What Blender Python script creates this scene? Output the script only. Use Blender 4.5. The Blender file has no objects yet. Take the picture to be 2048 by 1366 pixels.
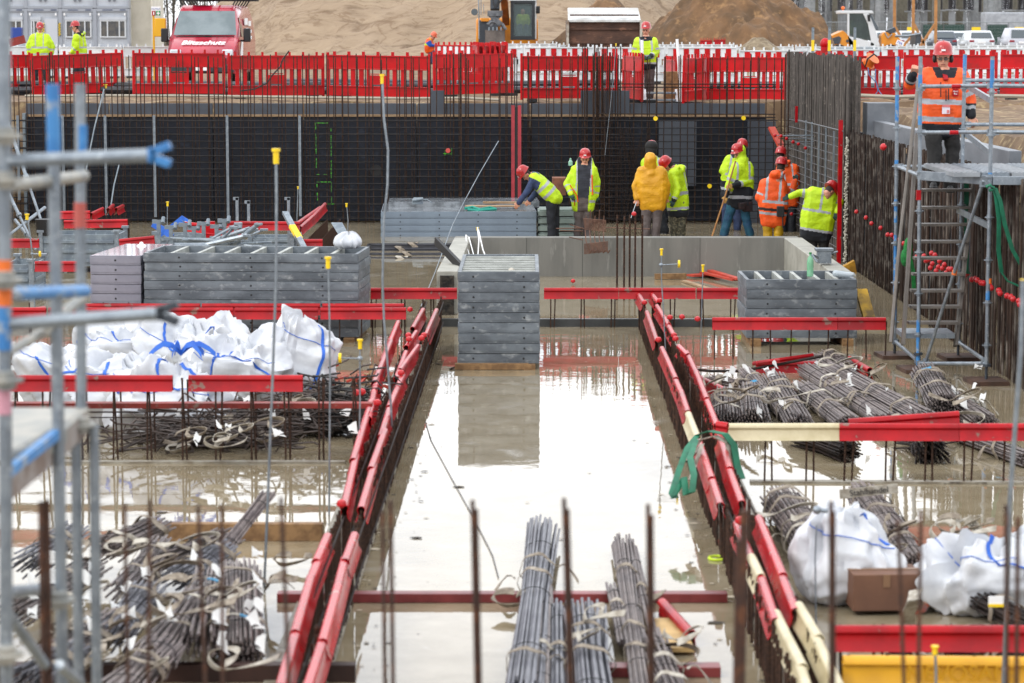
import bpy, math, random
from mathutils import Vector as V, Matrix, noise
R = math.radians
random.seed(11)
S = bpy.context.scene
C = S.collection
# ---------------------------------------------------------------- camera
F = 5143.0; CAMZ = 4.0; TH = math.atan((683 - 80) / F)
cd = bpy.data.cameras.new('camera'); cam = bpy.data.objects.new('camera', cd); C.objects.link(cam)
cam.location = (0, 0, CAMZ); cam.rotation_euler = (math.pi / 2 - TH, 0, 0)
cd.sensor_width = 36; cd.lens = F / 2048 * 36; cd.clip_end = 6000; cd.clip_start = .1
cd.dof.use_dof = True; cd.dof.focus_distance = 45; cd.dof.aperture_fstop = 3.2
S.camera = cam
# ---------------------------------------------------------------- sky and sun
SUN_EL, SUN_AZ = R(42), R(-125)        # azimuth from +Y towards +X
w = bpy.data.worlds.new('World'); S.world = w; w.use_nodes = True
nt = w.node_tree; nt.nodes.clear()
def N(t, ty, **k):
    n = t.nodes.new(ty)
    for a, b in k.items():
        if a.startswith('i_'): n.inputs[a[2:].replace('_', ' ')].default_value = b
        else: setattr(n, a, b)
    return n
out = N(nt, 'ShaderNodeOutputWorld'); bg = N(nt, 'ShaderNodeBackground'); bg.inputs[1].default_value = .1
sky = N(nt, 'ShaderNodeTexSky', sky_type='NISHITA', sun_disc=False, sun_elevation=SUN_EL, sun_rotation=SUN_AZ)
tc = N(nt, 'ShaderNodeTexCoord'); mp = N(nt, 'ShaderNodeMapping'); mp.inputs['Scale'].default_value = (1, 1, 4.5)
no = N(nt, 'ShaderNodeTexNoise', i_Scale=2.6, i_Detail=7.0, i_Roughness=.55)
cr = N(nt, 'ShaderNodeValToRGB'); cr.color_ramp.elements[0].position = .3; cr.color_ramp.elements[1].position = .52
cr.color_ramp.elements[0].color = (.86, .86, .86, 1)
no2 = N(nt, 'ShaderNodeTexNoise', i_Scale=5.0, i_Detail=6.0)
cc = N(nt, 'ShaderNodeValToRGB'); cc.color_ramp.elements[0].position = .3; cc.color_ramp.elements[1].position = .62
cc.color_ramp.elements[0].color = (8.4, 9.2, 10.4, 1); cc.color_ramp.elements[1].color = (15.0, 15.2, 15.5, 1)
mx = N(nt, 'ShaderNodeMixRGB')
for a, b in ((tc.outputs['Generated'], mp.inputs[0]), (mp.outputs[0], no.inputs[0]), (mp.outputs[0], no2.inputs[0]), (no.outputs[0], cr.inputs[0]),
             (no2.outputs[0], cc.inputs[0]), (cr.outputs[0], mx.inputs[0]), (sky.outputs[0], mx.inputs[1]), (cc.outputs[0], mx.inputs[2]),
             (mx.outputs[0], bg.inputs[0]), (bg.outputs[0], out.inputs[0])): nt.links.new(a, b)
sl = bpy.data.lights.new('sun', 'SUN'); sl.energy = 1.0; sl.angle = R(14); sl.color = (1, .96, .9)
so = bpy.data.objects.new('sun', sl); C.objects.link(so)
sd = V((math.sin(SUN_AZ) * math.cos(SUN_EL), math.cos(SUN_AZ) * math.cos(SUN_EL), math.sin(SUN_EL)))
so.rotation_euler = sd.to_track_quat('Z', 'Y').to_euler(); so.location = (0, 0, 60)
S.view_settings.view_transform = 'Standard'; S.view_settings.look = 'None'
S.view_settings.exposure = 0.62; S.view_settings.gamma = 1
S.cycles.max_bounces = 7; S.cycles.transparent_max_bounces = 8

# ---------------------------------------------------------------- helpers
cT, sT = math.cos(TH), math.sin(TH)
def ray(x, y):
    a, b = (x - 1024) / F, (683 - y) / F
    return V((a, cT + b * sT, -sT + b * cT))
def G(x, y, z=0.0):
    r = ray(x, y); t = (z - CAMZ) / r.z; return V((r.x * t, r.y * t, z))
def P(x, y, Y):
    r = ray(x, y); t = Y / r.y; return V((r.x * t, Y, CAMZ + r.z * t))
def hx(s):
    s = s.lstrip('#'); o = []
    for i in (0, 2, 4):
        c = int(s[i:i + 2], 16) / 255; o.append(c / 12.92 if c < .04045 else ((c + .055) / 1.055) ** 2.4)
    return (*o, 1)
MC = {}
def M(name, c, c2=None, sc=4, rough=.6, r2=None, metal=0, bump=0, bs=30, st=(1, 1, 1), lo=.4, hi=.6, spec=.5, trans=0, rnd=0, coat=0, alpha=1, c3=None, s3=20, l3=.6, h3=.66):
    if name in MC: return MC[name]
    m = bpy.data.materials.new(name); m.use_nodes = True; t = m.node_tree; L = t.links.new
    b = t.nodes['Principled BSDF']
    if isinstance(c, str): c = hx(c)
    if isinstance(c2, str): c2 = hx(c2)
    if isinstance(c3, str): c3 = hx(c3)
    b.inputs['Base Color'].default_value = c; b.inputs['Roughness'].default_value = rough; b.inputs['Metallic'].default_value = metal
    b.inputs['Specular IOR Level'].default_value = spec; b.inputs['Coat Weight'].default_value = coat
    b.inputs['Transmission Weight'].default_value = trans; b.inputs['Alpha'].default_value = alpha
    tcn = N(t, 'ShaderNodeTexCoord'); mpn = N(t, 'ShaderNodeMapping'); mpn.inputs['Scale'].default_value = st
    L(tcn.outputs['Object'], mpn.inputs[0]); col = None
    if rnd:
        oi0 = N(t, 'ShaderNodeObjectInfo'); cx0 = N(t, 'ShaderNodeCombineXYZ'); mu0 = N(t, 'ShaderNodeMath', operation='MULTIPLY'); mu0.inputs[1].default_value = 37.0
        L(oi0.outputs['Random'], mu0.inputs[0]); L(mu0.outputs[0], cx0.inputs[0]); L(mu0.outputs[0], cx0.inputs[1]); L(cx0.outputs[0], mpn.inputs['Location'])
    if c2:
        n = N(t, 'ShaderNodeTexNoise', i_Scale=float(sc), i_Detail=6.0, i_Roughness=.6); L(mpn.outputs[0], n.inputs[0])
        rp = N(t, 'ShaderNodeValToRGB'); rp.color_ramp.elements[0].position = lo; rp.color_ramp.elements[1].position = hi
        rp.color_ramp.elements[0].color = c; rp.color_ramp.elements[1].color = c2
        L(n.outputs[0], rp.inputs[0]); col = rp.outputs[0]
        if r2 is not None:
            mr = N(t, 'ShaderNodeMapRange'); mr.inputs[1].default_value = lo; mr.inputs[2].default_value = hi
            mr.inputs[3].default_value = rough; mr.inputs[4].default_value = r2; L(n.outputs[0], mr.inputs[0]); L(mr.outputs[0], b.inputs['Roughness'])
    if c3:
        n = N(t, 'ShaderNodeTexNoise', i_Scale=float(s3), i_Detail=5.0, i_Roughness=.6); L(mpn.outputs[0], n.inputs[0])
        mr = N(t, 'ShaderNodeMapRange'); mr.inputs[1].default_value = l3; mr.inputs[2].default_value = h3; L(n.outputs[0], mr.inputs[0])
        mi = N(t, 'ShaderNodeMixRGB'); L(mr.outputs[0], mi.inputs[0])
        if col: L(col, mi.inputs[1])
        else: mi.inputs[1].default_value = c
        mi.inputs[2].default_value = c3; col = mi.outputs[0]
    if rnd:
        oi = N(t, 'ShaderNodeObjectInfo'); mr = N(t, 'ShaderNodeMapRange'); mr.inputs[3].default_value = 1 - rnd; mr.inputs[4].default_value = 1 + rnd
        L(oi.outputs['Random'], mr.inputs[0]); hs = N(t, 'ShaderNodeHueSaturation'); L(mr.outputs[0], hs.inputs['Value'])
        if col: L(col, hs.inputs['Color'])
        else: hs.inputs['Color'].default_value = c
        col = hs.outputs[0]
    if col: L(col, b.inputs['Base Color'])
    if bump:
        n = N(t, 'ShaderNodeTexNoise', i_Scale=float(bs), i_Detail=5.0); L(mpn.outputs[0], n.inputs[0])
        bp = N(t, 'ShaderNodeBump'); bp.inputs['Strength'].default_value = bump; bp.inputs['Distance'].default_value = .02
        L(n.outputs[0], bp.inputs['Height']); L(bp.outputs[0], b.inputs['Normal'])
    MC[name] = m; return m

def basis(d, up=V((0, 0, 1))):
    d = d.normalized()
    if abs(d.dot(up)) > .98: up = V((0, 1, 0)) if abs(d.y) < .9 else V((1, 0, 0))
    x = d.cross(up).normalized(); return x, x.cross(d).normalized(), d   # right, up, forward
def rz(a): return Matrix.Rotation(a, 3, 'Z')
class MB:
    def __init__(s): s.v = []; s.f = []; s.m = []
    def add(s, vs, fs, mi=0):
        o = len(s.v); s.v += [V(p) for p in vs]; s.f += [tuple(i + o for i in f) for f in fs]; s.m += [mi] * len(fs); return s
    def box(s, c, d, r=None, mi=0, top=1.0):
        c = V(c); vs = []
        for z in (-.5, .5):
            k = top if z > 0 else 1
            for x, y in ((-.5, -.5), (.5, -.5), (.5, .5), (-.5, .5)):
                p = V((x * d[0] * k, y * d[1] * k, z * d[2]))
                if r is not None: p = (rz(r) if isinstance(r, (int, float)) else r) @ p
                vs.append(c + p)
        return s.add(vs, [(3, 2, 1, 0), (4, 5, 6, 7), (0, 1, 5, 4), (1, 2, 6, 5), (2, 3, 7, 6), (3, 0, 4, 7)], mi)
    def beam(s, p, q, wd, h, mi=0, up=V((0, 0, 1))):
        p = V(p); q = V(q); x, u, d = basis(q - p, up); vs = []
        for e in (p, q):
            for a, b in ((-1, -1), (1, -1), (1, 1), (-1, 1)): vs.append(e + x * a * wd / 2 + u * b * h / 2)
        return s.add(vs, [(0, 1, 2, 3), (7, 6, 5, 4), (0, 4, 5, 1), (1, 5, 6, 2), (2, 6, 7, 3), (3, 7, 4, 0)], mi)
    def tube(s, pts, r, n=6, mi=0, cap=True):
        pts = [V(p) for p in pts]; k = len(pts); rs = r if isinstance(r, (list, tuple)) else [r] * k
        vs = []; fs = []; up = None
        for i, p in enumerate(pts):
            d = (pts[min(i + 1, k - 1)] - pts[max(i - 1, 0)])
            if d.length < 1e-9: d = V((0, 0, 1))
            x, u, _ = basis(d) if up is None else basis(d, up)
            up = u
            for j in range(n):
                a = 2 * math.pi * j / n; vs.append(p + (x * math.cos(a) + u * math.sin(a)) * rs[i])
        for i in range(k - 1):
            for j in range(n): fs.append((i * n + j, i * n + (j + 1) % n, (i + 1) * n + (j + 1) % n, (i + 1) * n + j))
        if cap: fs += [tuple(range(n))[::-1], tuple((k - 1) * n + j for j in range(n))]
        return s.add(vs, fs, mi)
    def cyl(s, p, q, r, n=10, r2=None, mi=0): return s.tube([p, q], [r, r if r2 is None else r2], n, mi)
    def sph(s, c, r, nu=12, nv=8, rot=None, mi=0):
        c = V(c); r = (r, r, r) if isinstance(r, (int, float)) else r; vs = []; fs = []
        for i in range(1, nv):
            a = math.pi * i / nv
            for j in range(nu):
                b = 2 * math.pi * j / nu; p = V((r[0] * math.sin(a) * math.cos(b), r[1] * math.sin(a) * math.sin(b), r[2] * math.cos(a)))
                vs.append(c + (rot @ p if rot is not None else p))
        t, bo = V((0, 0, r[2])), V((0, 0, -r[2]))
        vs += [c + (rot @ t if rot is not None else t), c + (rot @ bo if rot is not None else bo)]; a = len(vs) - 2
        for i in range(nv - 2):
            for j in range(nu): fs.append((i * nu + j, (i + 1) * nu + j, (i + 1) * nu + (j + 1) % nu, i * nu + (j + 1) % nu))
        for j in range(nu): fs += [(a, j, (j + 1) % nu), (a + 1, (nv - 2) * nu + (j + 1) % nu, (nv - 2) * nu + j)]
        return s.add(vs, fs, mi)
    def caps(s, a, b, ra, rb=None, n=10, mi=0):
        rb = ra if rb is None else rb; s.cyl(a, b, ra, n, rb, mi); s.sph(a, ra, n, 6, mi=mi); s.sph(b, rb, n, 6, mi=mi); return s
    def ext(s, pts, vec, mi=0):
        n = len(pts); pts = [V(p) for p in pts]; vec = V(vec)
        return s.add(pts + [p + vec for p in pts], [tuple(range(n))[::-1], tuple(range(n, 2 * n))] + [(i, (i + 1) % n, (i + 1) % n + n, i + n) for i in range(n)], mi)
    def loft(s, rings, mi=0, cap=True):
        n = len(rings[0]); vs = [p for r in rings for p in r]; fs = []
        for i in range(len(rings) - 1):
            for j in range(n): fs.append((i * n + j, i * n + (j + 1) % n, (i + 1) * n + (j + 1) % n, (i + 1) * n + j))
        if cap: fs += [tuple(range(n))[::-1], tuple((len(rings) - 1) * n + j for j in range(n))]
        return s.add(vs, fs, mi)
    def ribbon(s, pts, wv, th=.004, mi=0):
        """flat band along pts; wv = width vector (one or per point)"""
        pts = [V(p) for p in pts]; k = len(pts); rings = []
        for i, p in enumerate(pts):
            wd = V(wv[i]) if isinstance(wv, list) else V(wv); d = pts[min(i + 1, k - 1)] - pts[max(i - 1, 0)]
            n = d.cross(wd); n = n.normalized() * th if n.length > 1e-9 else V((0, 0, th))
            rings.append([p - wd / 2 - n, p + wd / 2 - n, p + wd / 2 + n, p - wd / 2 + n])
        return s.loft(rings, mi)
    def grid(s, fn, nu, nv, mi=0, cu=False):
        vs = [V(fn(i / nu, j / nv)) for j in range(nv + 1) for i in range(nu + (0 if cu else 1))]; W = nu + (0 if cu else 1); fs = []
        for j in range(nv):
            for i in range(nu): a = j * W + i; b = j * W + (i + 1) % W; fs.append((a, b, b + W, a + W))
        return s.add(vs, fs, mi)
    def build(s, name, mats, parent=None, smooth=True, bevel=0, ang=38):
        if not isinstance(mats, (list, tuple)): mats = [mats]
        me = bpy.data.meshes.new(name); ob = bpy.data.objects.new(name, me); C.objects.link(ob)
        if parent is not None: off = WL[parent.name]; ob.parent = parent
        else:
            n = len(s.v); off = V((sum(p.x for p in s.v) / n, sum(p.y for p in s.v) / n, min(p.z for p in s.v))); ob.location = off
        WL[ob.name] = off
        me.from_pydata([tuple(p - off) for p in s.v], [], s.f)
        for m in mats: me.materials.append(m)
        me.polygons.foreach_set('material_index', s.m); me.update()
        if smooth: me.shade_smooth(); me.set_sharp_from_angle(angle=R(ang))
        if bevel:
            b = ob.modifiers.new('b', 'BEVEL'); b.width = bevel; b.segments = 2; b.limit_method = 'ANGLE'; b.angle_limit = R(40)
        return ob
WL = {}
def tag(o, label=None, cat=None, group=None, kind=None):
    if label: o['label'] = label
    if cat: o['category'] = cat
    if group: o['group'] = group
    if kind: o['kind'] = kind
    return o
def T(name, label, cat, loc, group=None):
    o = bpy.data.objects.new(name, None); C.objects.link(o); o.location = loc; o.empty_display_size = .1
    WL[o.name] = V(loc); return tag(o, label, cat, group)
def share(o, parent, loc, rot=0, scale=None):
    """copy of a mesh part for another place (loc in world)"""
    c = o.copy(); C.objects.link(c); c.parent = parent; c.location = V(loc) - WL[parent.name]
    c.rotation_euler = (0, 0, rot) if isinstance(rot, (int, float)) else rot
    if scale: c.scale = scale
    WL[c.name] = V(loc); return c
def copy_thing(root, loc, rot, label=None, group=None):
    r = root.copy(); C.objects.link(r); r.location = loc; r.rotation_euler = rot if not isinstance(rot, (int, float)) else (0, 0, rot)
    if label: r['label'] = label
    if group: r['group'] = group
    def rec(a, b):
        for ch in a.children:
            c = ch.copy(); C.objects.link(c); c.parent = b; rec(ch, c)
    rec(root, r); return r
def nz(p, f=1.0): return noise.noise(V(p) * f)
ORD = ['first', 'second', 'third', 'fourth', 'fifth', 'sixth', 'seventh', 'eighth', 'ninth', 'tenth', 'eleventh', 'twelfth', 'thirteenth', 'fourteenth']

# ---------------------------------------------------------------- materials
RED = M('red plastic cap', '#a8000e', '#8c000c', 3, .33, spec=.3, c3='#7a5a50', s3=6, l3=.64, h3=.68, st=(1, 1, 1), rnd=.12)
REDL = M('red rail plastic', '#b00a16', '#960812', 3, .27, spec=.55, c3='#8a6a60', s3=7, l3=.63, h3=.67, rnd=.15)
BEIGE = M('beige plastic cap', '#c9bd9c', '#b5a884', 3, .4)
YCAP = M('yellow plastic', '#e8c414', rough=.4)
REDP = M('red barrier plastic', '#b80008', '#a00008', 2, .4, spec=.3, c3='#85261e', s3=2.5, l3=.58, h3=.75, rnd=.1)
WHP = M('white barrier plastic', '#d5d8da', '#c0c4c6', 2, .4, rnd=.06)
RUST = M('rusty rebar', '#3a281f', '#281b15', 9, .75, c3='#573c2c', s3=30, l3=.5, h3=.7, bump=.3, bs=120, spec=.25)
DRK = M('dark rebar', '#261c18', '#1a1514', 6, .7, c3='#3a2b23', s3=24, l3=.5, h3=.7, spec=.25)
BUN = M('bundle rebar', '#776c68', '#5a5050', 5, .5, metal=.3, c3='#8c827e', s3=22, l3=.5, h3=.7, rnd=.1)
BUNG = M('grey rebar', '#74747a', '#5c5c64', 5, .42, metal=.5, rnd=.08)
GALV = M('galvanised steel', '#8f979e', '#7a828a', 9, .42, metal=.6, c3='#a5acb2', s3=30, bump=.05, bs=60)
GALVD = M('dull galvanised sheet', '#7c868c', '#66707a', 5, .55, metal=.1, c3='#8f989e', s3=18)
BLUE = M('blue paint on steel', '#2f6ea8', '#3f7fb6', 7, .45, c3='#8a949c', s3=9, l3=.52, h3=.6)
FORMD = M('weathered formwork frame', '#6a7177', '#51575d', 2.6, .5, metal=.15, c3='#999d9e', s3=9, l3=.56, h3=.76, st=(.8, .8, 1.3), bump=.15, rnd=.12)
FORML = M('blue grey formwork frame', '#75828f', '#6c7885', 3, .5, metal=.1)
FORMP = M('lilac grey formwork frame', '#878690', '#7a7984', 3, .5, metal=.1)
PLYD = M('dark form plywood', '#1d212b', '#171a23', 2, .55, c3='#262b36', s3=5, spec=.3)
PLYG = M('grey form plywood', '#484d56', '#40454e', 2, .5)
PLYW = M('light plywood edge', '#9c8264', '#84694c', 6, .7, st=(1, 1, 6))
CONC = M('concrete', '#72706a', '#64635e', 1.6, .75, c3='#7c7a74', s3=6, bump=.12, bs=14, st=(1.5, 1.5, .25))
CONCW = M('wet pale concrete', '#9a988e', '#8a887e', 3, .55, c3='#7c7c72', s3=6, bump=.2)
WOOD = M('timber', '#8a6a45', '#6b4e30', 4, .75, st=(3, 3, 3), bump=.2)
WOODR = M('red painted timber', '#8a2a20', '#6e2018', 4, .6, c3='#7a6458', s3=9)
BAG = M('white woven bag', '#cacccf', '#b9bcc2', 3, .62, bump=.25, bs=18)
BBL = M('blue lifting strap', '#1f58b8', '#2a66c4', 8, .6)
STRAP = M('paper strap', '#8c8172', '#62574a', 14, .75, c3='#a49a8c', s3=7)
STRAPW = M('white strap', '#b0aa9e', '#857c6e', 12, .75)
BLK = M('black rubber', '#131315', rough=.55)
GREEN = M('green webbing', '#0d6b4c', '#0a5a40', 8, .6)
SKIN = M('skin', '#c48e74', '#b87e66', 20, .5); LIP = M('lips', '#8a4a40', rough=.5); HAIR = M('hair', '#2a2018', rough=.8); EYE = M('eye', '#1a1412', rough=.3)
HIV = M('hi-vis yellow', '#bada0c', '#a8c808', 5, .6, bump=.3, bs=16, c3='#8a9a18', s3=9, l3=.62, h3=.8)
HIO = M('hi-vis orange', '#e8560f', '#d64c0a', 5, .6, bump=.3, bs=16)
REFL = M('reflective tape', '#9a9da2', rough=.45)
NAVY = M('navy cloth', '#0c1018', '#12161f', 8, .8)
BLKC = M('black cloth', '#131212', '#1d1b1a', 8, .85)
DGRY = M('dark grey jumper', '#22242c', '#2b2d36', 8, .85)
DENIM = M('blue work cloth', '#2b3a5c', '#24304e', 9, .8)
PETR = M('petrol work trousers', '#0f3a58', '#124a5e', 5, .75)
TAUPE = M('taupe trousers', '#4e4544', '#5c5250', 7, .8)
RAIN = M('yellow raincoat', '#d39a0a', '#c08806', 4, .5, bump=.15, bs=14)
RAINT = M('yellow rain trousers', '#b8920a', '#a07c08', 4, .55)
CAMO = M('camouflage cloth', '#4a4636', '#2c2c22', 16, .8, c3='#6a6450', s3=22, l3=.52, h3=.55)
HELM = M('red helmet', '#a81212', '#981010', 5, .3, coat=.3)
GLOVE = M('dark work glove', '#2a3238', '#1e4a3a', 20, .8); GLOVY = M('tan work glove', '#b08a4a', rough=.8)
SAND = M('sand', '#a08462', '#8c7252', .5, .95, c3='#6a543c', s3=1.3, l3=.58, h3=.7, bump=.6, bs=3, st=(1, 1, 1.6))
SOIL = M('brown soil', '#6e5238', '#54402c', .9, .97, c3='#8a6a48', s3=2.5, l3=.55, h3=.7, bump=1, bs=5)
GLASS = M('dark vehicle glass', '#3a444a', rough=.08, spec=.8)
ORG = M('orange machine paint', '#d08418', '#c0760f', 3, .4)
WHM = M('white machine paint', '#c8cacc', rough=.4)
DGM = M('dark grey machine paint', '#3a4048', '#2e343b', 3, .5)
WHITE = M('white print', '#e6e6e6', rough=.5)
# ================================================================ the setting
# one ground sheet: pit bottom under the slab, banks, the site above, rising slightly to the horizon
def th(X, Y):
    def sm(a, b, t): t = max(0, min(1, (t - a) / (b - a))); return t * t * (3 - 2 * t)
    up = 2.62 + .3 * sm(70, 165, Y) + .45 * sm(165, 200, Y)
    k = max(sm(57.0, 57.5, Y), sm(-11.1, -12.6, X) if X < -11.1 else 0, sm(6.75, 7.9, X), sm(3.6, 2.4, Y) if Y < 3.6 else 0)
    z = -.35 + k * (up + .35)
    if k > .02 and Y < 100: z += .10 * nz((X * .9, Y * .9, 3)) + .05 * nz((X * 2.7, Y * 2.7, 5))
    if 57.2 < Y < 60: z += .04 * nz((X * 1.1, 0, 9))
    if X > 6.7 and Y < 57: z -= (.1 + .35 * sm(38, 26, Y)) * k
    return z
def ladder(*segs):
    o = []
    for a, b, n in segs: o += [a + (b - a) * i / n for i in range(n)]
    return o + [segs[-1][1]]
xs = ladder((-1500, -200, 6), (-200, -40, 10), (-40, -13, 18), (-13, -11, 10), (-11, 6.5, 20), (6.5, 8.5, 12), (8.5, 14, 24), (14, 40, 16), (40, 200, 10), (200, 1500, 6))
ys = ladder((-60, 0, 4), (0, 4, 8), (4, 56.8, 70), (56.8, 58, 10), (58, 66, 24), (66, 120, 30), (120, 220, 20), (220, 600, 6), (600, 4500, 6))
g = MB(); nx, ny = len(xs), len(ys)
g.add([(x, y, th(x, y)) for y in ys for x in xs], [(j * nx + i, j * nx + i + 1, (j + 1) * nx + i + 1, (j + 1) * nx + i) for j in range(ny - 1) for i in range(nx - 1)])
GRND = M('site ground', '#77614a', '#5b4733', 1.1, .95, c3='#93805f', s3=4, l3=.52, h3=.66, bump=1, bs=7)
tag(g.build('ground', GRND), kind='structure')

# flooded slab: wet concrete and standing water in one sheet (dry-ish patches are rougher)
def water_mat():
    m = bpy.data.materials.new('flooded concrete'); m.use_nodes = True; t = m.node_tree; L = t.links.new; b = t.nodes['Principled BSDF']
    tcn = N(t, 'ShaderNodeTexCoord')
    n1 = N(t, 'ShaderNodeTexNoise', i_Scale=.33, i_Detail=4.0, i_Roughness=.55); L(tcn.outputs['Object'], n1.inputs[0])
    r1 = N(t, 'ShaderNodeMapRange'); r1.inputs[1].default_value = .66; r1.inputs[2].default_value = .8; L(n1.outputs[0], r1.inputs[0])
    n2 = N(t, 'ShaderNodeTexNoise', i_Scale=2.2, i_Detail=7.0, i_Roughness=.65); L(tcn.outputs['Object'], n2.inputs[0])
    c1 = N(t, 'ShaderNodeValToRGB'); e = c1.color_ramp.elements; e[0].position = .3; e[1].position = .7
    e[0].color = hx('#7a6d55'); e[1].color = hx('#958a75'); L(n2.outputs[0], c1.inputs[0])
    c2 = N(t, 'ShaderNodeValToRGB'); e = c2.color_ramp.elements; e[0].position = .3; e[1].position = .7
    e[0].color = hx('#86817a'); e[1].color = hx('#9c988e'); L(n2.outputs[0], c2.inputs[0])
    mi = N(t, 'ShaderNodeMixRGB'); L(r1.outputs[0], mi.inputs[0]); L(c1.outputs[0], mi.inputs[1]); L(c2.outputs[0], mi.inputs[2]); L(mi.outputs[0], b.inputs['Base Color'])
    rr = N(t, 'ShaderNodeMapRange'); rr.inputs[3].default_value = .012; rr.inputs[4].default_value = .09; L(r1.outputs[0], rr.inputs[0]); L(rr.outputs[0], b.inputs['Roughness'])
    n4 = N(t, 'ShaderNodeTexNoise', i_Scale=1.1, i_Detail=8.0, i_Roughness=.68, i_Distortion=.6); L(tcn.outputs['Object'], n4.inputs[0])
    s4 = N(t, 'ShaderNodeMapRange'); s4.inputs[1].default_value = .58; s4.inputs[2].default_value = .68; L(n4.outputs[0], s4.inputs[0])
    n5 = N(t, 'ShaderNodeTexNoise', i_Scale=16.0, i_Detail=4.0); L(tcn.outputs['Object'], n5.inputs[0])
    s5 = N(t, 'ShaderNodeMapRange'); s5.inputs[1].default_value = .72; s5.inputs[2].default_value = .74; L(n5.outputs[0], s5.inputs[0])
    mi2 = N(t, 'ShaderNodeMixRGB'); L(s4.outputs[0], mi2.inputs[0]); L(mi.outputs[0], mi2.inputs[1]); mi2.inputs[2].default_value = hx('#9a9284')
    mi3 = N(t, 'ShaderNodeMixRGB'); L(s5.outputs[0], mi3.inputs[0]); L(mi2.outputs[0], mi3.inputs[1]); mi3.inputs[2].default_value = hx('#3a3226'); L(mi3.outputs[0], b.inputs['Base Color'])
    a4 = N(t, 'ShaderNodeMath', operation='MULTIPLY_ADD'); a4.inputs[1].default_value = .1; L(s4.outputs[0], a4.inputs[0]); L(rr.outputs[0], a4.inputs[2])
    a5 = N(t, 'ShaderNodeMath', operation='MULTIPLY_ADD'); a5.inputs[1].default_value = .5; L(s5.outputs[0], a5.inputs[0]); L(a4.outputs[0], a5.inputs[2]); L(a5.outputs[0], b.inputs['Roughness'])
    b.inputs['IOR'].default_value = 1.5; b.inputs['Specular IOR Level'].default_value = .72
    n3 = N(t, 'ShaderNodeTexNoise', i_Scale=2.6, i_Detail=5.0); L(tcn.outputs['Object'], n3.inputs[0])
    bp = N(t, 'ShaderNodeBump'); bp.inputs['Strength'].default_value = .03; bp.inputs['Distance'].default_value = .05
    L(n3.outputs[0], bp.inputs['Height']); L(bp.outputs[0], b.inputs['Normal']); return m
WAT = water_mat()
f = MB(); f.add([(-11.4, 3.5, 0), (6.95, 3.5, 0), (6.95, 57.1, 0), (-11.4, 57.1, 0)], [(0, 1, 2, 3)])
tag(f.build('flooded_floor', WAT), kind='structure')
# raised slab beyond the kerb at about 36 m
f = MB(); f.box((.75, 45.2, .05), (10.2, 18.6, .1)); tag(f.build('raised_floor', [CONC if 0 else WAT]), kind='structure')
# kerb lips of the channel and joints in the slab
f = MB()
for a, b in (((871, 691), (663, 1343)), ((1295, 690), (1545, 1366))):
    p, q = G(*a), G(*b); sgn = -1 if a[0] < 1000 else 1
    f.beam(p + V((sgn * .2, 0, .008)), q + (q - p) * .25 + V((sgn * .2, 0, .008)), .4, .016)
f.beam(G(560, 926) + V((-7, 0, .01)), G(690, 926) + V((0, 0, .01)), .1, .02); f.beam(G(1500, 965) + V((0, 0, .01)), G(2060, 969) + V((2, 0, .01)), .1, .02)
tag(f.build('slab_joint', M('muddy residue', '#6e6454', '#8c8678', 7, .5, c3='#4a4236', s3=5, bump=.4, bs=25)), kind='structure')

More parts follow.
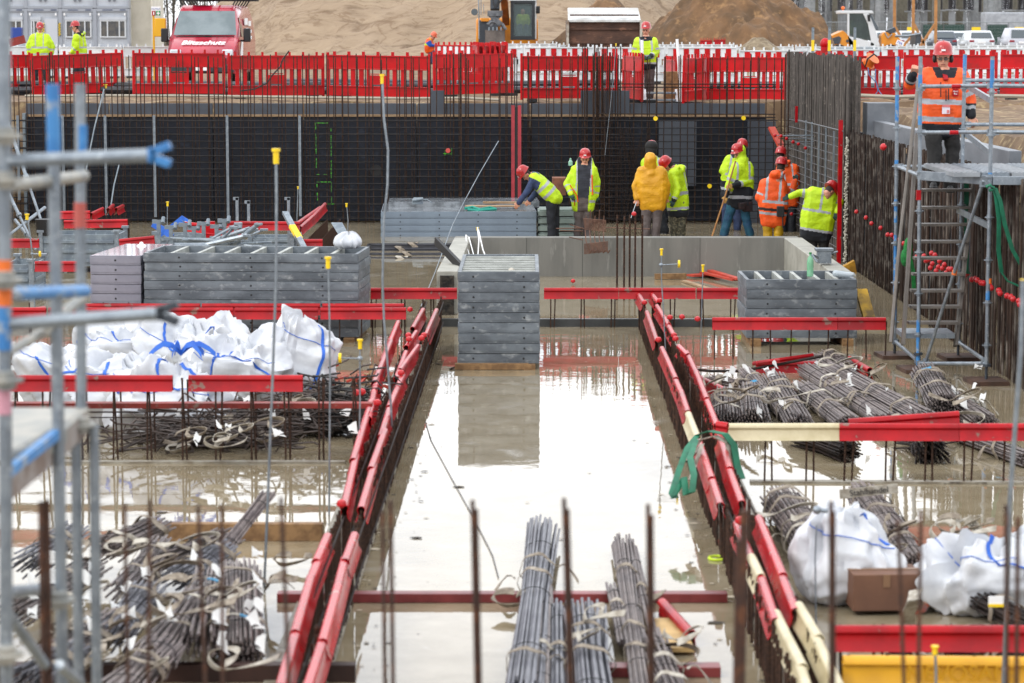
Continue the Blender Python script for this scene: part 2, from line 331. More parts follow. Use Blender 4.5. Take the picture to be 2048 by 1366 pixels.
def heap(name, cx, cy, rx, ry, h, mat, n=70, rough=.25, flat=.0, seed=0, zb=2.4):
    def fn(u, v):
        x = (u * 2 - 1); y = (v * 2 - 1); r = math.hypot(x, y)
        k = max(0, 1 - r); k = min(k, 1 - flat) / (1 - flat)
        p = V((cx + x * rx, cy + y * ry, 0)); q = V((p.x, p.y, seed))
        d = nz(q, .12) * 1.6 + nz(q, .4) * .6 + nz(q, 1.1) * .35 + abs(nz(q, 2.4)) * .3
        return (p.x, p.y, zb + h * k * (1 + .12 * nz(q, .1)) + d * rough * min(1, k * 5))
    m = MB(); m.grid(fn, n, n); return tag(m.build(name, mat, ang=80), kind='structure')
def sand_streak():
    m = bpy.data.materials.new('raked sand'); m.use_nodes = True; t = m.node_tree; L = t.links.new; b = t.nodes['Principled BSDF']
    b.inputs['Roughness'].default_value = .95; tcn = N(t, 'ShaderNodeTexCoord'); mpn = N(t, 'ShaderNodeMapping'); mpn.inputs['Scale'].default_value = (.35, 1, 1.5)
    mpn.inputs['Rotation'].default_value = (0, .25, .1)
    L(tcn.outputs['Object'], mpn.inputs[0])
    n1 = N(t, 'ShaderNodeTexNoise', i_Scale=.9, i_Detail=7.0, i_Roughness=.6, i_Distortion=1.2); L(mpn.outputs[0], n1.inputs[0])
    c = N(t, 'ShaderNodeValToRGB'); e = c.color_ramp.elements; e[0].position = .36; e[0].color = hx('#6e5b48'); e[1].position = .46; e[1].color = hx('#8a7762')
    x = e.new(.7); x.color = hx('#96836c'); L(n1.outputs[0], c.inputs[0])
    n2 = N(t, 'ShaderNodeTexNoise', i_Scale=.45, i_Detail=5.0, i_Distortion=2.5); L(mpn.outputs[0], n2.inputs[0])
    r = N(t, 'ShaderNodeValToRGB'); e = r.color_ramp.elements; e[0].position = .475; e[0].color = (0, 0, 0, 1); e[1].position = .5; e[1].color = (1, 1, 1, 1); x = e.new(.525); x.color = (0, 0, 0, 1)
    L(n2.outputs[0], r.inputs[0]); mu = N(t, 'ShaderNodeMath', operation='MULTIPLY'); mu.inputs[1].default_value = .75; L(r.outputs[0], mu.inputs[0])
    mi = N(t, 'ShaderNodeMixRGB'); L(mu.outputs[0], mi.inputs[0]); L(c.outputs[0], mi.inputs[1]); mi.inputs[2].default_value = hx('#705a45'); L(mi.outputs[0], b.inputs['Base Color'])
    bp = N(t, 'ShaderNodeBump'); bp.inputs['Strength'].default_value = .8; bp.inputs['Distance'].default_value = .25; L(n1.outputs[0], bp.inputs['Height']); L(bp.outputs[0], b.inputs['Normal'])
    return m
heap('sand_mound', -1.2, 150, 18.6, 34, 8.2, sand_streak(), 120, .9, .55, 2, 2.7)
heap('soil_mound', 7.75, 99, 5.1, 7, 5.0, SOIL, 130, 1.25, .0, 8)
heap('soil_mound', 3.7, 101, 3.3, 4, 3.0, SOIL, 60, .6, .1, 5)
heap('gravel_mound', 8.2, 86, 2.2, 2.5, 1.6, M('grey gravel', '#8a7c66', '#6a5c4a', 6, .95, bump=1, bs=20), 50, .3, .1, 4)

# ---------------------------------------------------------------- far wood, substation
def far_wood():
    m = MB(); rnd = random.Random(5)
    for (x0, x1, Y) in ((-60, -20, 290), (20, 110, 360)):
        for i in range(330):
            x = rnd.uniform(x0, x1); y = Y + rnd.uniform(-8, 8); h = rnd.uniform(8, 15); b = V((x, y, 3))
            t = b + V((rnd.uniform(-.6, .6), 0, h)); m.tube([b, t], [.12, .03], 3)
            for k in range(9):
                s = b.lerp(t, rnd.uniform(.3, 1)); m.tube([s, s + V((rnd.uniform(-1.6, 1.6), rnd.uniform(-1, 1), rnd.uniform(.6, 2.2)))], [.06, .02], 3)
    tag(m.build('far_wood', M('bare twigs', '#6a6258', '#565248', 1, .95), smooth=False), 'leafless grey trees on the horizon behind the site cabins and the substation', 'wood', kind='stuff')
far_wood()
def substation():
    rnd = random.Random(3)
    gm = M('hazy grey steel', '#8c8f90', '#74777a', 2, .7); dm = M('dark insulator', '#2c2a30', rough=.5); tm = M('olive grey concrete post', '#6c685c', '#5a564c', 2, .9)
    protos = []
    for k in range(3):
        t = T('substation_post', 'x', 'post', (0, 0, 0)); m = MB()
        if k == 0: m.box((0, 0, 5), (.42, .42, 10)); m.build('column', gm, t)
        if k == 1: m.box((0, 0, 5), (.6, .5, 10)); m.build('column', tm, t)
        if k == 2:
            m.box((0, 0, 1.6), (.3, .3, 3.2)); m.box((0, 0, 3.3), (.9, .5, .12)); m.build('stand', gm, t)
            q = MB(); z = 3.36
            while z < 7.6: q.cyl((0, 0, z), (0, 0, z + .1), .26, 8, .15); z += .12
            q.build('insulator', dm, t); c = MB(); c.box((0, 0, 7.8), (1.2, .2, .14)); c.build('cross_head', gm, t)
        protos.append(t)
    i = 0; x = 1560
    kinds = ['square grey steel column', 'broad olive concrete column', 'dark ribbed insulator on a grey stand']
    used = [0, 0, 0]
    while x < 2075:
        k = rnd.choice((0, 0, 1, 2, 2, 2)); Y = rnd.uniform(225, 260); p = P(x, 80, Y); p.z = 3.3
        lab = kinds[k] + ' among the substation posts'
        if not used[k]: protos[k].location = p; protos[k]['label'] = lab; protos[k]['group'] = kinds[k] + 's of the substation'; used[k] = 1
        else: copy_thing(protos[k], p, 0, lab, kinds[k] + 's of the substation')
        x += rnd.uniform(4.5, 9); i += 1
    m = MB()
    for z in (6.4, 8.2): m.beam(V((26, 262, z)), V((54, 262, z)), .3, .3)
    tag(m.build('busbar_girder', gm), 'two long horizontal grey girders crossing behind the substation posts', 'girder')
    m = MB(); p = P(2005, 40, 222); m.box((p.x, 222, 5.2), (3.4, 2, 2.3)); m.build('transformer', M('pale grey tank', '#a2a6ac', '#8e9298', 2, .6), smooth=False, bevel=.1)
    tag(bpy.data.objects['transformer'], 'pale grey metal box standing among the posts at the far right', 'transformer')
substation()
def site_fence():
    wm = M('fence wire', '#8d9294', rough=.5, metal=.5)
    for i in range(14):
        x0 = 1500 + i * 43; a = P(x0, 80, 176); b = P(x0 + 43, 80, 176)
        t = T('mesh_fence_panel', 'tall wire mesh fence panel standing behind the row of parked cars', 'fence', (a.x, 176, 3.15), 'mesh fence panels behind the cars')
        m = MB(); z0, z1 = 3.2, 5.2
        for p, q in (((a.x, z0), (a.x, z1)), ((b.x, z0), (b.x, z1)), ((a.x, z1), (b.x, z1)), ((a.x, z0), (b.x, z0))): m.cyl((p[0], 176, p[1]), (q[0], 176, q[1]), .03, 5)
        m.build('frame', wm, t); m = MB()
        for k in range(1, 14): X = a.x + (b.x - a.x) * k / 14; m.cyl((X, 176, z0), (X, 176, z1), .006, 3)
        for k in range(1, 9): Z = z0 + (z1 - z0) * k / 9; m.cyl((a.x, 176, Z), (b.x, 176, Z), .006, 3)
        m.build('mesh', wm, t, smooth=False)
        if i in (7, 10, 12): m = MB(); m.box(((a.x + b.x) / 2, 175.96, 4.75), (.6, .02, .25)); m.build('yellow_plate', YCAP, t, smooth=False)
        if i in (8, 9, 11): m = MB(); m.box(((a.x + b.x) / 2, 176.05, 4.2), (abs(b.x - a.x) - .1, .01, 1.7)); m.build('screen_sheet', M('dark green screen', '#24443a', rough=.8), t, smooth=False)
site_fence()

# ---------------------------------------------------------------- site cabins
def cabin(x0, x1, Y, z0, h, style, label):
    a, b = P(x0, 80, Y), P(x1, 80, Y); W = b.x - a.x; cx = (a.x + b.x) / 2
    wm = M('cabin wall', '#bcc1c8', '#b0b5bd', 1, .6) if style != 'white' else M('cream container wall', '#cfcabc', '#c4bfb0', 1, .6)
    t = T('site_cabin', label, 'cabin', (cx, Y, z0), 'site cabins stacked behind the fence')
    m = MB(); m.box((cx, Y + 3, z0 + h / 2), (W - .06, 5.9, h - .04))
    n = int(W / .12)
    for k in range(n): m.box((a.x + .1 + k * .12, Y + .035, z0 + h / 2), (.05, .04, h - .3))
    m.build('wall', wm, t, smooth=False)
    m = MB()
    for x in (a.x + .06, b.x - .06): m.box((x, Y - .02, z0 + h / 2), (.12, .12, h - .02))
    m.box((cx, Y - .02, z0 + h - .1), (W - .26, .12, .2)); m.box((cx, Y - .02, z0 + .08), (W - .26, .12, .16)); m.build('frame', M('cabin frame', '#9297a0', rough=.5) if style != 'white' else wm, t, smooth=False)
    if style in ('low', 'door'):
        fr = MB(); wx0, wx1, wz0, wz1 = a.x + .35, b.x - .25, z0 + .75, z0 + 1.95
        if style == 'door': wx1 = cx - .2
        fw = M('white window frame', '#c8ccd0', rough=.4)
        for p in ((wx0, wx1, wz0, wz0 + .08), (wx0, wx1, wz1 - .08, wz1)): fr.box(((p[0] + p[1]) / 2, Y - .05, (p[2] + p[3]) / 2), (p[1] - p[0], .1, p[3] - p[2]))
        for q in (0, .28, .76, 1): X = wx0 + .04 + (wx1 - wx0 - .08) * q; fr.box((X, Y - .05, (wz0 + wz1) / 2), (.08, .1, wz1 - wz0 - .17))
        fo = fr.build('window', fw, t, smooth=False)
        gl = MB(); gl.box(((wx0 + wx1) / 2, Y - .02, (wz0 + wz1) / 2), (wx1 - wx0 - .1, .02, wz1 - wz0 - .1)); gl.build('pane', M('cabin glass', '#5c564e', '#3a3c40', 2, .12), fo, smooth=False)
        sh = MB(); sh.box(((wx0 + wx1) / 2, Y - .06, wz1 + .12), (wx1 - wx0 + .1, .14, .22)); sh.build('shutter_box', wm, t, smooth=False)
        lp = MB()
        for X in (a.x + .3, b.x - .3): lp.box((X, Y - .1, z0 + 2.35), (.1, .12, .16))
        lp.build('wall_lamp', WHITE, t, smooth=False)
        tp = MB(); tp.box((cx - .3, Y - .085, z0 + h - .1), (.7, .01, .07)); tp.box((cx + .75, Y - .085, z0 + h - .1), (.4, .01, .08)); tp.build('lettering_strip', M('dark print', '#3c4660', rough=.6), t, smooth=False)
    if style == 'door':
        d = MB(); d.box((cx + .55, Y - .04, z0 + 1.05), (.9, .06, 2)); d.build('door', M('cabin door', '#b6bac2', rough=.5), t, smooth=False)
        for X in (cx - .02, cx + 1.1):
            c = MB()
            for k in range(10):
                for j in range(2): c.box((X + j * .07, Y - .14, z0 + .9 + k * .09), (.07, .04, .09), mi=(k + j) % 2)
            c.build('chequered_post', [YCAP, BLK], t, smooth=False)
    if style == 'up':
        v = MB()
        for X in (cx - .17, cx + .17): v.cyl((X, Y + .02, z0 + .55), (X, Y - .05, z0 + .55), .1, 12)
        v.build('vent', M('vent grey', '#6a6e76', rough=.6), t)
for i in range(5):
    x0 = -16 + i * 68.9; c = ['leftmost', 'second from the left', 'middle', 'fourth from the left', 'rightmost'][i]
    cabin(x0, x0 + 68.9, 180, 3.42, 2.75, 'door' if i in (1,) else 'low', 'lower grey site cabin with windows, %s' % c) if i < 4 else 0
    if i < 4: cabin(x0, x0 + 68.9, 180, 6.19, 2.75, 'up', 'upper grey site cabin with two round vents, %s' % c)
cabin(260.5, 306, 181, 3.42, 5.6, 'white', 'plain cream container wall without windows beside the grey cabins')

# ---------------------------------------------------------------- back wall: formwork, cage
WY = 57.0
def back_wall():
    t = T('wall_formwork', 'long dark formwork wall behind the rebar cage at the back of the pit', 'formwork', (-2, WY, 0))
    edges = [-10.75, -8.9, -6.6, -4.6, -2.1, .4, 2.6, 5.6]
    for a, b in zip(edges, edges[1:]):
        m = MB(); m.box(((a + b) / 2, WY, 1.17), (b - a - .02, .12, 2.3)); m.build('form_panel', PLYD, t, smooth=False)
        m = MB(); m.box(((a + b) / 2, WY + .04, 2.49), (b - a - .03, .1, .24)); m.build('form_top_panel', PLYG, t, smooth=False)
    m = MB(); m.box((-2.5, WY - .03, 2.345), (16.3, .14, .05)); m.build('plywood_strip', PLYW, t, smooth=False)
    for x, y0, y1 in ((875, 180, 212), (1210, 180, 212)):
        w_ = .32 if x == 875 else 1.08; p = P(x, y0, WY); m = MB(); m.box((p.x, WY - .05, 2.62), (w_, .05, .55)); m.build('raised_panel', PLYG, t, smooth=False)
    for x0, x1 in ((1318, 1392), (1496, 1550)):
        a, b = P(x0, 243, WY - .45), P(x1, 372, WY - .45); m = MB(); m.box(((a.x + b.x) / 2, WY - .4, (a.z + b.z) / 2 - (.55 if x0 > 1400 else 0)), (b.x - a.x, .08, (a.z - b.z) + (1.1 if x0 > 1400 else 0))); m.build('smooth_board', PLYG, t, smooth=False)
    m = MB(); m.box((-10.75, WY - .1, 1.2), (.06, .2, 2.4)); m.build('end_stop', GALVD, t, smooth=False)
back_wall()
rnd = random.Random(21)
barm = MB(); barm.cyl((0, 0, 0), (0, 0, 1), .011, 5)
BAR = barm.build('vertical_bar', RUST); C.objects.unlink(BAR); BX = {}
def barx(mat):
    if mat.name not in BX: o = barm.build('vertical_bar', mat); C.objects.unlink(o); BX[mat.name] = o
    return BX[mat.name]
def bars(root, lst, name='vertical_bar', r=1.0, limit=100, mat=None):
    """lst: (x, y, z0, z1, dx) - first `limit` are parts, the rest one stuff part"""
    for (x, y, z0, z1, dx) in lst[:limit]:
        c = (BAR if mat is None else barx(mat)).copy(); C.objects.link(c); c.name = name; c.parent = root; c.location = V((x, y, z0)) - WL[root.name]
        c.scale = (r, r, z1 - z0); c.rotation_euler = (rnd.uniform(-.004, .004), dx, 0)
    if len(lst) > limit:
        m = MB()
        for (x, y, z0, z1, dx) in lst[limit:]: m.cyl((x, y, z0), (x + dx * (z1 - z0), y, z1), .011 * r, 5)
        m.build('further_bars', mat or RUST, root)['kind'] = 'stuff'
def back_cage():
    t = T('rebar_cage', 'long rebar cage tied in front of the dark formwork at the back', 'rebar cage', (-2.5, WY - .4, 0))
    L = []; x = -10.95
    while x < 5.75:
        gap = 3.35 < x < 4.1
        L.append((x + rnd.uniform(-.02, .02), WY - .62, 0, 3.66 + rnd.uniform(-.05, .05), rnd.uniform(-.006, .006)))
        x += .172
    x = -10.95
    while x < 5.7:
        L.append((x + .03 + rnd.uniform(-.03, .03), WY - .25, 0, 3.62 + rnd.uniform(-.08, .06), rnd.uniform(-.006, .006))); x += .172 if rnd.random() < .5 else .344
    for k in range(20): L.append((1.9 + rnd.uniform(-.4, .5), WY - rnd.uniform(.2, .7), 0, 3.72 + rnd.uniform(-.1, .25), rnd.uniform(-.008, .008)))
    for k in range(14): L.append((rnd.choice((-10.3, -1.3, .1, 2.1)) + rnd.uniform(-.3, .3), WY - rnd.uniform(.2, .7), 0, 3.72, 0))
    bars(t, L, r=1.1, mat=M('cage rebar', '#3a2c25', '#251b17', 9, .75, c3='#4c3828', s3=30, l3=.5, h3=.7, spec=.2))
    for k, yy in enumerate((WY - .65, WY - .22)):
        z = .12
        while z < 2.36:
            m = MB(); p = [(x, yy, z + .008 * math.sin(x * 1.3 + z * 9) + rnd.uniform(-.004, .004)) for x in (-11, -7, -3, 0, 3, 5.8)]
            m.tube(p, .0095 if k else .011, 5); m.build('horizontal_bar', M('dark grey bar', '#2b2a2c', '#201e1e', 6, .6, c3='#403a36', spec=.2), t); z += .152 if k == 0 else .304
    for z, xa in ((3.05, 2.3), (2.98, 2.3), (2.4, 1.9), (2.33, 1.9)):
        m = MB(); m.tube([(xa, WY - .66, z), (5.75, WY - .66, z - .01)], .013, 5); m.build('horizontal_bar', DRK, t)
    m = MB()   # denser upright cage and stirrups in the middle
    for k in range(16): m.tube([(2.15 + rnd.uniform(0, .9), WY - .75, .1), (2.15 + rnd.uniform(0, .9), WY - .75, 2.1)], .008, 4)
    for k in range(22): z = .1 + k * .085; m.tube([(2.1, WY - .78, z), (3.0, WY - .78, z + rnd.uniform(-.02, .02))], .006, 4)
    m.build('stirrups', DRK, t)
back_cage()
def spacer(x, y0, y1):
    a, b = P(x, y0, WY - .7), P(x, y1, WY - .7)
    m = MB(); m.box((a.x, WY - .7, (a.z + b.z) / 2), (.055, .03, a.z - b.z)); m.box((a.x - .02, WY - .722, (a.z + b.z) / 2), (.012, .012, a.z - b.z)); m.box((a.x + .02, WY - .722, (a.z + b.z) / 2), (.012, .012, a.z - b.z))
    return m.build('spacer_profile', GALV, smooth=False)
for i, (x, y1) in enumerate(((35, 400), (125, 425), (210, 430), (308, 434), (454, 434), (599, 432))):
    tag(spacer(x, 231, y1), 'slim grey steel spacer strip standing on the rebar cage, %s from the left' % ORD[i], 'spacer strip', 'spacer strips on the back cage')
t = T('form_stop', 'pair of upright red boards with a black strip between them on the back wall', 'boards', V((P(1032, 300, WY - .8).x, WY - .85, .6)))
for x in (1026, 1039): p = P(x, 205, WY - .85); m = MB(); m.box((p.x, WY - .85, 1.53), (.075, .06, 2.12)); m.build('red_board', M('red board', '#a03038', '#8a262e', 4, .6), t, smooth=False)
p = P(1032.5, 205, WY - .8); m = MB(); m.box((p.x, WY - .84, 1.5), (.07, .04, 2.1)); m.build('black_strip', BLK, t, smooth=False)
# green spray marks, discs and a dark pipe sleeve on the cage
GSP = M('green marker tape', '#3f9a14', '#2c5a18', 14, .7, lo=.45, hi=.5)
def tape(pts, label):
    m = MB()
    for a, b in pts:
        n_ = max(1, int(math.dist(a, b) / 7)); q0 = P(a[0], a[1], WY - .68); q1 = P(b[0], b[1], WY - .68)
        for i in range(n_):
            if n_ < 3 or rnd.random() < .8: m.beam(q0.lerp(q1, i / n_) + V((rnd.uniform(-.008, .008), 0, 0)), q0.lerp(q1, (i + .85) / n_), rnd.uniform(.01, .02), .015)
    tag(m.build('green_tape_mark', GSP, smooth=False), label, 'tape mark')
tape((((631, 246), (633, 337)), ((631, 246), (657, 246)), ((662, 249), (663, 407)), ((633, 364), (663, 364)), ((634, 368), (635, 402)), ((633, 349), (655, 349)), ((655, 408), (670, 408))), 'tall bright green tape outline on the dark cage left of the centre')
tape((((886, 307), (904, 308)), ((890, 300), (890, 312)), ((903, 296), (903, 312))), 'small green tape mark around the red disc on the cage')
def disc(x, y, Y, r, mat, label, name='marker_disc', cat='disc', group=None):
    p = P(x, y, Y); m = MB(); m.cyl(p, p - V((0, .03, 0)), r, 20); m.cyl(p + V((0, .06, 0)), p, r * .45, 8)
    return tag(m.build(name, mat), label, cat, group)
disc(896, 301, WY - .72, .052, M('dull red disc', '#b8453c', rough=.5), 'small dull red disc fixed on the dark rebar cage')
disc(752, 341, WY - .5, .125, BLK, 'round black pipe sleeve behind the rebar cage', 'pipe_sleeve', 'pipe sleeve')
for x, y, l in ((1311, 237, 'top left of the smooth grey board'), (1487, 236, 'top right above the wooden handle'), (1419, 372, 'level of the jackets, left of the wooden handle')):
    disc(x, y, WY - .9, .048, YCAP, 'round yellow disc on the rebar, ' + l)
# ================================================================ people
def remesh(mb, vox, sm=7):
    me = bpy.data.meshes.new('tmp'); me.from_pydata([tuple(p) for p in mb.v], [], mb.f); ob = bpy.data.objects.new('tmp', me); C.objects.link(ob)
    r = ob.modifiers.new('r', 'REMESH'); r.mode = 'VOXEL'; r.voxel_size = vox
    s = ob.modifiers.new('s', 'SMOOTH'); s.iterations = sm; s.factor = .5
    dg = bpy.context.evaluated_depsgraph_get(); o2 = bpy.data.meshes.new_from_object(ob.evaluated_get(dg))
    bpy.data.objects.remove(ob); bpy.data.meshes.remove(me); return o2
def put(name, me, mats, parent, assign=None, fold=0.0, seed=0):
    if fold:
        ns = [v.normal.copy() for v in me.vertices]
        for v, n in zip(me.vertices, ns):
            p = v.co + V((seed, 0, 0)); k = nz(V((p.x * 7, p.y * 7, p.z * 10))) * fold + abs(nz(p, 19)) * fold * .5
            v.co += n * k
    me.materials.clear()
    for m in mats: me.materials.append(m)
    if assign:
        mi = [assign(p.center, p.normal) for p in me.polygons]; me.polygons.foreach_set('material_index', mi)
    off = WL[parent.name]
    me.transform(Matrix.Translation(-off)); me.shade_smooth(); me.name = name
    ob = bpy.data.objects.new(name, me); C.objects.link(ob); ob.parent = parent; WL[ob.name] = off; return ob
def segd(p, a, b):
    d = b - a; t = max(0, min(1, (p - a).dot(d) / max(d.length_squared, 1e-9))); return (p - a - d * t).length, t
def person(label, D, J, face=(0, 0), top=None, legs=TAUPE, boots=BLK, jk=None, hood=None, helm=HELM, glove=None, vox=.013, size=1.0, fat=1.0, hands=(None, None), logo=False, hem=.12, group=None, cat='person', extra=None):
    j = {k: P(v[0], v[1], D + (v[2] if len(v) > 2 else 0)) for k, v in J.items()}
    hip = (j['pl'] + j['pr']) / 2; foot = V((hip.x, hip.y, min([j[k].z for k in ('al', 'ar') if k in j] + [hip.z]) - .08))
    t = T('person', label, cat, foot, group)
    yaw, pit = R(face[0]), R(face[1])
    f = V((math.sin(yaw) * math.cos(pit), -math.cos(yaw) * math.cos(pit), -math.sin(pit)))
    r, u, f = basis(f)      # r: x axis, u up, f forward
    h = j['hd']; k = size
    def hl(x, y, z): return h + (r * x + f * y + u * z) * k
    rot = Matrix((r, f, u)).transposed()
    # ---- one continuous body: head, neck, trunk, limbs, hands
    b = MB()
    b.sph(h + u * .02 * k, (.08 * k, .094 * k, .105 * k), 14, 10, rot); b.sph(hl(0, .018, -.05), (.062 * k, .07 * k, .07 * k), 12, 8, rot)
    b.sph(hl(0, .06, -.108), (.026 * k, .024 * k, .02 * k), 8, 6, rot)
    b.caps(hl(0, .088, .0), hl(0, .106, -.03), .009 * k, .014 * k, 8); b.sph(hl(.076, -.005, -.01), (.012 * k, .022 * k, .032 * k), 8, 6, rot); b.sph(hl(-.076, -.005, -.01), (.012 * k, .022 * k, .032 * k), 8, 6, rot)
    b.caps(hl(-.045, .07, .022), hl(.045, .07, .022), .016 * k, None, 8)
    b.caps(hl(0, -.02, -.05), j['nk'], .052 * k, .06 * k)
    b.caps(j['nk'], hip, .1 * k, .11 * k); b.caps(j['sl'], j['sr'], .05 * k); b.caps(j['pl'], j['pr'], .07 * k)
    for s in 'lr':
        b.caps(j['s' + s], j['e' + s], .045 * k, .038 * k); b.caps(j['e' + s], j['w' + s], .038 * k, .026 * k)
        if 'k' + s in j: b.caps(j['p' + s], j['k' + s], .07 * k, .05 * k); b.caps(j['k' + s], j['a' + s], .045 * k, .035 * k)
        # hand: palm, four fingers of different length curled, thumb from the side
        wv = (j['w' + s] - j['e' + s]).normalized(); hd = hands[0 if s == 'l' else 1]; wv = V(hd[0]).normalized() if hd else wv
        nrm = V(hd[1]).normalized() if hd and len(hd) > 1 else V((0, -1, .1)); sd_ = wv.cross(nrm); sd_ = sd_.normalized() if sd_.length > .1 else V((1, 0, 0)); nrm = sd_.cross(wv).normalized()
        curl = hd[2] if hd and len(hd) > 2 else .7
        w0 = j['w' + s]; b.caps(w0, w0 + wv * .03, .027 * k, .03 * k, 8); b.loft([[w0 + wv * tt * k + sd_ * a * .042 * k + nrm * c * .015 * k for a, c in ((-1, -1), (1, -1), (1, 1), (-1, 1))] for tt in (.02, .095)])
        for q in range(4):
            o = w0 + wv * .09 * k + sd_ * (q - 1.5) * .0215 * k; d = wv.copy(); L_ = (.036, .042, .038, .03)[q] * k; rr = .0095 * k; p0 = o
            for z in range(3):
                d = (Matrix.Rotation(-curl * .9, 3, sd_) @ d) if z or curl > .3 else d; p1 = p0 + d * L_ * (1, .65, .5)[z]; b.caps(p0, p1, rr, rr * .92, 6); p0 = p1
        sg = 1 if s == 'l' else -1
        p0 = w0 + wv * .03 * k + sd_ * .036 * k * sg; p1 = p0 + (wv * .7 + sd_ * sg * .7 + nrm * .2).normalized() * .04 * k; b.caps(p0, p1, .013 * k, .011 * k, 6); b.caps(p1, p1 + (wv + nrm * .4).normalized() * .03 * k, .011 * k, .009 * k, 6)
    me = remesh(b, vox * .62 if vox < .012 else .011, 2)
    hairs = hood is None
    def asg(c, n):
        if glove and min((c - j['wl']).length, (c - j['wr']).length) < .22: return 4
        q = c - h; x, y, z = q.dot(r) / k, q.dot(f) / k, q.dot(u) / k
        if q.length < .2 * k and y > .04:
            if .014 < abs(x) < .046 and -.008 < z < .012: return 2
            if .012 < abs(x) < .05 and .02 < z < .028: return 3
            if abs(x) < .026 and -.067 < z < -.056: return 1
        elif q.length < .15 * k and y < .012 and z > -.04 and abs(x) < .078: return 3
        return 0
    body = put('body', me, [SKIN, LIP, EYE, HAIR, glove or SKIN], t, asg)
    # ---- trousers
    if 'kl' in j:
        m = MB(); m.caps(j['pl'], j['pr'], .108 * k * fat)
        for s in 'lr': m.caps(j['p' + s], j['k' + s], .112 * k * fat, .092 * k); m.caps(j['k' + s], j['a' + s], .09 * k, .082 * k)
        put('trousers', remesh(m, vox), [legs], t, None, .016, D)
        for s in 'lr':
            m = MB(); a = j['a' + s]; fx = V((math.sin(yaw), -math.cos(yaw), 0)); m.caps(a + V((0, 0, .04)), a - V((0, 0, .03)), .055 * k); m.caps(a - V((0, 0, .04)) - fx * .03, a - V((0, 0, .045)) + fx * .14 * k, .045 * k, .042 * k); m.box(a - V((0, 0, .078)) + fx * .055, (.1 * k, .28 * k, .025), yaw)
            put('boot', remesh(m, vox), [boots], t)
    # ---- jacket
    jk = dict(jk or {}); jm = jk.get('mats', [HIV, REFL, NAVY, NAVY])
    m = MB(); lat0 = (j['sr'] - j['sl']); lat1 = (j['pr'] - j['pl']); n0 = (j['sl'] + j['sr']) / 2; ddn = (hip - j['nk']).normalized(); he = hip + ddn * hem
    slices = 15
    for i in range(slices + 1):
        q = i / slices; c = n0.lerp(he, q); a0, b0 = lat0 / 2 * .82, lat1 / 2 * 1.0
        if i == slices: b0 = b0 * 1.05
        la = a0.lerp(b0, q); rr = (.118 + .03 * math.sin(q * 3.1) + .012 * q) * k * fat; m.caps(c - la, c + la, rr)
        if i: m.caps(pc - pl_, c - la, prr, rr); m.caps(pc + pl_, c + la, prr, rr); m.caps(pc, c, prr, rr)
        pc, pl_, prr = c, la, rr
    m.caps(j['nk'] + ddn * .02, n0 + ddn * .1, .085 * k, .12 * k); m.caps(j['nk'], j['sl'], .075 * k, .078 * k); m.caps(j['nk'], j['sr'], .075 * k, .078 * k)
    for s in 'lr': m.caps(j['s' + s], j['e' + s], .08 * k * fat, .068 * k); m.caps(j['e' + s], j['w' + s], .068 * k, .054 * k)
    # collar
    if jk.get('collar', 1):
        cn = (h - j['nk']).normalized(); c0 = j['nk'] + cn * .03; X, Y_, _ = basis(cn, V((0, 1, 0)))
        for i in range(12):
            a, a2 = i * math.pi / 6, (i + 1) * math.pi / 6; m.caps(c0 + (X * math.cos(a) + Y_ * math.sin(a)) * .085 * k, c0 + (X * math.cos(a2) + Y_ * math.sin(a2)) * .085 * k, .024 * k, None, 6)
    if jk.get('flap'):
        for s_ in (-1, 1): m.caps(hl(s_ * .1, -.05, -.0), hl(s_ * .15, -.01, -.12), .04 * k, .05 * k); m.caps(hl(s_ * .1, -.05, -.0), hl(s_ * .08, -.01, -.17), .04 * k, .06 * k)
    if hood == 'down':
        bk = -V((f.x, f.y, 0)).normalized(); m.caps(j['nk'] + bk * .09 * k - r * .09 * k, j['nk'] + bk * .09 * k + r * .09 * k, .06 * k); m.sph(j['nk'] + bk * .11 * k + V((0, 0, .03)), (.12 * k, .08 * k, .08 * k))
        m.caps(j['nk'] - r * .11 * k + V((0, 0, .05 * k)), j['nk'] - r * .04 * k + bk * -.06, .04 * k); m.caps(j['nk'] + r * .11 * k + V((0, 0, .05 * k)), j['nk'] + r * .04 * k + bk * -.06, .04 * k)
    if hood == 'up':
        m.sph(hl(0, -.055, .035), (.125 * k, .13 * k, .15 * k), 14, 10, rot); m.caps(hl(0, -.05, -.02), j['nk'], .12 * k, .13 * k); m.caps(j['nk'], j['nk'] + (hip - j['nk']) * .18, .13 * k, .15 * k)
    me = remesh(m, vox)
    spine0, spine1 = n0, he; L = (he - n0).length; latu = (lat0.normalized() + lat1.normalized()).normalized(); fwd = V((math.sin(R(jk.get('chest', face[0]))), -math.cos(R(jk.get('chest', face[0]))), 0))
    th_ = jk.get('th', [(.42, .5), (.72, .8)]); tv = jk.get('tv', (.35, .5, .42)); ua = jk.get('ua', []); fa = jk.get('fa', [(.35, .55)]); dk = jk.get('dark', 2); vest = jk.get('vest')
    openf = jk.get('open'); tband = jk.get('band')
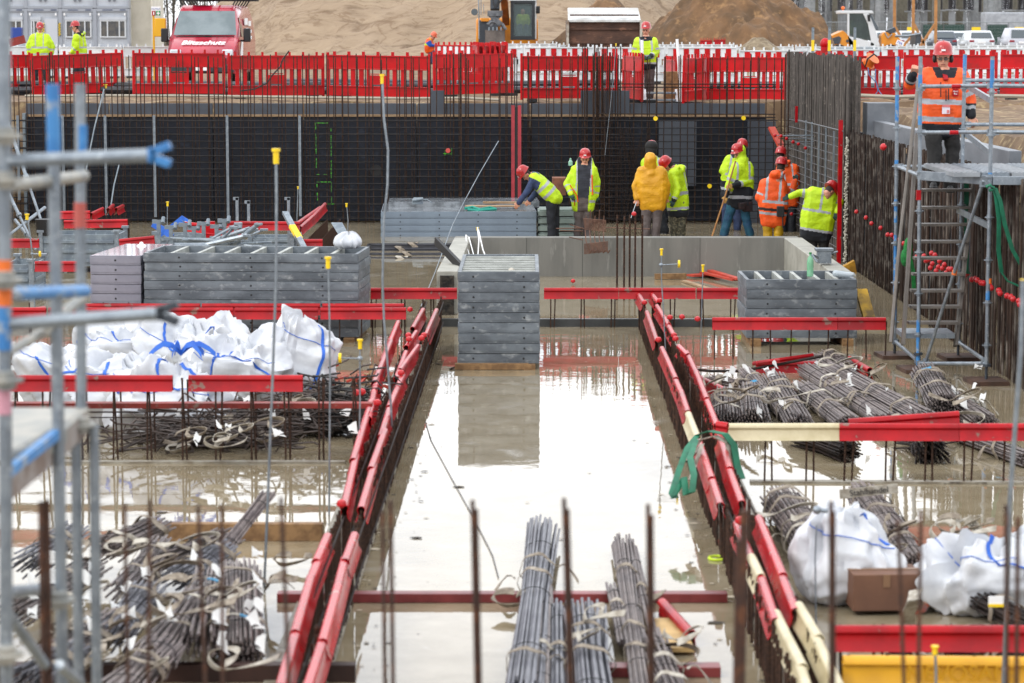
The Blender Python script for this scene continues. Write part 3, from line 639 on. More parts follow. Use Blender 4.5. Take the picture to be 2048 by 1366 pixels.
    def asj(c, n):
        ds = [segd(c, spine0, spine1)[0] - .17] + [segd(c, j['s' + s], j['e' + s])[0] - .07 for s in 'lr'] + [segd(c, j['e' + s], j['w' + s])[0] - .055 for s in 'lr']
        i = ds.index(min(ds)); q = (c - h)
        if hood != 'up' and jk.get('ncol') is not None and (c - j['nk']).length < .17 * k and (c - j['nk']).dot(ddn) < .055: return jk['ncol']
        if hood == 'up' and q.length < .2 * k: return 0
        if i == 0:
            tt = (c - spine0).dot(ddn) / L; uu = (c - spine0 - ddn * ((c - spine0).dot(ddn))).dot(latu)
            if openf and n.dot(fwd) > .25 and abs(uu) < openf * (1.15 - .25 * tt) and tt < 1.3: return 3 if tt < .74 else 4
            if openf and n.dot(fwd) > .1 and abs(uu) < openf * 1.12 and tt > .3: return 0
            if any(a < tt < b_ for a, b_ in th_): return 1
            if tt > dk: return 2
            if tband and tband[0] < tt < tband[1]: return 2
            if tv and tv[0] * .2 < abs(uu) - .0 < tv[1] * .2 + 0 and tt < tv[2]: return 1
            if jk.get('mid') and n.dot(-fwd) > .2 and abs(uu) < .02 and tt < th_[0][0]: return 1
            return 0
        tt = segd(c, *((j['s' + 'lr'[i - 1]], j['e' + 'lr'[i - 1]]) if i < 3 else (j['e' + 'lr'[i - 3]], j['w' + 'lr'[i - 3]])))[1]
        if vest: return 3 if (i > 2 or tt > .05) else 0
        if any(a < tt < b_ for a, b_ in (ua if i < 3 else fa)): return 1
        if i > 2 and tt > jk.get('cuff', 2): return 2
        return 0
    put('jacket', me, jm, t, asj, jk.get('fold', .013), D * 3)
    # ---- helmet
    if helm:
        m = MB(); pr = [(1.0, -.02), (1.0, .015), (.985, .05), (.92, .09), (.78, .125), (.55, .15), (.25, .162), (.0, .165)]; NU = 20; rings = []
        for i, (q, z) in enumerate(pr):
            ring = []
            for a in range(NU):
                t_ = 2 * math.pi * a / NU; x, y = .114 * q * math.cos(t_), .135 * q * math.sin(t_) - .005
                if i == 0: x *= 1.08; y = y * 1.08 + (.035 * max(0, math.sin(t_)) ** 2)
                if i == 7: x, y = .001 * math.cos(t_), .001 * math.sin(t_)
                ring.append(hl(x, y, z * .86 + .078))
            rings.append(ring)
        m.loft(rings)
        m.tube([hl(0, .125, .105), hl(0, .11, .16), hl(0, .03, .216), hl(0, -.07, .206), hl(0, -.12, .146)], .013 * k, 6)
        ho = m.build('helmet', helm, t, ang=60)
        if logo or vox < .02:
            q = MB(); q.box(hl(0, .137, .116), (.05 * k, .004, .022 * k), Matrix((r, f, u)).transposed()); q.build('helmet_mark', WHITE, ho, smooth=False)
    if extra: extra(t, j, hl, (r, u, f))
    return t

J5 = dict(hd=(1886, 118), nk=(1888, 147), sl=(1849, 155), sr=(1925, 156), el=(1818, 168, -.12), wl=(1827, 148, -.32), er=(1941, 199), wr=(1943, 232, -.05), pl=(1867, 248), pr=(1899, 248), kl=(1869, 298, -.1), kr=(1906, 296), al=(1867, 362, -.22), ar=(1900, 370, -.1))
def text(s, size, mat, parent, loc, rot, name='lettering', ext=.001, align='CENTER', shear=0, off=0):
    cu = bpy.data.curves.new(name, 'FONT'); cu.body = s; cu.size = size; cu.extrude = ext; cu.shear = shear; cu.offset = off; cu.align_x = align; cu.align_y = 'CENTER'
    o = bpy.data.objects.new('t', cu); C.objects.link(o); dg = bpy.context.evaluated_depsgraph_get(); me = bpy.data.meshes.new_from_object(o.evaluated_get(dg)); bpy.data.objects.remove(o)
    me.materials.clear(); me.materials.append(mat); ob = bpy.data.objects.new(name, me); C.objects.link(ob); ob.parent = parent; ob.location = V(loc) - WL[parent.name]
    ob.rotation_euler = rot.to_euler() if hasattr(rot, 'to_euler') else rot; return ob
def ex5(t, j, hl, ax):
    r, u, f = ax
    # glasses, ear muffs, badge, patch, pocket zips
    m = MB()
    for s in (-1, 1): m.sph(hl(s * .1, .0, -.0), (.028, .04, .05), 10, 8, Matrix((r, f, u)).transposed()); m.tube([hl(s * .112, 0, .05), hl(s * .112, .0, .02)], .01, 6)
    m.build('ear_muffs', BLK, t)
    m = MB()
    for s in (-1, 1): m.box(hl(s * .035, .098, .004), (.056, .006, .03), Matrix((r, f, u)).transposed())
    m.tube([hl(-.078, .0, .012), hl(-.066, .094, .012), hl(.066, .094, .012), hl(.078, 0, .012)], .004, 5); m.build('glasses', M('clear spectacle', '#6a625e', rough=.1, alpha=.6), t)
    def chest(x, y, d=-.2): return P(x, y, 33 + d)
    m = MB(); p = chest(1911, 185, -.185); m.box(p, (.075, .012, .095)); m.build('chest_patch', RED, t, smooth=False)
    text('Hoch\nBau', .03, WHITE, t, p + V((0, -.009, 0)), (math.pi / 2, 0, 0), 'patch_lettering')
    m = MB(); m.box(chest(1892, 219, -.205), (.1, .006, .11)); m.build('name_badge', M('badge card', '#d8d0d8', rough=.4), t, smooth=False)
    m = MB(); m.box(chest(1892, 212, -.21), (.1, .006, .03)); m.box(chest(1896, 223, -.211), (.03, .006, .04)); m.build('badge_print', M('badge pink', '#c87070', rough=.5), t, smooth=False)
    m = MB()
    for x, y0, y1 in ((1881.5, 164, 194), (1897, 177, 200), (1892, 179, 202)): m.beam(chest(x, y0, -.2), chest(x, y1, -.2), .012, .012)
    m.build('zips', BLK, t, smooth=False)
    m = MB(); m.beam(chest(1889, 147, -.1), chest(1892, 160, -.17), .06, .02); m.build('red_shirt_collar', RED, t, smooth=False)
person('man in orange and navy jacket, one fist raised, on the scaffold tower stairs', 33, J5, (-8, 4), legs=BLKC,
       jk=dict(mats=[HIO, REFL, NAVY, NAVY], th=[(.42, .52), (.76, .86)], tv=None, ua=[(.62, .82)], fa=[(.42, .62)], cuff=.3, dark=.9, ncol=2), vox=.0105, fat=1.1, size=1.06, logo=True, hem=.06, extra=ex5, hands=((( .1, -.6, .75), (0, -1, 0), 1.5), None))
def strap_marks(): pass
person('bending worker in a yellow vest over a blue sweatshirt reaching onto the blue-grey panel stack', 51,
       dict(hd=(1053, 349), nk=(1067, 353), sl=(1068, 357, -.17), sr=(1072, 355, .2), el=(1056, 381, -.2), wl=(1038, 405, -.2), er=(1076, 381, .2), wr=(1060, 400, .15), pl=(1103, 393, -.1), pr=(1109, 393, .12), kl=(1102, 432, -.1), kr=(1110, 432, .15), al=(1103, 472, -.1), ar=(1110, 474, .15)),
       (-78, 55), legs=NAVY, jk=dict(mats=[HIV, REFL, NAVY, DENIM], vest=1, th=[(.36, .47), (.66, .77)], tv=None, collar=1, ncol=3, chest=-80), hem=.05, hands=(((-.5, 0, -.8), (0, -1, 0), .5), None))
def ex7(t, j, hl, ax):
    m = MB(); p = P(1148, 412, 51.2); m.tube([P(1149, 396, 51.25), P(1149, 412, 51.25)], .008, 5, 0); m.build('red_lanyard', RED, t)
    m = MB(); m.tube([P(1140, 370, 51.22), P(1154, 392, 51.25), P(1156, 404, 51.25)], .012, 5); m.tube([P(1184, 350, 51.25), P(1185, 390, 51.25)], .014, 5); m.build('orange_straps', HIO, t)
person('worker facing us, open yellow jacket over a dark jumper, helmet bowed', 51.4,
       dict(hd=(1170, 318), nk=(1169, 334), sl=(1149, 341), sr=(1187, 341), el=(1133, 368), wl=(1142, 388, -.15), er=(1195, 366), wr=(1193, 391), pl=(1157, 400), pr=(1176, 400), kl=(1157, 437), kr=(1175, 437), al=(1155, 470), ar=(1174, 472)),
       (-2, 13), legs=TAUPE, hood='down', jk=dict(mats=[HIV, REFL, NAVY, DGRY, TAUPE], open=.115, flap=1, th=[(.5, .57), (.8, .87)], tv=(.6, .78, .5), fa=[(.1, .3), (.7, .85)]), glove=GLOVE, hem=.14, extra=ex7)
def ex8(t, j, hl, ax):
    m = MB(); m.tube([P(1273, 404, 49.8), P(1262, 436, 49.7)], .008, 5); m.build('held_rod', GALV, t)
person('worker with his back to us in a long mustard raincoat with the hood up', 50,
       dict(hd=(1301, 323), nk=(1301, 336), sl=(1281, 345), sr=(1325, 345), el=(1270, 372), wl=(1273, 398, -.05), er=(1335, 371), wr=(1332, 395, .05), pl=(1293, 400), pr=(1317, 400), kl=(1293, 438), kr=(1314, 438), al=(1292, 478), ar=(1311, 478)),
       (175, 5), legs=TAUPE, hood='up', helm=None, jk=dict(mats=[RAIN, RAIN, RAIN, RAIN], th=[], tv=None, fa=[], fold=.014), hem=.1, fat=1.06, extra=ex8)
person('mostly hidden worker in a black hood and yellow jacket behind the mustard raincoat', 52,
       dict(hd=(1303, 302), nk=(1306, 318), sl=(1290, 326), sr=(1326, 326), el=(1292, 350), wl=(1298, 372), er=(1330, 350), wr=(1326, 372), pl=(1300, 385), pr=(1318, 385), kl=(1300, 420), kr=(1318, 420), al=(1326, 462), ar=(1331, 462)),
       (170, 10), legs=NAVY, helm=HELM, jk=dict(mats=[HIV, REFL, NAVY, NAVY]), extra=lambda t, j, hl, ax: (lambda m: (m.sph(hl(0, -.02, .09), (.135, .15, .125), 14, 10, Matrix((ax[0], ax[2], ax[1])).transposed()), m.sph(hl(0, -.05, 0), (.12, .1, .14), 12, 8)) and m.build('black_hood', BLKC, t))(MB()))
person('worker in a bright yellow-green jacket and camouflage trousers looking down beside the mustard raincoat', 50.4,
       dict(hd=(1336, 331), nk=(1351, 340), sl=(1346, 348, -.15), sr=(1360, 345, .2), el=(1356, 379, -.25), wl=(1348, 400, -.3), er=(1366, 378, .2), wr=(1340, 396, .1), pl=(1347, 404), pr=(1363, 404), kl=(1347, 440), kr=(1363, 440), al=(1350, 473), ar=(1362, 473)),
       (-62, 48), legs=CAMO, jk=dict(mats=[HIV, REFL, NAVY, NAVY], th=[(.47, .56), (.86, .93)], tv=(.7, .9, .45), dark=.94, chest=-70, fa=[(.75, .9)], cuff=.93), glove=GLOVE, hem=.2, hood='down', extra=lambda t, j, hl, ax: (lambda m: m.sph(hl(0, -.03, .01), (.09, .1, .1), 12, 8) and m.build('black_cap', BLKC, t))(MB()))
def ex11(t, j, hl, ax):
    m = MB(); m.box(P(1494, 413, 50.35), (.2, .14, .2), .3); m.box(P(1484, 412, 50.25), (.12, .1, .14), .3, 0, 1.2); m.build('tool_pouch', M('black red pouch', '#2a1418', '#141216', 20, .7), t, bevel=.02)
person('worker holding a long wooden handle, yellow hood over his red helmet', 50.4,
       dict(hd=(1477, 308), nk=(1483, 324), sl=(1470, 335, -.1), sr=(1497, 334, .05), el=(1499, 362, -.1), wl=(1452, 392, -.25), er=(1500, 364, -.05), wr=(1466, 371, -.3), pl=(1467, 400), pr=(1491, 400), kl=(1457, 433), kr=(1491, 433), al=(1447, 470), ar=(1500, 470)) | dict(el=(1458, 366, -.15)),
       (-50, 18), legs=PETR, hood='up', glove=GLOVY, jk=dict(mats=[HIV, REFL, NAVY, NAVY], th=[(.36, .45), (.78, .87)], tv=(.55, .75, .36), dark=.52, ua=[(.7, .88)], fa=[(.5, .62)], cuff=.62, chest=-35), hem=.06, extra=ex11)
m = MB(); m.tube([P(1471, 322, 50.05), P(1448, 400, 49.95), P(1423, 476, 49.6), P(1421, 486, 49.5)], .016, 6); tag(m.build('broom_stick', M('light wood handle', '#a0723c', '#8a5c2c', 6, .6)), 'long slanting wooden tool handle held by the man with the yellow hood', 'tool handle')
person('worker half hidden behind the man who holds the wooden handle', 53,
       dict(hd=(1484, 298), nk=(1478, 312), sl=(1456, 320), sr=(1490, 322), el=(1444, 342), wl=(1455, 352, .1), er=(1494, 345), wr=(1486, 365), pl=(1455, 385), pr=(1477, 385), kl=(1452, 420), kr=(1474, 420), al=(1451, 455), ar=(1475, 458)),
       (160, 15), legs=DENIM, hood=None, jk=dict(mats=[HIV, REFL, NAVY, NAVY], th=[(.38, .45), (.8, .87)], tv=(.5, .7, .4), dark=.62, ncol=2), hem=.06)
def ex13(t, j, hl, ax):
    m = MB(); m.box(P(1561, 423, 48.75), (.14, .12, .2)); m.caps(P(1565, 430, 48.7), P(1566, 455, 48.7), .012); m.build('belt_pouch', BLK, t, bevel=.01)
person('worker seen from behind in orange jacket, black belt and yellow trousers', 49,
       dict(hd=(1562, 336), nk=(1556, 350), sl=(1527, 369), sr=(1566, 371), el=(1517, 396), wl=(1530, 412, .2), er=(1580, 392, .1), wr=(1590, 362, .15), pl=(1537, 425), pr=(1559, 425), kl=(1535, 460), kr=(1557, 460), al=(1536, 496), ar=(1556, 496)),
       (155, 15), legs=RAINT, hood='down', glove=GLOVE, jk=dict(mats=[HIO, REFL, BLKC, NAVY], th=[(.42, .5), (.76, .83)], tv=(.52, .75, .44), band=(.64, .72), fa=[(.25, .45)], ua=[(.6, .75)], chest=160), hem=.16, fat=1.05, extra=ex13)
person('worker in orange seen behind the corner bars, only the red helmet clear', 52.6,
       dict(hd=(1561, 314), nk=(1568, 328), sl=(1560, 338), sr=(1590, 338), el=(1558, 362), wl=(1564, 380), er=(1594, 362), wr=(1590, 382), pl=(1566, 392), pr=(1584, 392), kl=(1566, 430), kr=(1584, 430), al=(1566, 464), ar=(1584, 464)),
       (150, 15), legs=NAVY, hood='down', jk=dict(mats=[HIO, REFL, NAVY, NAVY]))
person('worker bent over in a long bright yellow jacket at the concrete wall corner', 45.4,
       dict(hd=(1658, 383, -.1), nk=(1646, 387), sl=(1622, 387), sr=(1664, 394), el=(1598, 386), wl=(1580, 393, -.1), er=(1681, 404), wr=(1674, 424, -.1), pl=(1620, 447), pr=(1650, 450), kl=(1624, 485), kr=(1648, 487), al=(1626, 526), ar=(1646, 528)),
       (130, 50), legs=BLKC, hood=None, glove=GLOVE, jk=dict(mats=[HIV, REFL, NAVY, NAVY], th=[(.36, .42), (.84, .9)], tv=None, mid=1, ua=[(.55, .75)], fa=[], dark=.9, chest=160), hem=.2, fat=1.12)
# people up on the site level
person('worker in a yellow jacket and red helmet facing us behind the leftmost red barriers', 79,
       dict(hd=(80, 58), nk=(80, 70), sl=(64, 75), sr=(96, 75), el=(56, 92), wl=(58, 108), er=(106, 92), wr=(104, 108), pl=(71, 112), pr=(91, 112), kl=(71, 142), kr=(91, 142), al=(71, 172), ar=(91, 172)),
       (8, 14), legs=NAVY, hood='down', jk=dict(mats=[HIV, REFL, NAVY, BLKC], tv=(.5, .7, .45)), hem=.1, vox=.016)
person('worker in yellow jacket seen in profile near the site cabins', 79,
       dict(hd=(151, 56), nk=(157, 69), sl=(152, 75, -.2), sr=(164, 74, .2), el=(152, 93, -.2), wl=(143, 104, -.2), er=(168, 92, .2), wr=(160, 106, .2), pl=(152, 112), pr=(164, 112), kl=(152, 142), kr=(164, 142), al=(152, 172), ar=(164, 172)),
       (-80, 5), legs=NAVY, hood='down', jk=dict(mats=[HIV, REFL, NAVY, BLKC], chest=-80, ncol=3), hem=.1, vox=.016)
person('crouching worker in a blue jacket and orange vest behind the red barriers', 103,
       dict(hd=(866, 74), nk=(861, 79), sl=(857, 82, -.15), sr=(862, 82, .15), el=(861, 90, -.15), wl=(867, 91, -.1), er=(866, 90, .15), wr=(869, 91, .1), pl=(856, 99), pr=(862, 99), kl=(864, 110), kr=(868, 110), al=(862, 124), ar=(867, 124)),
       (62, 30), legs=DENIM, helm=M('orange helmet', '#c85a3a', rough=.4), jk=dict(mats=[HIO, HIV, NAVY, M('bright blue sleeve', '#1c4fae', rough=.7)], vest=1, th=[(.3, .5)], chest=60), hem=.04, vox=.018)
person('worker in a yellow jacket standing at the head of the steps between the red barriers', 59.5,
       dict(hd=(1292, 62), nk=(1292, 77), sl=(1274, 84), sr=(1309, 84), el=(1268, 104), wl=(1284, 112, -.2), er=(1314, 104), wr=(1302, 112, -.2), pl=(1284, 126), pr=(1301, 126), kl=(1285, 160), kr=(1301, 160), al=(1287, 192), ar=(1301, 192)),
       (-14, 2), legs=TAUPE, glove=GLOVE, jk=dict(mats=[HIV, REFL, NAVY, NAVY], th=[(.55, .62), (.86, .93)], tv=(.55, .75, .52), ua=[(.6, .8)], fa=[(.72, .85)], cuff=.86, ncol=2, dark=.94), hem=.06)
# ================================================================ barriers
def barrier_proto(red=True, white=False, stripe=False, W=2.1):
    mat = WHP if white else REDP
    t = T('plastic_barrier', 'x', 'barrier', (0, 0, 0)); m = MB(); th_ = .045
    m.box((0, 0, .84), (W, th_, .3)); m.box((0, 0, .15), (W, th_, .2)); m.box((0, -.012, .985), (W - .04, th_ + .03, .03)); m.box((0, -.012, .675), (W - .04, th_ + .03, .025)); m.box((0, -.012, .262), (W - .04, th_ + .03, .025))
    m.box((0, -.012, .05), (W - .04, th_ + .02, .03))
    for s in (-1, 1): m.box((s * (W / 2 - .03), 0, .475), (.06, th_ + .01, .388)); m.cyl((s * (W / 2 - .02), 0, .0), (s * (W / 2 - .02), 0, 1.06), .03, 8)
    x = -W / 2 + .2; i = 0
    while x < W / 2 - .12:
        if abs(x) > .2: m.box((x, 0, .475), (.085, th_ - .008, .388))
        x += .17
    m.box((0, .0, .42), (.36, th_ - .004, .22)); m.box((0, -.02, .56), (.3, .02, .02)); m.box((-.155, 0, .3), (.05, th_ - .01, .06)); m.box((.155, 0, .3), (.05, th_ - .01, .06)); m.box((-.2, 0, .475), (.05, th_ - .006, .388)); m.box((.2, 0, .475), (.05, th_ - .006, .388))
    for k in range(7): m.box((-W / 2 + .16 + k * (W - .32) / 6, 0, 1.04), (.05, th_ - .005, .09))
    for k in range(6): m.cyl((-W / 2 + .3 + k * .3, -th_ / 2 - .004, .86 + (.05 if k % 2 else -.05)), (-W / 2 + .3 + k * .3, -th_ / 2 + .006, .86 + (.05 if k % 2 else -.05)), .028, 8)
    m.build('panel', mat, t, smooth=False)
    if stripe:
        for k in range(6): m = MB(); m.box((-W / 2 + .25 + k * .32, -.03, .83), (.16, .015, .25)); m.build('warning_field', REDP if white else WHP, t, smooth=False)
    for s in (-1, 1): m = MB(); m.box((s * (W / 2 - .25), 0, .0), (.22, .7, .07)); m.build('foot', BLK, t, smooth=False)
    return t
PR = barrier_proto(); PW = barrier_proto(white=True); PS = barrier_proto(white=True, stripe=True); PRS = barrier_proto(stripe=True)
used = set()
def barrier(proto, x1, D1, x2, D2, label, group, dz=0, tilt=0, z=None):
    a, b = P(x1, 100, D1), P(x2, 100, D2); a.z = b.z = 0; d = b - a; c = (a + b) / 2
    zz = (th(c.x, c.y) + .03 if z is None else z) + dz; loc = (c.x, c.y, zz); rot = (0, tilt, math.atan2(d.y, d.x))
    if proto.name in used: r = copy_thing(proto, loc, rot, label, group)
    else: used.add(proto.name); r = proto; r.location = loc; r.rotation_euler = rot; r['label'] = label; r['group'] = group
    r.scale = (d.length / 2.13, 1, 1 + random.uniform(-.015, .015)); r.rotation_euler[0] = random.uniform(-.03, .03); return r
fr = [(-122, 64, 61, 65, 'at the far left, behind the grey scaffold', 0, 0), (62, 63.3, 249, 65, 'tilted, its right end raised, under the two men in yellow', .0, -.028), (263, 61.6, 450, 62, 'below the bonnet of the red van', -.02, .006), (454, 62, 649, 62.4, 'right of the red van, crossed by a black cable', -.02, 0), (652, 62, 862, 60.8, 'left of the crouching man in blue', 0, .01), (866, 60.8, 1027, 62.6, 'in front of the excavator bucket', 0, -.006),
      (1040, 58.3, 1236, 58.3, 'in front of the rusty open container', 0, 0), (1413, 59.5, 1588, 59, 'right of the open gate', 0, 0), (1592, 59.2, 1713, 59.2, 'behind the tall dense column of bars', 0, 0), (1616, 59.6, 1803, 59.4, 'with the cable reel hanging on it', 0, 0), (1807, 59.4, 1997, 59.2, 'behind the man in orange', 0, 0), (2001, 59.2, 2190, 59, 'at the right edge', 0, 0)]
for x1, d1, x2, d2, l, dz, tl in fr: barrier(PR, x1, d1, x2, d2, 'red front row barrier, ' + l, 'red plastic barriers along the pit edge', dz, tl)
for x1, d1, x2, d2, l in ((1246, 60.2, 1285, 56.9, 'leaf left of the steps'), (1330, 62.8, 1353, 60, 'inner leaf right of the steps'), (1366, 57.0, 1411, 59.8, 'leaf right of the steps, slanting away')):
    barrier(PR, x1, d1, x2, d2, 'red plastic barrier turned as a gate, ' + l, 'red barriers turned at the steps', -.06)
for i in range(9):
    x1 = 905 + i * 143
    if 5: barrier(PS, x1, 74 - i * .3, x1 + 140, 74 - i * .3, 'white barrier with red fields behind the front row, %s from the left' % ORD[i], 'white and red barriers in the second row', .14)
for i in range(12):
    x1 = 1000 + i * 118
    if not 1560 < x1 < 1580: barrier(PW, x1, 92, x1 + 115, 92, 'plain white barrier of the far row, %s from the left' % ORD[i], 'white barriers in the far row', .13)
for i in range(3): x1 = -40 + i * 128; barrier(PW, x1 + 30, 84, x1 + 156, 84, 'plain white barrier below the site cabins, %s from the left' % ORD[i], 'white barriers below the cabins', .16)
barrier(PRS, 870, 71.5, 948, 70, 'red barrier with white squares leaning beside the crouching man', 'red barriers near the excavator', .26)
for i in range(6): barrier(PR, 948 + i * 11, 70, 958 + i * 11, 67, 'upright red barrier in the tight row below the excavator bucket, %s from the left' % ORD[i], 'stacked red barriers below the bucket', .2)
for i, (x, D) in enumerate(((1400, 93), (1427, 93.3))): barrier(PR, x, D, x + 24, D, 'small far red barrier showing above the white row before the soil mound, %s one' % ('left', 'right')[i], 'far red barriers', .32)

# hoses, pipes and clutter on the site level
for i, (x0, x1, Y, r) in enumerate(((-6, 640, 64.6, .11), (250, 1010, 65.5, .1), (560, 1240, 66, .12), (1400, 2060, 63, .1), (1480, 2060, 64.5, .11))):
    m = MB(); a, b = P(x0, 100, Y), P(x1, 100, Y)
    for k in range(3):
        pts = [V((a.x + (b.x - a.x) * q / 6, Y + k * .27 + .1 * math.sin(q * 1.7 + i), th(a.x, Y) + .12 + (k % 2) * .13 + .03 * math.sin(q + k))) for q in range(7)]; m.tube(pts, r * .8, 8)
    tag(m.build('black_pipe', M('black plastic pipe', '#1b1c20', '#2a2c32', 4, .4)), 'bundle of black plastic pipes lying behind the red barriers, %s' % ('left end', 'left of centre', 'centre', 'right of the gate', 'right end')[i], 'pipes')
m = MB(); m.tube([P(x, y, 58.2) for x, y in ((50, 192), (200, 191), (420, 192), (620, 195), (820, 197), (930, 196), (1000, 200))], .035, 6); tag(m.build('pale_hose', M('pale grey hose', '#9a9284', rough=.7)), 'long pale hose lying on the sand edge under the red barriers at the left', 'hose')
m = MB(); m.tube([P(x, y, 58) for x, y in ((1700, 190), (1790, 194), (1900, 190), (2060, 193))], .05, 6); tag(m.build('pale_hose', M('pale grey hose', '')), 'pale hose lying at the sand edge right of the dense column of bars', 'hose')
m = MB(); m.tube([P(x, y, 60.9) for x, y in ((578, 102), (566, 118), (560, 134), (545, 150), (534, 166), (510, 178), (480, 182))], .018, 5); tag(m.build('black_cable', BLK), 'black cable hanging over the red barrier right of the van', 'cable')
# ---------------------------------------------------------------- steps between the gate leaves
t = T('access_steps', 'short metal steps with white posts leading down from the gate in the barriers', 'steps', V((P(1322, 100, 57.6).x, 57.6, 2.3)))
m = MB(); c = P(1322, 190, 57.7)
for k, y in enumerate((186, 200)): p = P(1322, y, 57.8 - k * .25); m.box(p, (.66, .28, .04))
m.build('tread', GALVD, t, smooth=False, bevel=.005)
m = MB()
for x in (1291, 1354): p = P(x, 197, 57.5); m.beam(p + V((0, .4, .16)), p + V((0, -.1, -.22)), .05, .1)
m.build('stringer', WHP, t, smooth=False)
for x0, y0, x1, y1 in ((1284, 80, 1286, 209), (1354, 78, 1363, 209)): m = MB(); m.cyl(P(x0, y0, 57.3), P(x1, y1, 57.3), .032, 10); m.build('white_post', WHITE, t)
m = MB(); p = P(1342, 170, 59.3); m.box(p, (.32, .5, .62)); tag(m.build('wooden_box', WOOD, smooth=False), 'brown wooden box standing beside the man at the head of the steps', 'box')

# ---------------------------------------------------------------- container
def skip():
    a, b = P(1137, 97, 85), P(1280, 97, 85); zt = P(1200, 17, 85).z; zb = 2.66; t = T('rolloff_container', 'open rusty steel container with a white folded top flap in front of the soil heap', 'container', ((a.x + b.x) / 2, 85, zb))
    rm = M('rusty container steel', '#3a2419', '#54382a', 1.2, .75, c3='#6e4c3a', s3=2.5, st=(1, 1, 3), bump=.3)
    W = b.x - a.x; cx = (a.x + b.x) / 2; zt -= .38
    m = MB(); m.box((cx, 85.1, (zb + zt) / 2), (W - .06, .06, zt - zb)); m.box((cx, 88, (zb + zt) / 2), (W, .06, zt - zb)); m.box((a.x, 86.5, (zb + zt) / 2), (.06, 3, zt - zb)); m.box((b.x, 86.5, (zb + zt) / 2), (.06, 3, zt - zb)); m.box((cx, 86.5, zb), (W, 3, .08)); m.build('body', rm, t, smooth=False)
    m = MB()
    for k in range(5): m.box((cx, 85.05, zb + .35 + k * .45), (W - .1, .06, .05))
    m.build('ribs', rm, t, smooth=False)
    m = MB(); m.add([(a.x - .02, 84.95, zt), (b.x + .02, 84.95, zt), (b.x, 86.5, zt + .42), (a.x, 86.5, zt + .42), (a.x - .02, 84.95, zt - .06), (b.x + .02, 84.95, zt - .06), (b.x, 86.5, zt + .36), (a.x, 86.5, zt + .36)], [(0, 1, 2, 3), (7, 6, 5, 4), (0, 4, 5, 1), (1, 5, 6, 2), (2, 6, 7, 3), (3, 7, 4, 0)]); m.build('top_flap', M('white worn flap', '#c6c8c8', '#a8a6a2', 2, .6), t, smooth=False)
    for X in (a.x - .03, b.x + .03): m = MB(); m.box((X, 84.95, (zb + zt) / 2), (.08, .1, zt - zb)); m.build('corner_post', M('pale post', '#a8a498', '#6a5444', 3, .7), t, smooth=False)
skip()

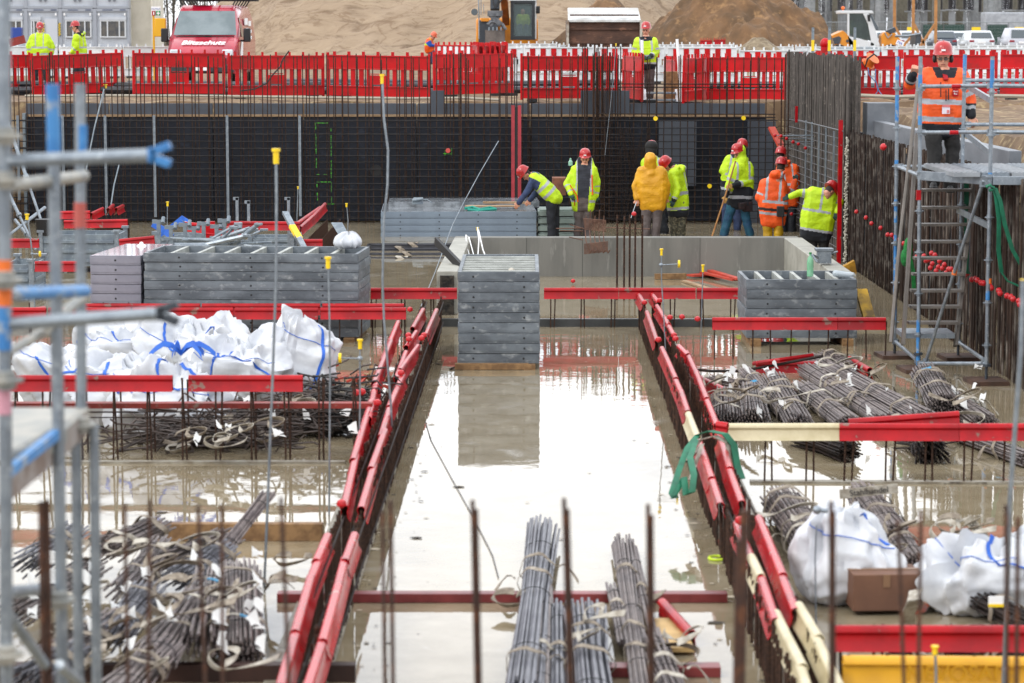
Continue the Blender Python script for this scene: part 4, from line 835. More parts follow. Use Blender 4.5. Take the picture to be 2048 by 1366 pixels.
# ---------------------------------------------------------------- van
def wheel(parent, x, y, z, r, wd, axis=V((1, 0, 0))):
    m = MB(); m.cyl(V((x, y, z)) - axis * wd / 2, V((x, y, z)) + axis * wd / 2, r, 20); w_ = m.build('wheel', BLK, parent, bevel=.03)
    m = MB(); m.cyl(V((x, y, z)) - axis * (wd / 2 + .01), V((x, y, z)) + axis * (wd / 2 + .01), r * .6, 14); m.build('rim', GALV, w_)
def van():
    VR = M('van red paint', '#a8122e', '#96102a', 1, .25, coat=.6); zg = 2.68
    a, b = P(332, 100, 79), P(473, 100, 79); cx = (a.x + b.x) / 2; W = b.x - a.x
    t = T('delivery_van', 'red van facing us with a ladder rack on its roof and white lettering', 'van', (cx, 82, zg))
    st = [(79.0, .35, .86, .84), (79.1, .3, .98, .95), (79.86, .3, 1.38, 1.0), (80.0, .3, 1.41, 1.0), (80.75, .3, 2.28, 1.0), (81.0, .3, 2.40, 1.0), (84.8, .3, 2.42, 1.0), (84.95, .35, 2.36, .98)]
    rings = []
    for y, z0, z1, kw in st:
        hw = W / 2 * kw; tp = .80 if z1 > 2 else (.93 if z1 > 1.3 else .97); zs = min(z1 - .1, 1.35)
        prof = [(hw * .97, z0), (hw, z0 + .2), (hw, zs), ((hw * tp + hw) / 2 * 1.02, (zs + z1) / 2 + .08), (hw * tp, z1 - .06), (hw * tp * .9, z1)]
        rings.append([V((cx + x, y, zg + z)) for x, z in prof] + [V((cx - x, y, zg + z)) for x, z in prof[::-1]])
    m = MB(); m.loft(rings); m.build('body', VR, t, ang=50)
    g_ = MB(); n = V((0, -.88, .6)).normalized() * .05
    g_.add([V((cx - W * .45, 80.06, zg + 1.45)) + n, V((cx + W * .45, 80.06, zg + 1.45)) + n, V((cx + W * .40, 80.72, zg + 2.19)) + n, V((cx - W * .40, 80.72, zg + 2.19)) + n], [(0, 1, 2, 3)]); g_.build('windscreen', M('windscreen glass', '#5e696c', '#737d80', 1, .1), t)
    for s in (-1, 1):
        g_ = MB(); g_.add([V((cx + s * (W / 2 + .012), 80.45, zg + 1.42)), V((cx + s * (W / 2 + .012), 81.2, zg + 1.42)), V((cx + s * (W * .443 + .012), 81.2, zg + 2.02)), V((cx + s * (W * .443 + .012), 80.75, zg + 2.02))], [(0, 1, 2, 3)]); g_.build('side_window', GLASS, t)
    m = MB(); m.beam((cx - W * .42, 79.98, zg + 1.42), (cx + W * .1, 79.98, zg + 1.44), .03, .03); m.beam((cx, 79.98, zg + 1.42), (cx + W * .42, 79.98, zg + 1.42), .03, .03); m.build('wiper', BLK, t)
    for s in (-1, 1):
        m = MB(); m.box((cx + s * (W / 2 + .2), 80.25, zg + 1.47), (.22, .14, .42)); m.beam((cx + s * W / 2 * .98, 80.3, zg + 1.3), (cx + s * (W / 2 + .2), 80.25, zg + 1.3), .06, .06); m.build('wing_mirror', BLK, t, bevel=.04)
        m = MB(); m.box((cx + s * W * .37, 79.05, zg + .93), (.34, .1, .2), -s * .3); m.build('headlight', M('headlight', '#c6ccd2', rough=.1), t, bevel=.03)
        wheel(t, cx + s * (W / 2 - .14), 79.95, zg + .34, .34, .24); wheel(t, cx + s * (W / 2 - .14), 83.7, zg + .34, .34, .24)
    m = MB(); m.box((cx, 78.99, zg + .78), (W * .5, .05, .22)); m.build('grille', BLK, t, bevel=.02); m = MB(); m.box((cx, 78.94, zg + .45), (W * .92, .16, .26)); m.build('bumper', M('bumper grey', '#2a2c30', rough=.6), t, bevel=.04)
    m = MB(); m.box((cx + .0, 78.85, zg + .45), (.5, .02, .11)); m.build('number_plate', WHITE, t)
    # arched lettering on the bonnet
    text('Blitzschutz', .31, WHITE, t, (cx, 79.47, zg + 1.235), Matrix.Rotation(R(32), 3, 'X'), 'bonnet_lettering', ext=.003, shear=.25, off=.006)
    # white print on the side
    m = MB()
    for k, (y, z, l, h_) in enumerate(((82.2, 1.9, .9, .22), (83.3, 1.85, .8, .16), (83.2, 1.6, .9, .1), (82.3, 1.55, .8, .3), (83.3, 1.4, .8, .1))): m.box((cx + W / 2 * (.985 if z < 1.7 else .965) + .012, y, zg + z), (.01, l, h_))
    m.add([V((cx + W / 2 + .012, 80.0, zg + .9)), V((cx + W / 2 + .012, 80.7, zg + .5)), V((cx + W / 2 + .012, 80.9, zg + 1.25)), V((cx + W / 2 + .012, 80.4, zg + 1.3))], [(0, 1, 2, 3)]); m.build('side_print', WHITE, t, smooth=False)
    m = MB()
    for s in (-1, 1): m.beam((cx + s * W * .5, 80.9, zg + 2.62), (cx + s * W * .5, 84.8, zg + 2.62), .05, .05)
    for k in range(6):
        y = 80.9 + k * .78; m.beam((cx - W * .56, y, zg + 2.6), (cx + W * .56, y, zg + 2.6), .05, .05)
        for s in (-1, 1): m.beam((cx + s * W * .36, y, zg + 2.4), (cx + s * W * .42, y, zg + 2.6), .04, .04)
    m.build('roof_rack', BLK, t); m = MB()
    for x in (cx + .35, cx + .85): m.beam((x, 80.6, zg + 2.68), (x, 84.9, zg + 2.68), .06, .05)
    for k in range(14): m.beam((cx + .35, 80.7 + k * .3, zg + 2.68), (cx + .85, 80.7 + k * .3, zg + 2.68), .03, .03)
    m.box((cx - .25, 82.5, zg + 2.72), (.7, 3.6, .12)); m.build('ladder', GALV, t, smooth=False)
van()
def sign():
    t = T('first_aid_post', 'yellow post with a yellow box and small first aid sign beside the van', 'post', V((P(308, 97, 82).x, 82, 2.7))); m = MB()
    m.box((WL[t.name].x, 82, 3.85), (.06, .06, 2.3)); m.build('post', M('post yellow', '#d8a40c', rough=.5), t, smooth=False)
    m = MB(); a = P(310, 72, 81.9); m.box(P(321, 55, 81.9), (.36, .2, .58), top=.95); m.build('box', M('post yellow', ''), t, bevel=.02)
    m = MB(); m.box(P(312, 22, 81.9), (.3, .03, .28)); m.build('sign_board', WHITE, t, smooth=False)
    m = MB(); m.box(P(307.5, 26.5, 81.86), (.11, .02, .15)); m.build('red_field', RED, t, smooth=False); m = MB(); m.box(P(316.5, 26.5, 81.86), (.13, .02, .15)); m.build('green_field', M('sign green', '#158a4a', rough=.5), t, smooth=False)
    m = MB(); p = P(316.5, 26.5, 81.84); m.box(p, (.1, .02, .03)); m.box(p - V((0, .002, 0)), (.03, .02, .12)); m.box(P(307.5, 26.5, 81.84), (.03, .02, .1)); m.build('white_symbol', WHITE, t, smooth=False)
    text('NOTRUF', .075, M('sign blue', '#1c3c8c', rough=.5), t, P(312, 18, 81.86), (math.pi / 2, 0, 0))
sign()
m = MB(); m.box(P(33, 66, 120), (.52, .4, .5)); tag(m.build('blue_box', M('blue box', '#1a3a8a', rough=.5), bevel=.02), 'small blue box below the leftmost cabin window', 'box')
m = MB(); p = P(34, 82, 66); m.box(p, (.42, .06, .2), Matrix.Rotation(R(-14), 3, 'Y')); tag(m.build('red_board', WOODR, smooth=False), 'slanted dull red board leaning beside the leftmost worker', 'board')

# ---------------------------------------------------------------- excavator
def excavator():
    Y = 100; zg = 2.72; k = 1; t = T('excavator', 'wheeled excavator facing us with an orange body, glazed cab and grey bucket', 'excavator', (P(1018, 90, Y).x, Y, zg))
    def bx(x0, y0, x1, y1, Y0, dp, mat, name, bev=.03):
        a, b = P(x0, y0, Y0), P(x1, y1, Y0); m = MB(); m.box(((a.x + b.x) / 2, Y0 + dp / 2, (a.z + b.z) / 2), (b.x - a.x, dp, a.z - b.z)); return m.build(name, mat, t, bevel=bev)
    bx(952, 36, 1076, 92, 100.6, 4.0, ORG, 'upper_body', .1); bx(957, 40, 996, 100, 100.2, .5, DGM, 'engine_panel'); bx(962, 36, 978, 43, 100.1, .2, ORG, 'panel_stripe', .01)
    bx(1021, 78, 1076, 88, 99.6, .8, ORG, 'front_skirt'); bx(962, 100, 1072, 132, 100.4, 3.4, DGM, 'undercarriage')
    for x in (962, 1064):
        for yy in (100.4, 103.3): p = P(x, 100, Y); wheel(t, p.x, yy, zg + .5, .5, .42)
    CB = M('cab frame black', '#1c2024', rough=.4); bx(1021, 1, 1070, 79, 100.3, 1.0, CB, 'cab', .05)
    for q in ((1021, 1, 1027, 80), (1064, 1, 1070, 80), (1027, 72, 1064, 80), (1027, 1, 1064, 7)): bx(*q, 98.75, .12, CB, 'cab_frame', .01)
    bx(1019, -3, 1073, 3, 99.4, 1.9, WHM, 'cab_roof'); bx(1070, 0, 1073, 78, 99.5, 1.7, WHM, 'cab_side', .01)
    a = bx(1026, 6, 1065, 74, 98.82, .02, M('cab glass', '#4c5c5c', rough=.05, alpha=.6), 'windscreen', .0)
    # driver seen through the glass stands slightly proud of the dark interior
    bx(1072, 12, 1080, 27, 99.3, .2, BLK, 'mirror')
    m = MB(); m.cyl(P(949, 24, 99.3), P(949, 24, 99.2), .13, 16); m.build('mirror', GLASS, t); m = MB(); m.tube([P(957, -5, 99.5), P(958, 40, 99.5), P(958, 78, 99.5)], .025, 6); m.tube([P(962, -5, 99.6), P(962, 30, 99.6)], .015, 6); m.tube([P(967, 8, 99.6), P(968, 28, 99.6)], .012, 6); m.tube([P(955, 30, 99.5), P(949, 24, 99.35)], .015, 5); m.build('handrail', GALV, t)
    m = MB(); m.beam(P(1012, 45, 99.9), P(1007, -20, 98), .26, .3); m.beam(P(1007, -20, 98), P(1002, -60, 96.5), .3, .3); m.build('boom', M('boom rust orange', '#a05a24', '#7a4420', 3, .5), t, bevel=.03)
    m = MB(); m.beam(P(990, -60, 95.5), P(990, 20, 95.2), .34, .3); m.build('stick', DGM, t, bevel=.03)
    m = MB()
    for x in (984, 996, 1001): m.tube([P(x, -20, 95), P(x + 2, 0, 94.95), P(990, 16, 94.9)], .03, 6)
    m.build('hydraulic_hose', BLK, t)
    m = MB()
    for q in ((978, 26, 1002, 50, 95), (1002, 26, 978, 50, 95.03)): m.beam(P(q[0], q[1], q[4]), P(q[2], q[3], q[4]), .14, .2)
    m.beam(P(975, 27, 94.96), P(1005, 27, 94.96), .14, .2); m.tube([P(975, 50, 95), P(983, 44, 95), P(998, 44, 95), P(1005, 50, 95), P(1011, 60, 95)], .07, 8); m.build('coupler', M('greasy grey steel', '#6a6c70', '#4a4c50', 6, .5, metal=.4), t, bevel=.01)
    a, b = P(970, 60, 95), P(1010, 60, 95); z0 = a.z; m = MB(); prof = [(0, 0), (.25, -.02), (.5, -.15), (.62, -.45), (.45, -.7), (.1, -.78), (-.05, -.7), (.05, -.66), (.35, -.6), (.5, -.42), (.4, -.2), (.2, -.09), (0, -.06)]
    m.ext([V((a.x, 95 + y, z0 + z)) for y, z in prof], (b.x - a.x, 0, 0)); m.box(((a.x + b.x) / 2, 94.97, z0 - .3), (b.x - a.x - .02, .05, .55)); m.build('bucket', M('bucket steel', '#6b625c', '#544c48', 3, .5, metal=.3), t)
    m = MB()
    for x in (978, 986, 994, 1002): m.beam(P(x, 61, 94.93), P(x, 54, 94.93), .05, .06)
    m.build('bucket_teeth', GALVD, t)
    D = 99.0
    return t
excavator()
person('machine driver in a yellow jacket and blue trousers sitting in the excavator cab', 99.6,
       dict(hd=(1046, 24), nk=(1046, 32), sl=(1037, 34), sr=(1055, 34), el=(1034, 43), wl=(1039, 48, -.1), er=(1058, 43), wr=(1053, 48, -.1), pl=(1041, 49), pr=(1051, 49), kl=(1039, 55, -.18), kr=(1053, 55, -.18), al=(1040, 65, -.15), ar=(1052, 65, -.15)),
       (0, 5), legs=DENIM, helm=None, jk=dict(mats=[HIV, REFL, NAVY, NAVY], th=[], fa=[], tv=None), hem=.02, vox=.018)

# ---------------------------------------------------------------- wheel loader, side view
def loader():
    Y = 118; t = T('wheel_loader', 'orange wheel loader with a white cab seen from the side', 'loader', (P(1740, 90, Y).x, Y, 2.75))
    def poly(pts, dp, mat, name, Y0=Y - .9, bev=.02):
        m = MB(); m.ext([P(x, y, Y0) for x, y in pts], (0, dp, 0)); return m.build(name, mat, t, bevel=bev, smooth=False)
    poly([(1651, 90), (1655, 75), (1662, 72), (1686, 61), (1692, 66), (1712, 88), (1712, 104), (1651, 104)], 1.6, ORG, 'bonnet')
    poly([(1660, 78), (1678, 72), (1683, 76), (1679, 88), (1662, 88)], .03, DGM, 'bonnet_vent', Y - .94)
    m = MB(); m.cyl(P(1695, 82, Y - .93), P(1695, 82, Y - .8), .07, 12); m.build('filler', DGM, t)
    poly([(1681, 21), (1744, 21), (1748, 27), (1681, 27)], 1.7, WHM, 'cab_roof')
    poly([(1695, 27), (1699, 27), (1699, 72), (1695, 72)], .1, WHM, 'rear_pillar'); poly([(1726, 27), (1738, 27), (1752, 62), (1760, 92), (1740, 92), (1742, 80), (1736, 48)], .1, WHM, 'front_pillar')
    poly([(1695, 72), (1713, 76), (1744, 84), (1757, 92), (1757, 106), (1700, 106)], 1.6, WHM, 'cab_base'); poly([(1699, 27), (1728, 27), (1738, 48), (1743, 82), (1713, 75), (1699, 70)], .02, M('loader glass', '#26312e', '#36433e', 2, .1, alpha=.8), 'side_glass', Y - .86, 0)
    poly([(1735, 27), (1742, 27), (1757, 55), (1757, 60), (1748, 60)], 1.4, GLASS, 'windscreen', Y - .75)
    m = MB(); m.cyl(P(1686, 21, Y), P(1686, 18, Y), .03, 6); m.sph(P(1686, 16, Y), (.09, .09, .08)); m.build('beacon', M('orange beacon', '#d8641c', rough=.3), t); poly([(1735, 29), (1741, 29), (1741, 43), (1736, 43)], .1, BLK, 'mirror', Y - 1.1)
    poly([(1762, 72), (1768, 64), (1790, 66), (1800, 78), (1812, 92), (1812, 100), (1764, 100)], .8, ORG, 'lift_arm'); poly([(1772, 62), (1790, 54), (1793, 62), (1780, 70)], .4, DGM, 'arm_joint'); m = MB(); m.tube([P(1790, 72, Y - .9), P(1815, 72, Y - .9), P(1842, 67, Y - .9)], .05, 8); m.tube([P(1770, 66, Y - .9), P(1776, 76, Y - .95), P(1784, 68, Y - .95)], .03, 6); m.build('hydraulic_ram', GALV, t)
    poly([(1832, 70), (1842, 66), (1843, 80), (1838, 92), (1830, 92)], 1.6, DGM, 'bucket'); poly([(1795, 79), (1809, 84), (1806, 93), (1791, 88)], .02, WHITE, 'arm_sticker', Y - .93, 0)
    text('MA', .17, M('sticker blue', '#1b3cb4', rough=.5), t, P(1800, 86, Y - .95), Matrix.Rotation(R(28), 3, 'Y') @ Matrix.Rotation(R(90), 3, 'X'))
    for x in (1672, 1775): p = P(x, 110, Y); wheel(t, p.x, Y - .8, 3.3, .5, .4, V((0, 1, 0))); wheel(t, p.x, Y + .8, 3.3, .5, .4, V((0, 1, 0)))
loader()
person('driver in a yellow vest sitting in the white cab of the wheel loader', 118,
       dict(hd=(1706, 35), nk=(1704, 42), sl=(1703, 45, -.15), sr=(1705, 45, .15), el=(1708, 52, -.15), wl=(1714, 52, -.1), er=(1709, 52, .15), wr=(1715, 52, .1), pl=(1704, 62), pr=(1706, 62), kl=(1713, 63), kr=(1714, 63), al=(1714, 71), ar=(1715, 71)),
       (80, 8), legs=NAVY, helm=None, jk=dict(mats=[HIV, REFL, NAVY, NAVY], vest=1, th=[], fa=[], tv=None, chest=80), hem=.02, vox=.02)
m = MB(); p = P(1705, 84, 96); q = MB()
q.tube([P(1640, 104, 74), P(1660, 103, 74), P(1735, 102, 74), P(1765, 104, 74)], .13, 10); tag(q.build('grey_pipe', M('grey pvc pipe', '#7c8286', '#6a7074', 3, .5)), 'thick grey pipe lying on the white barriers below the loader', 'pipe')
# ---------------------------------------------------------------- parked cars
def car(x0, x1, Y, col, label, h=1.46, rear=True):
    zg = 3.13; a, b = P(x0, 80, Y), P(x1, 80, Y); W = b.x - a.x; cx = (a.x + b.x) / 2; L = 4.3
    t = T('parked_car', label, 'car', (cx, Y + L / 2, zg), 'cars parked in front of the mesh fence')
    st = [(0, .35, .8, .86), (.08, .22, .92, .96), (.5, .2, .95, 1), (3.6, .2, .93, 1), (4.15, .22, .8, .95), (4.3, .35, .66, .85)]; rings = []
    for y, z0, z1, kw in st:
        hw = W / 2 * kw; pr = [(hw * .9, z0), (hw, z0 + .15), (hw, z1 - .15), (hw * .93, z1)]; rings.append([V((cx + x, Y + y, zg + z)) for x, z in pr] + [V((cx - x, Y + y, zg + z)) for x, z in pr[::-1]])
    pm = M('car paint ' + col, col, rough=.3, coat=.5); m = MB(); m.loft(rings); m.build('body', pm, t, ang=50)
    rings = []
    for y, z1, kw in ((.12, .93, .88), (.55, h - .06, .74), (1.0, h, .76), (2.3, h, .76), (3.1, .96, .84)):
        hw = W / 2 * kw; rings.append([V((cx + x, Y + y, zg + z)) for x, z in ((W / 2 * .92, .9), (hw, z1), (-hw, z1), (-W / 2 * .92, .9))])
    m = MB(); m.loft(rings); m.build('cabin', pm, t, ang=25)
    g_ = MB(); g_.add([V((cx - W * .38, Y + .13, zg + 1.0)), V((cx + W * .38, Y + .13, zg + 1.0)), V((cx + W * .335, Y + .46, zg + h - .12)), V((cx - W * .335, Y + .46, zg + h - .12))], [(0, 1, 2, 3)]); g_.build('rear_window', GLASS, t)
    for s in (-1, 1):
        m = MB(); m.box((cx + s * W * .36, Y + .03, zg + .8), (W * .17, .1, .12)); m.build('tail_light', M('tail light', '#8a1020', rough=.3), t, bevel=.02)
        m = MB(); m.box((cx + s * (W / 2 + .08), Y + 2.7, zg + .98), (.16, .1, .12)); m.build('mirror', pm, t, bevel=.02); wheel(t, cx + s * (W / 2 - .1), Y + .8, zg + .32, .32, .2); wheel(t, cx + s * (W / 2 - .1), Y + 3.5, zg + .32, .32, .2)
    m = MB(); m.box((cx, Y - .01, zg + .72), (.5, .03, .11)); m.build('number_plate', WHITE, t); return t
car(1797, 1850, 166, '#b8bcc2', 'pale silver car parked behind the loader arm, leftmost of the row')
car(1868, 1916, 164, '#3a4250', 'dark grey-blue hatchback parked between two timber props'); car(1905, 1940, 170, '#c0c4c8', 'white car half hidden behind the dark hatchback'); car(1936, 1992, 164, '#c4c8cc', 'white hatchback parked above the orange man, rear window dark'); car(2016, 2075, 162, '#a8aab2', 'silver van-like car at the right edge', 1.62); car(1750, 1790, 168, '#bfc3c7', 'white car roof showing behind the loader cab')
# timber A-frames
def prop(pts, label):
    t = tag(None or (lambda m: [m.beam(P(*a, 150), P(*b, 150), .16, .14) for a, b in pts] and m.build('timber_prop', M('fresh timber', '#b07c48', '#9a6a3c', 2, .7), smooth=False))(MB()), label, 'timber frame')
prop((((1789, -30), (1789, 54)), ((1790, 54), (1802, 74))), 'single upright timber right of the loader with a short strut'); prop((((1827, -30), (1826, 92)), ((1828, 48), (1850, 92)), ((1872, -30), (1871, 92)), ((1870, 48), (1838, 96)), ((1826, 70), (1806, 92))), 'timber frame of two tall posts with slanting struts in front of the cars')
# cable reel and fire extinguisher, yellow-banded posts
t = T('cable_reel', 'orange cable reel hooked on the red barrier right of the dense column', 'cable reel', P(1740, 135, 59.1)); m = MB(); p = P(1741, 122, 59.1); ax = V((.5, -.5, .7)).normalized()
m.cyl(p - ax * .1, p - ax * .08, .17, 18); m.cyl(p + ax * .08, p + ax * .1, .17, 18); m.cyl(p - ax * .09, p + ax * .09, .12, 14); m.build('drum', M('reel orange', '#c8641c', rough=.4), t); m = MB(); m.tube([P(1724, 124, 58.9), P(1730, 135, 58.9), P(1735, 118, 58.85), P(1748, 108, 58.9), P(1754, 113, 58.9)], .02, 6); m.build('handle', BLK, t)
m = MB(); m.tube([P(1736, 135, 58.9), P(1738, 150, 58.8), P(1752, 165, 58.8), P(1756, 182, 58.8), P(1750, 190, 58.8)], .012, 5); m.tube([P(1751, 138, 58.9), P(1751, 160, 58.8), P(1758, 182, 58.8), P(1764, 190, 58.7)], .012, 5); m.build('cable', M('blue cable', '#4a6a90', rough=.5), t)
for x, l in ((1626, 'left'), (1659, 'middle'), (1710, 'right')):
    t = T('banded_post', 'grey post with a yellow band rising behind the dense column of bars, %s of three' % l, 'post', V((P(x, 80, 57.9).x, 57.9, 2.6))); p = P(x, 55, 57.9); q = P(x, 112, 57.9); z = P(x, 80, 57.9).z
    m = MB(); m.box((p.x, 57.9, (p.z + 2.6) / 2), (.055, .05, p.z - 2.6)); m.build('post', GALVD, t, smooth=False); m = MB(); q2 = P(x, 102, 57.9); m.box((p.x, 57.9, (z + q2.z) / 2), (.06, .055, z - q2.z)); m.build('band', YCAP, t, smooth=False)
m = MB(); p = P(1650, 92, 61); m.cyl(p - V((0, 0, .35)), p + V((0, 0, .05)), .1, 14); m.sph(p + V((0, 0, .05)), (.12, .12, .14)); tag(m.build('red_drum', REDP), 'rounded red plastic drum standing behind the dense column of bars', 'drum')
# ================================================================ the pit
# ---------------------------------------------------------------- concrete upstand (three walls round the sunken part)
def upstand():
    zt = P(1250, 473, 42.6).z * 0 + .73
    a, b = G(940, 474, .73), G(1568, 476, .73)            # far wall, top front edge
    yb = 42.3; t = T('concrete_upstand', 'low U-shaped concrete wall round the raised basin in the middle of the pit', 'concrete wall', (1.6, 42, .1))
    yf = G(1250, 553, .1).y; xl, xr = P(940, 500, yf).x, P(1568, 500, yf).x
    m = MB(); m.box(((xl + xr) / 2, yf + .14, .42), (xr - xl + .5, .28, .66)); m.build('far_wall', CONC, t, smooth=False, bevel=.012)
    m = MB(); e0, e1 = V((xl - .0, yf - .0, 0)), V((G(913, 655, 0).x, 36.6, 0)); m.add([(xl - .26, yf - .003, .1), (xl, yf - .003, .1), (e1.x, e1.y, .1), (e1.x - .3, e1.y, .1), (xl - .26, yf - .003, .748), (xl, yf - .003, .748), (e1.x, e1.y, .72), (e1.x - .3, e1.y, .72)], [(3, 2, 1, 0), (4, 5, 6, 7), (0, 1, 5, 4), (1, 2, 6, 5), (2, 3, 7, 6), (3, 0, 4, 7)]); m.build('left_wall', CONCW, t, smooth=False, bevel=.012)
    m = MB(); p = e1 + V((-.15, -.02, 0)); m.box(p + V((0, -.03, .36)), (.2, .1, .6)); m.build('rough_joint', M('rough dark joint', '#3a342c', '#141210', 9, .9, bump=1, bs=30), t, smooth=False)
    f1 = V((xr + .03, 36.0, 0)); m = MB(); m.add([(xr, yf - .003, .1), (xr + .3, yf - .003, .1), (f1.x + .3, f1.y, .1), (f1.x, f1.y, .1), (xr, yf - .003, .748), (xr + .3, yf - .003, .748), (f1.x + .3, f1.y, .72), (f1.x, f1.y, .72)], [(3, 2, 1, 0), (4, 5, 6, 7), (0, 1, 5, 4), (1, 2, 6, 5), (2, 3, 7, 6), (3, 0, 4, 7)]); m.build('right_wall', CONCW, t, smooth=False, bevel=.012)
    m = MB()
    for x in (1053, 1165, 1400): p = P(x, 500, yf); m.box((p.x, yf - .001, .42), (.008, .004, .65))
    m.build('shutter_line', M('shutter line', '#4a4a46', rough=.9), t, smooth=False)
    m = MB(); m.box(((913 - 1024) / 143.7 * .5 + 1.6, 35.93, .05), (4.7, .1, .12)); tag(m.build('kerb_edge', M('shade-toned wet kerb', '#3a3c3c', '#2c2e2e', 4, .4), smooth=False), 'dark low kerb edge in front of the basin between the two starter walls', 'kerb')  # shade on the step's riser is put into this dark kerb colour
upstand()

# ---------------------------------------------------------------- caps
capn = [0]
def cap(p, q, mat, label, group='red protective channels on the starter bars', w_=.075, h_=.155, name='protective_channel'):
    p, q = V(p), V(q); d = (q - p); x, u, _ = basis(d); r = w_ / 2
    prof = [(-.052, -h_), (-.03, -h_ + .035), (-.022, -.06)]
    prof += [(-r * math.cos(a) if 1 else 0, -r + r * math.sin(a)) for a in [math.pi * k / 8 for k in range(0, 9)]]
    prof += [(.022, -.06), (.03, -h_ + .035), (.052, -h_)]
    inn = [(a * .86, b - (.004 if b > -.03 else 0)) for a, b in prof[::-1]]
    m = MB(); m.ext([p + x * a + u * b for a, b in prof + inn], d); o = m.build(name, mat, ang=30)
    # the ground-facing extrude cap is a thin closed profile; keep it
    return tag(o, label, 'protective channel', group)
def mush(p, label='red mushroom cap on a bar end', group='red mushroom caps on the bar ends', par=None):
    global MUSH
    if 'MUSH' not in globals():
        m = MB(); m.loft([[V((r * math.cos(a), r * math.sin(a), z)) for a in [math.pi * k / 5 for k in range(10)]] for r, z in ((.014, -.03), (.02, -.02), (.036, -.014), (.038, .006), (.03, .026), (.012, .036))]); MUSH = m.build('mushroom_cap', M('red cap plastic', '#b3141c', rough=.35)); MUSH.location = p; tag(MUSH, label, 'bar cap', group); return MUSH
    c = MUSH.copy(); C.objects.link(c); c.location = p; tag(c, label, 'bar cap', group); return c
def row_x(y0px, x0, x1, zt, step, label, two=.0, zb=0.0, jit=.01, tie=None, r=.9):
    """row of starter bars parallel to the picture plane at the ground line y0px"""
    a, b = G(x0, y0px, zb), G(x1, y0px, zb); t = T('starter_bar_row', label, 'starter bars', ((a.x + b.x) / 2, a.y, zb)); L = []
    n = int(abs(b.x - a.x) / step)
    for i in range(n + 1):
        x = a.x + i * step + rnd.uniform(-jit, jit); L.append((x, a.y, zb, zb + zt, rnd.uniform(-.02, .02)))
        if two: L.append((x + two, a.y + .02, zb, zb + zt, rnd.uniform(-.05, .05)))
    bars(t, L, 'bar', r)
    for z in tie or (): m = MB(); m.tube([(a.x - .05, a.y - .015, zb + z), (b.x + .05, a.y - .015, zb + z + .01)], .006, 4); m.build('tie_bar', DRK, t)
    return a.y
def caps_x(Y, segs, zt, label):
    for i, sg in enumerate(segs):
        x0, x1 = sg[0], sg[1]; mat = sg[2] if len(sg) > 2 else RED; ex = sg[3] if len(sg) > 3 else ''; dz0 = sg[4] if len(sg) > 4 else 0; dz1 = sg[5] if len(sg) > 5 else 0
        a, b = P(x0, 600, Y), P(x1, 600, Y); cap((a.x, Y, zt + dz0), (b.x, Y + rnd.uniform(-.01, .01), zt + dz1), mat, label % (ex or ORD[i] + ' from the left'))
Y1 = row_x(655, 742, 1492, .5, .42, 'row of starter bars in front of the concrete basin, under the red channels', zb=.0, two=.05)
caps_x(Y1 - .0, [(742, 762), (766, 914), (1088, 1237), (1238, 1391), (1393, 1484)], .56, 'red channel on the starter bars before the concrete basin, %s')
Y2 = row_x(690, 20, 820, .47, .29, 'long row of starter bars in front of the big left formwork stack', two=.0)
caps_x(Y2, [(-20, 92), (97, 262), (265, 466), (470, 636), (641, 812)], .5, 'red channel in front of the big left formwork stack, %s')
caps_x(Y2 + .22, [(150, 400), (404, 640), (645, 808)], .53, 'red channel of the rear line before the big left formwork stack, %s'); row_x(679, 60, 815, .5, .33, 'second line of starter bars close behind the long left row', two=.0)
Y3 = row_x(718, 1428, 1772, .48, .24, 'row of starter bars in front of the right formwork stack', two=0)
caps_x(Y3, [(1425, 1503), (1502, 1675, RED, 'middle'), (1676, 1772)], .53, 'red channel in front of the right formwork stack, %s')
Y4 = row_x(922, 20, 745, .8, .33, 'tall row of starter bars in front of the white bags at the left', two=.04, tie=(.42, .47))
row_x(905, 40, 745, .72, .33, 'shorter bars just behind the tall row before the white bags', two=0, tie=(.4,))
caps_x(Y4, [(-90, 343), (375, 604)], .83, 'scuffed red channel in front of the white bags, %s')
t = MB(); a, b = P(-20, 812, Y4 + .25), P(745, 812, Y4 + .25); t.box(((a.x + b.x) / 2, Y4 + .25, P(300, 810, Y4 + .25).z), (b.x - a.x, .14, .05)); tag(t.build('red_plank', WOODR, smooth=False), 'long weathered red plank tied along the bars before the white bags', 'plank')
Y5 = row_x(966, 1452, 2060, .5, .36, 'row of paired starter bars under the cream and red channels at the right', two=.07)
caps_x(Y5, [(1452, 1684, BEIGE, 'cream coloured, leftmost'), (1682, 1922, RED, 'scuffed, right of the cream one'), (1923, 2110, RED, 'at the right edge')], .55, 'channel before the many rebar bundles, %s')
caps_x(Y5 + .12, [(1700, 1922, RED, 'slightly tilted, lying behind the scuffed one', .0, .07)], .575, 'channel before the many rebar bundles, %s')
Y6 = row_x(1412, 1670, 2100, .5, .22, 'nearest row of starter bars at the bottom right', two=.05)
caps_x(Y6, [(1677, 2120, RED, 'big bright red one')], .5, 'nearest channel at the bottom right, %s'); Y7 = row_x(1480, 1690, 2100, .5, .25, 'starter bars under the yellow channel at the bottom right', two=0)
a, b = P(1686, 1300, Y7), P(2120, 1300, Y7); cap((a.x, Y7, .5), (b.x, Y7, .49), YCAP and M('amber plastic channel', '#d29a10', '#c08a0c', 3, .4), 'amber yellow protective channel at the bottom right edge', w_=.09, h_=.2)
text('NEVOSAFE'[:8], .13, M('moulded letters', '#b88408', rough=.5), bpy.data.objects[[o.name for o in bpy.data.objects if o.get('label', '').startswith('amber')][0]], ((a.x + b.x) / 2 + .05, Y7 - .05, .4), (math.pi / 2, 0, 0), 'moulded_lettering')

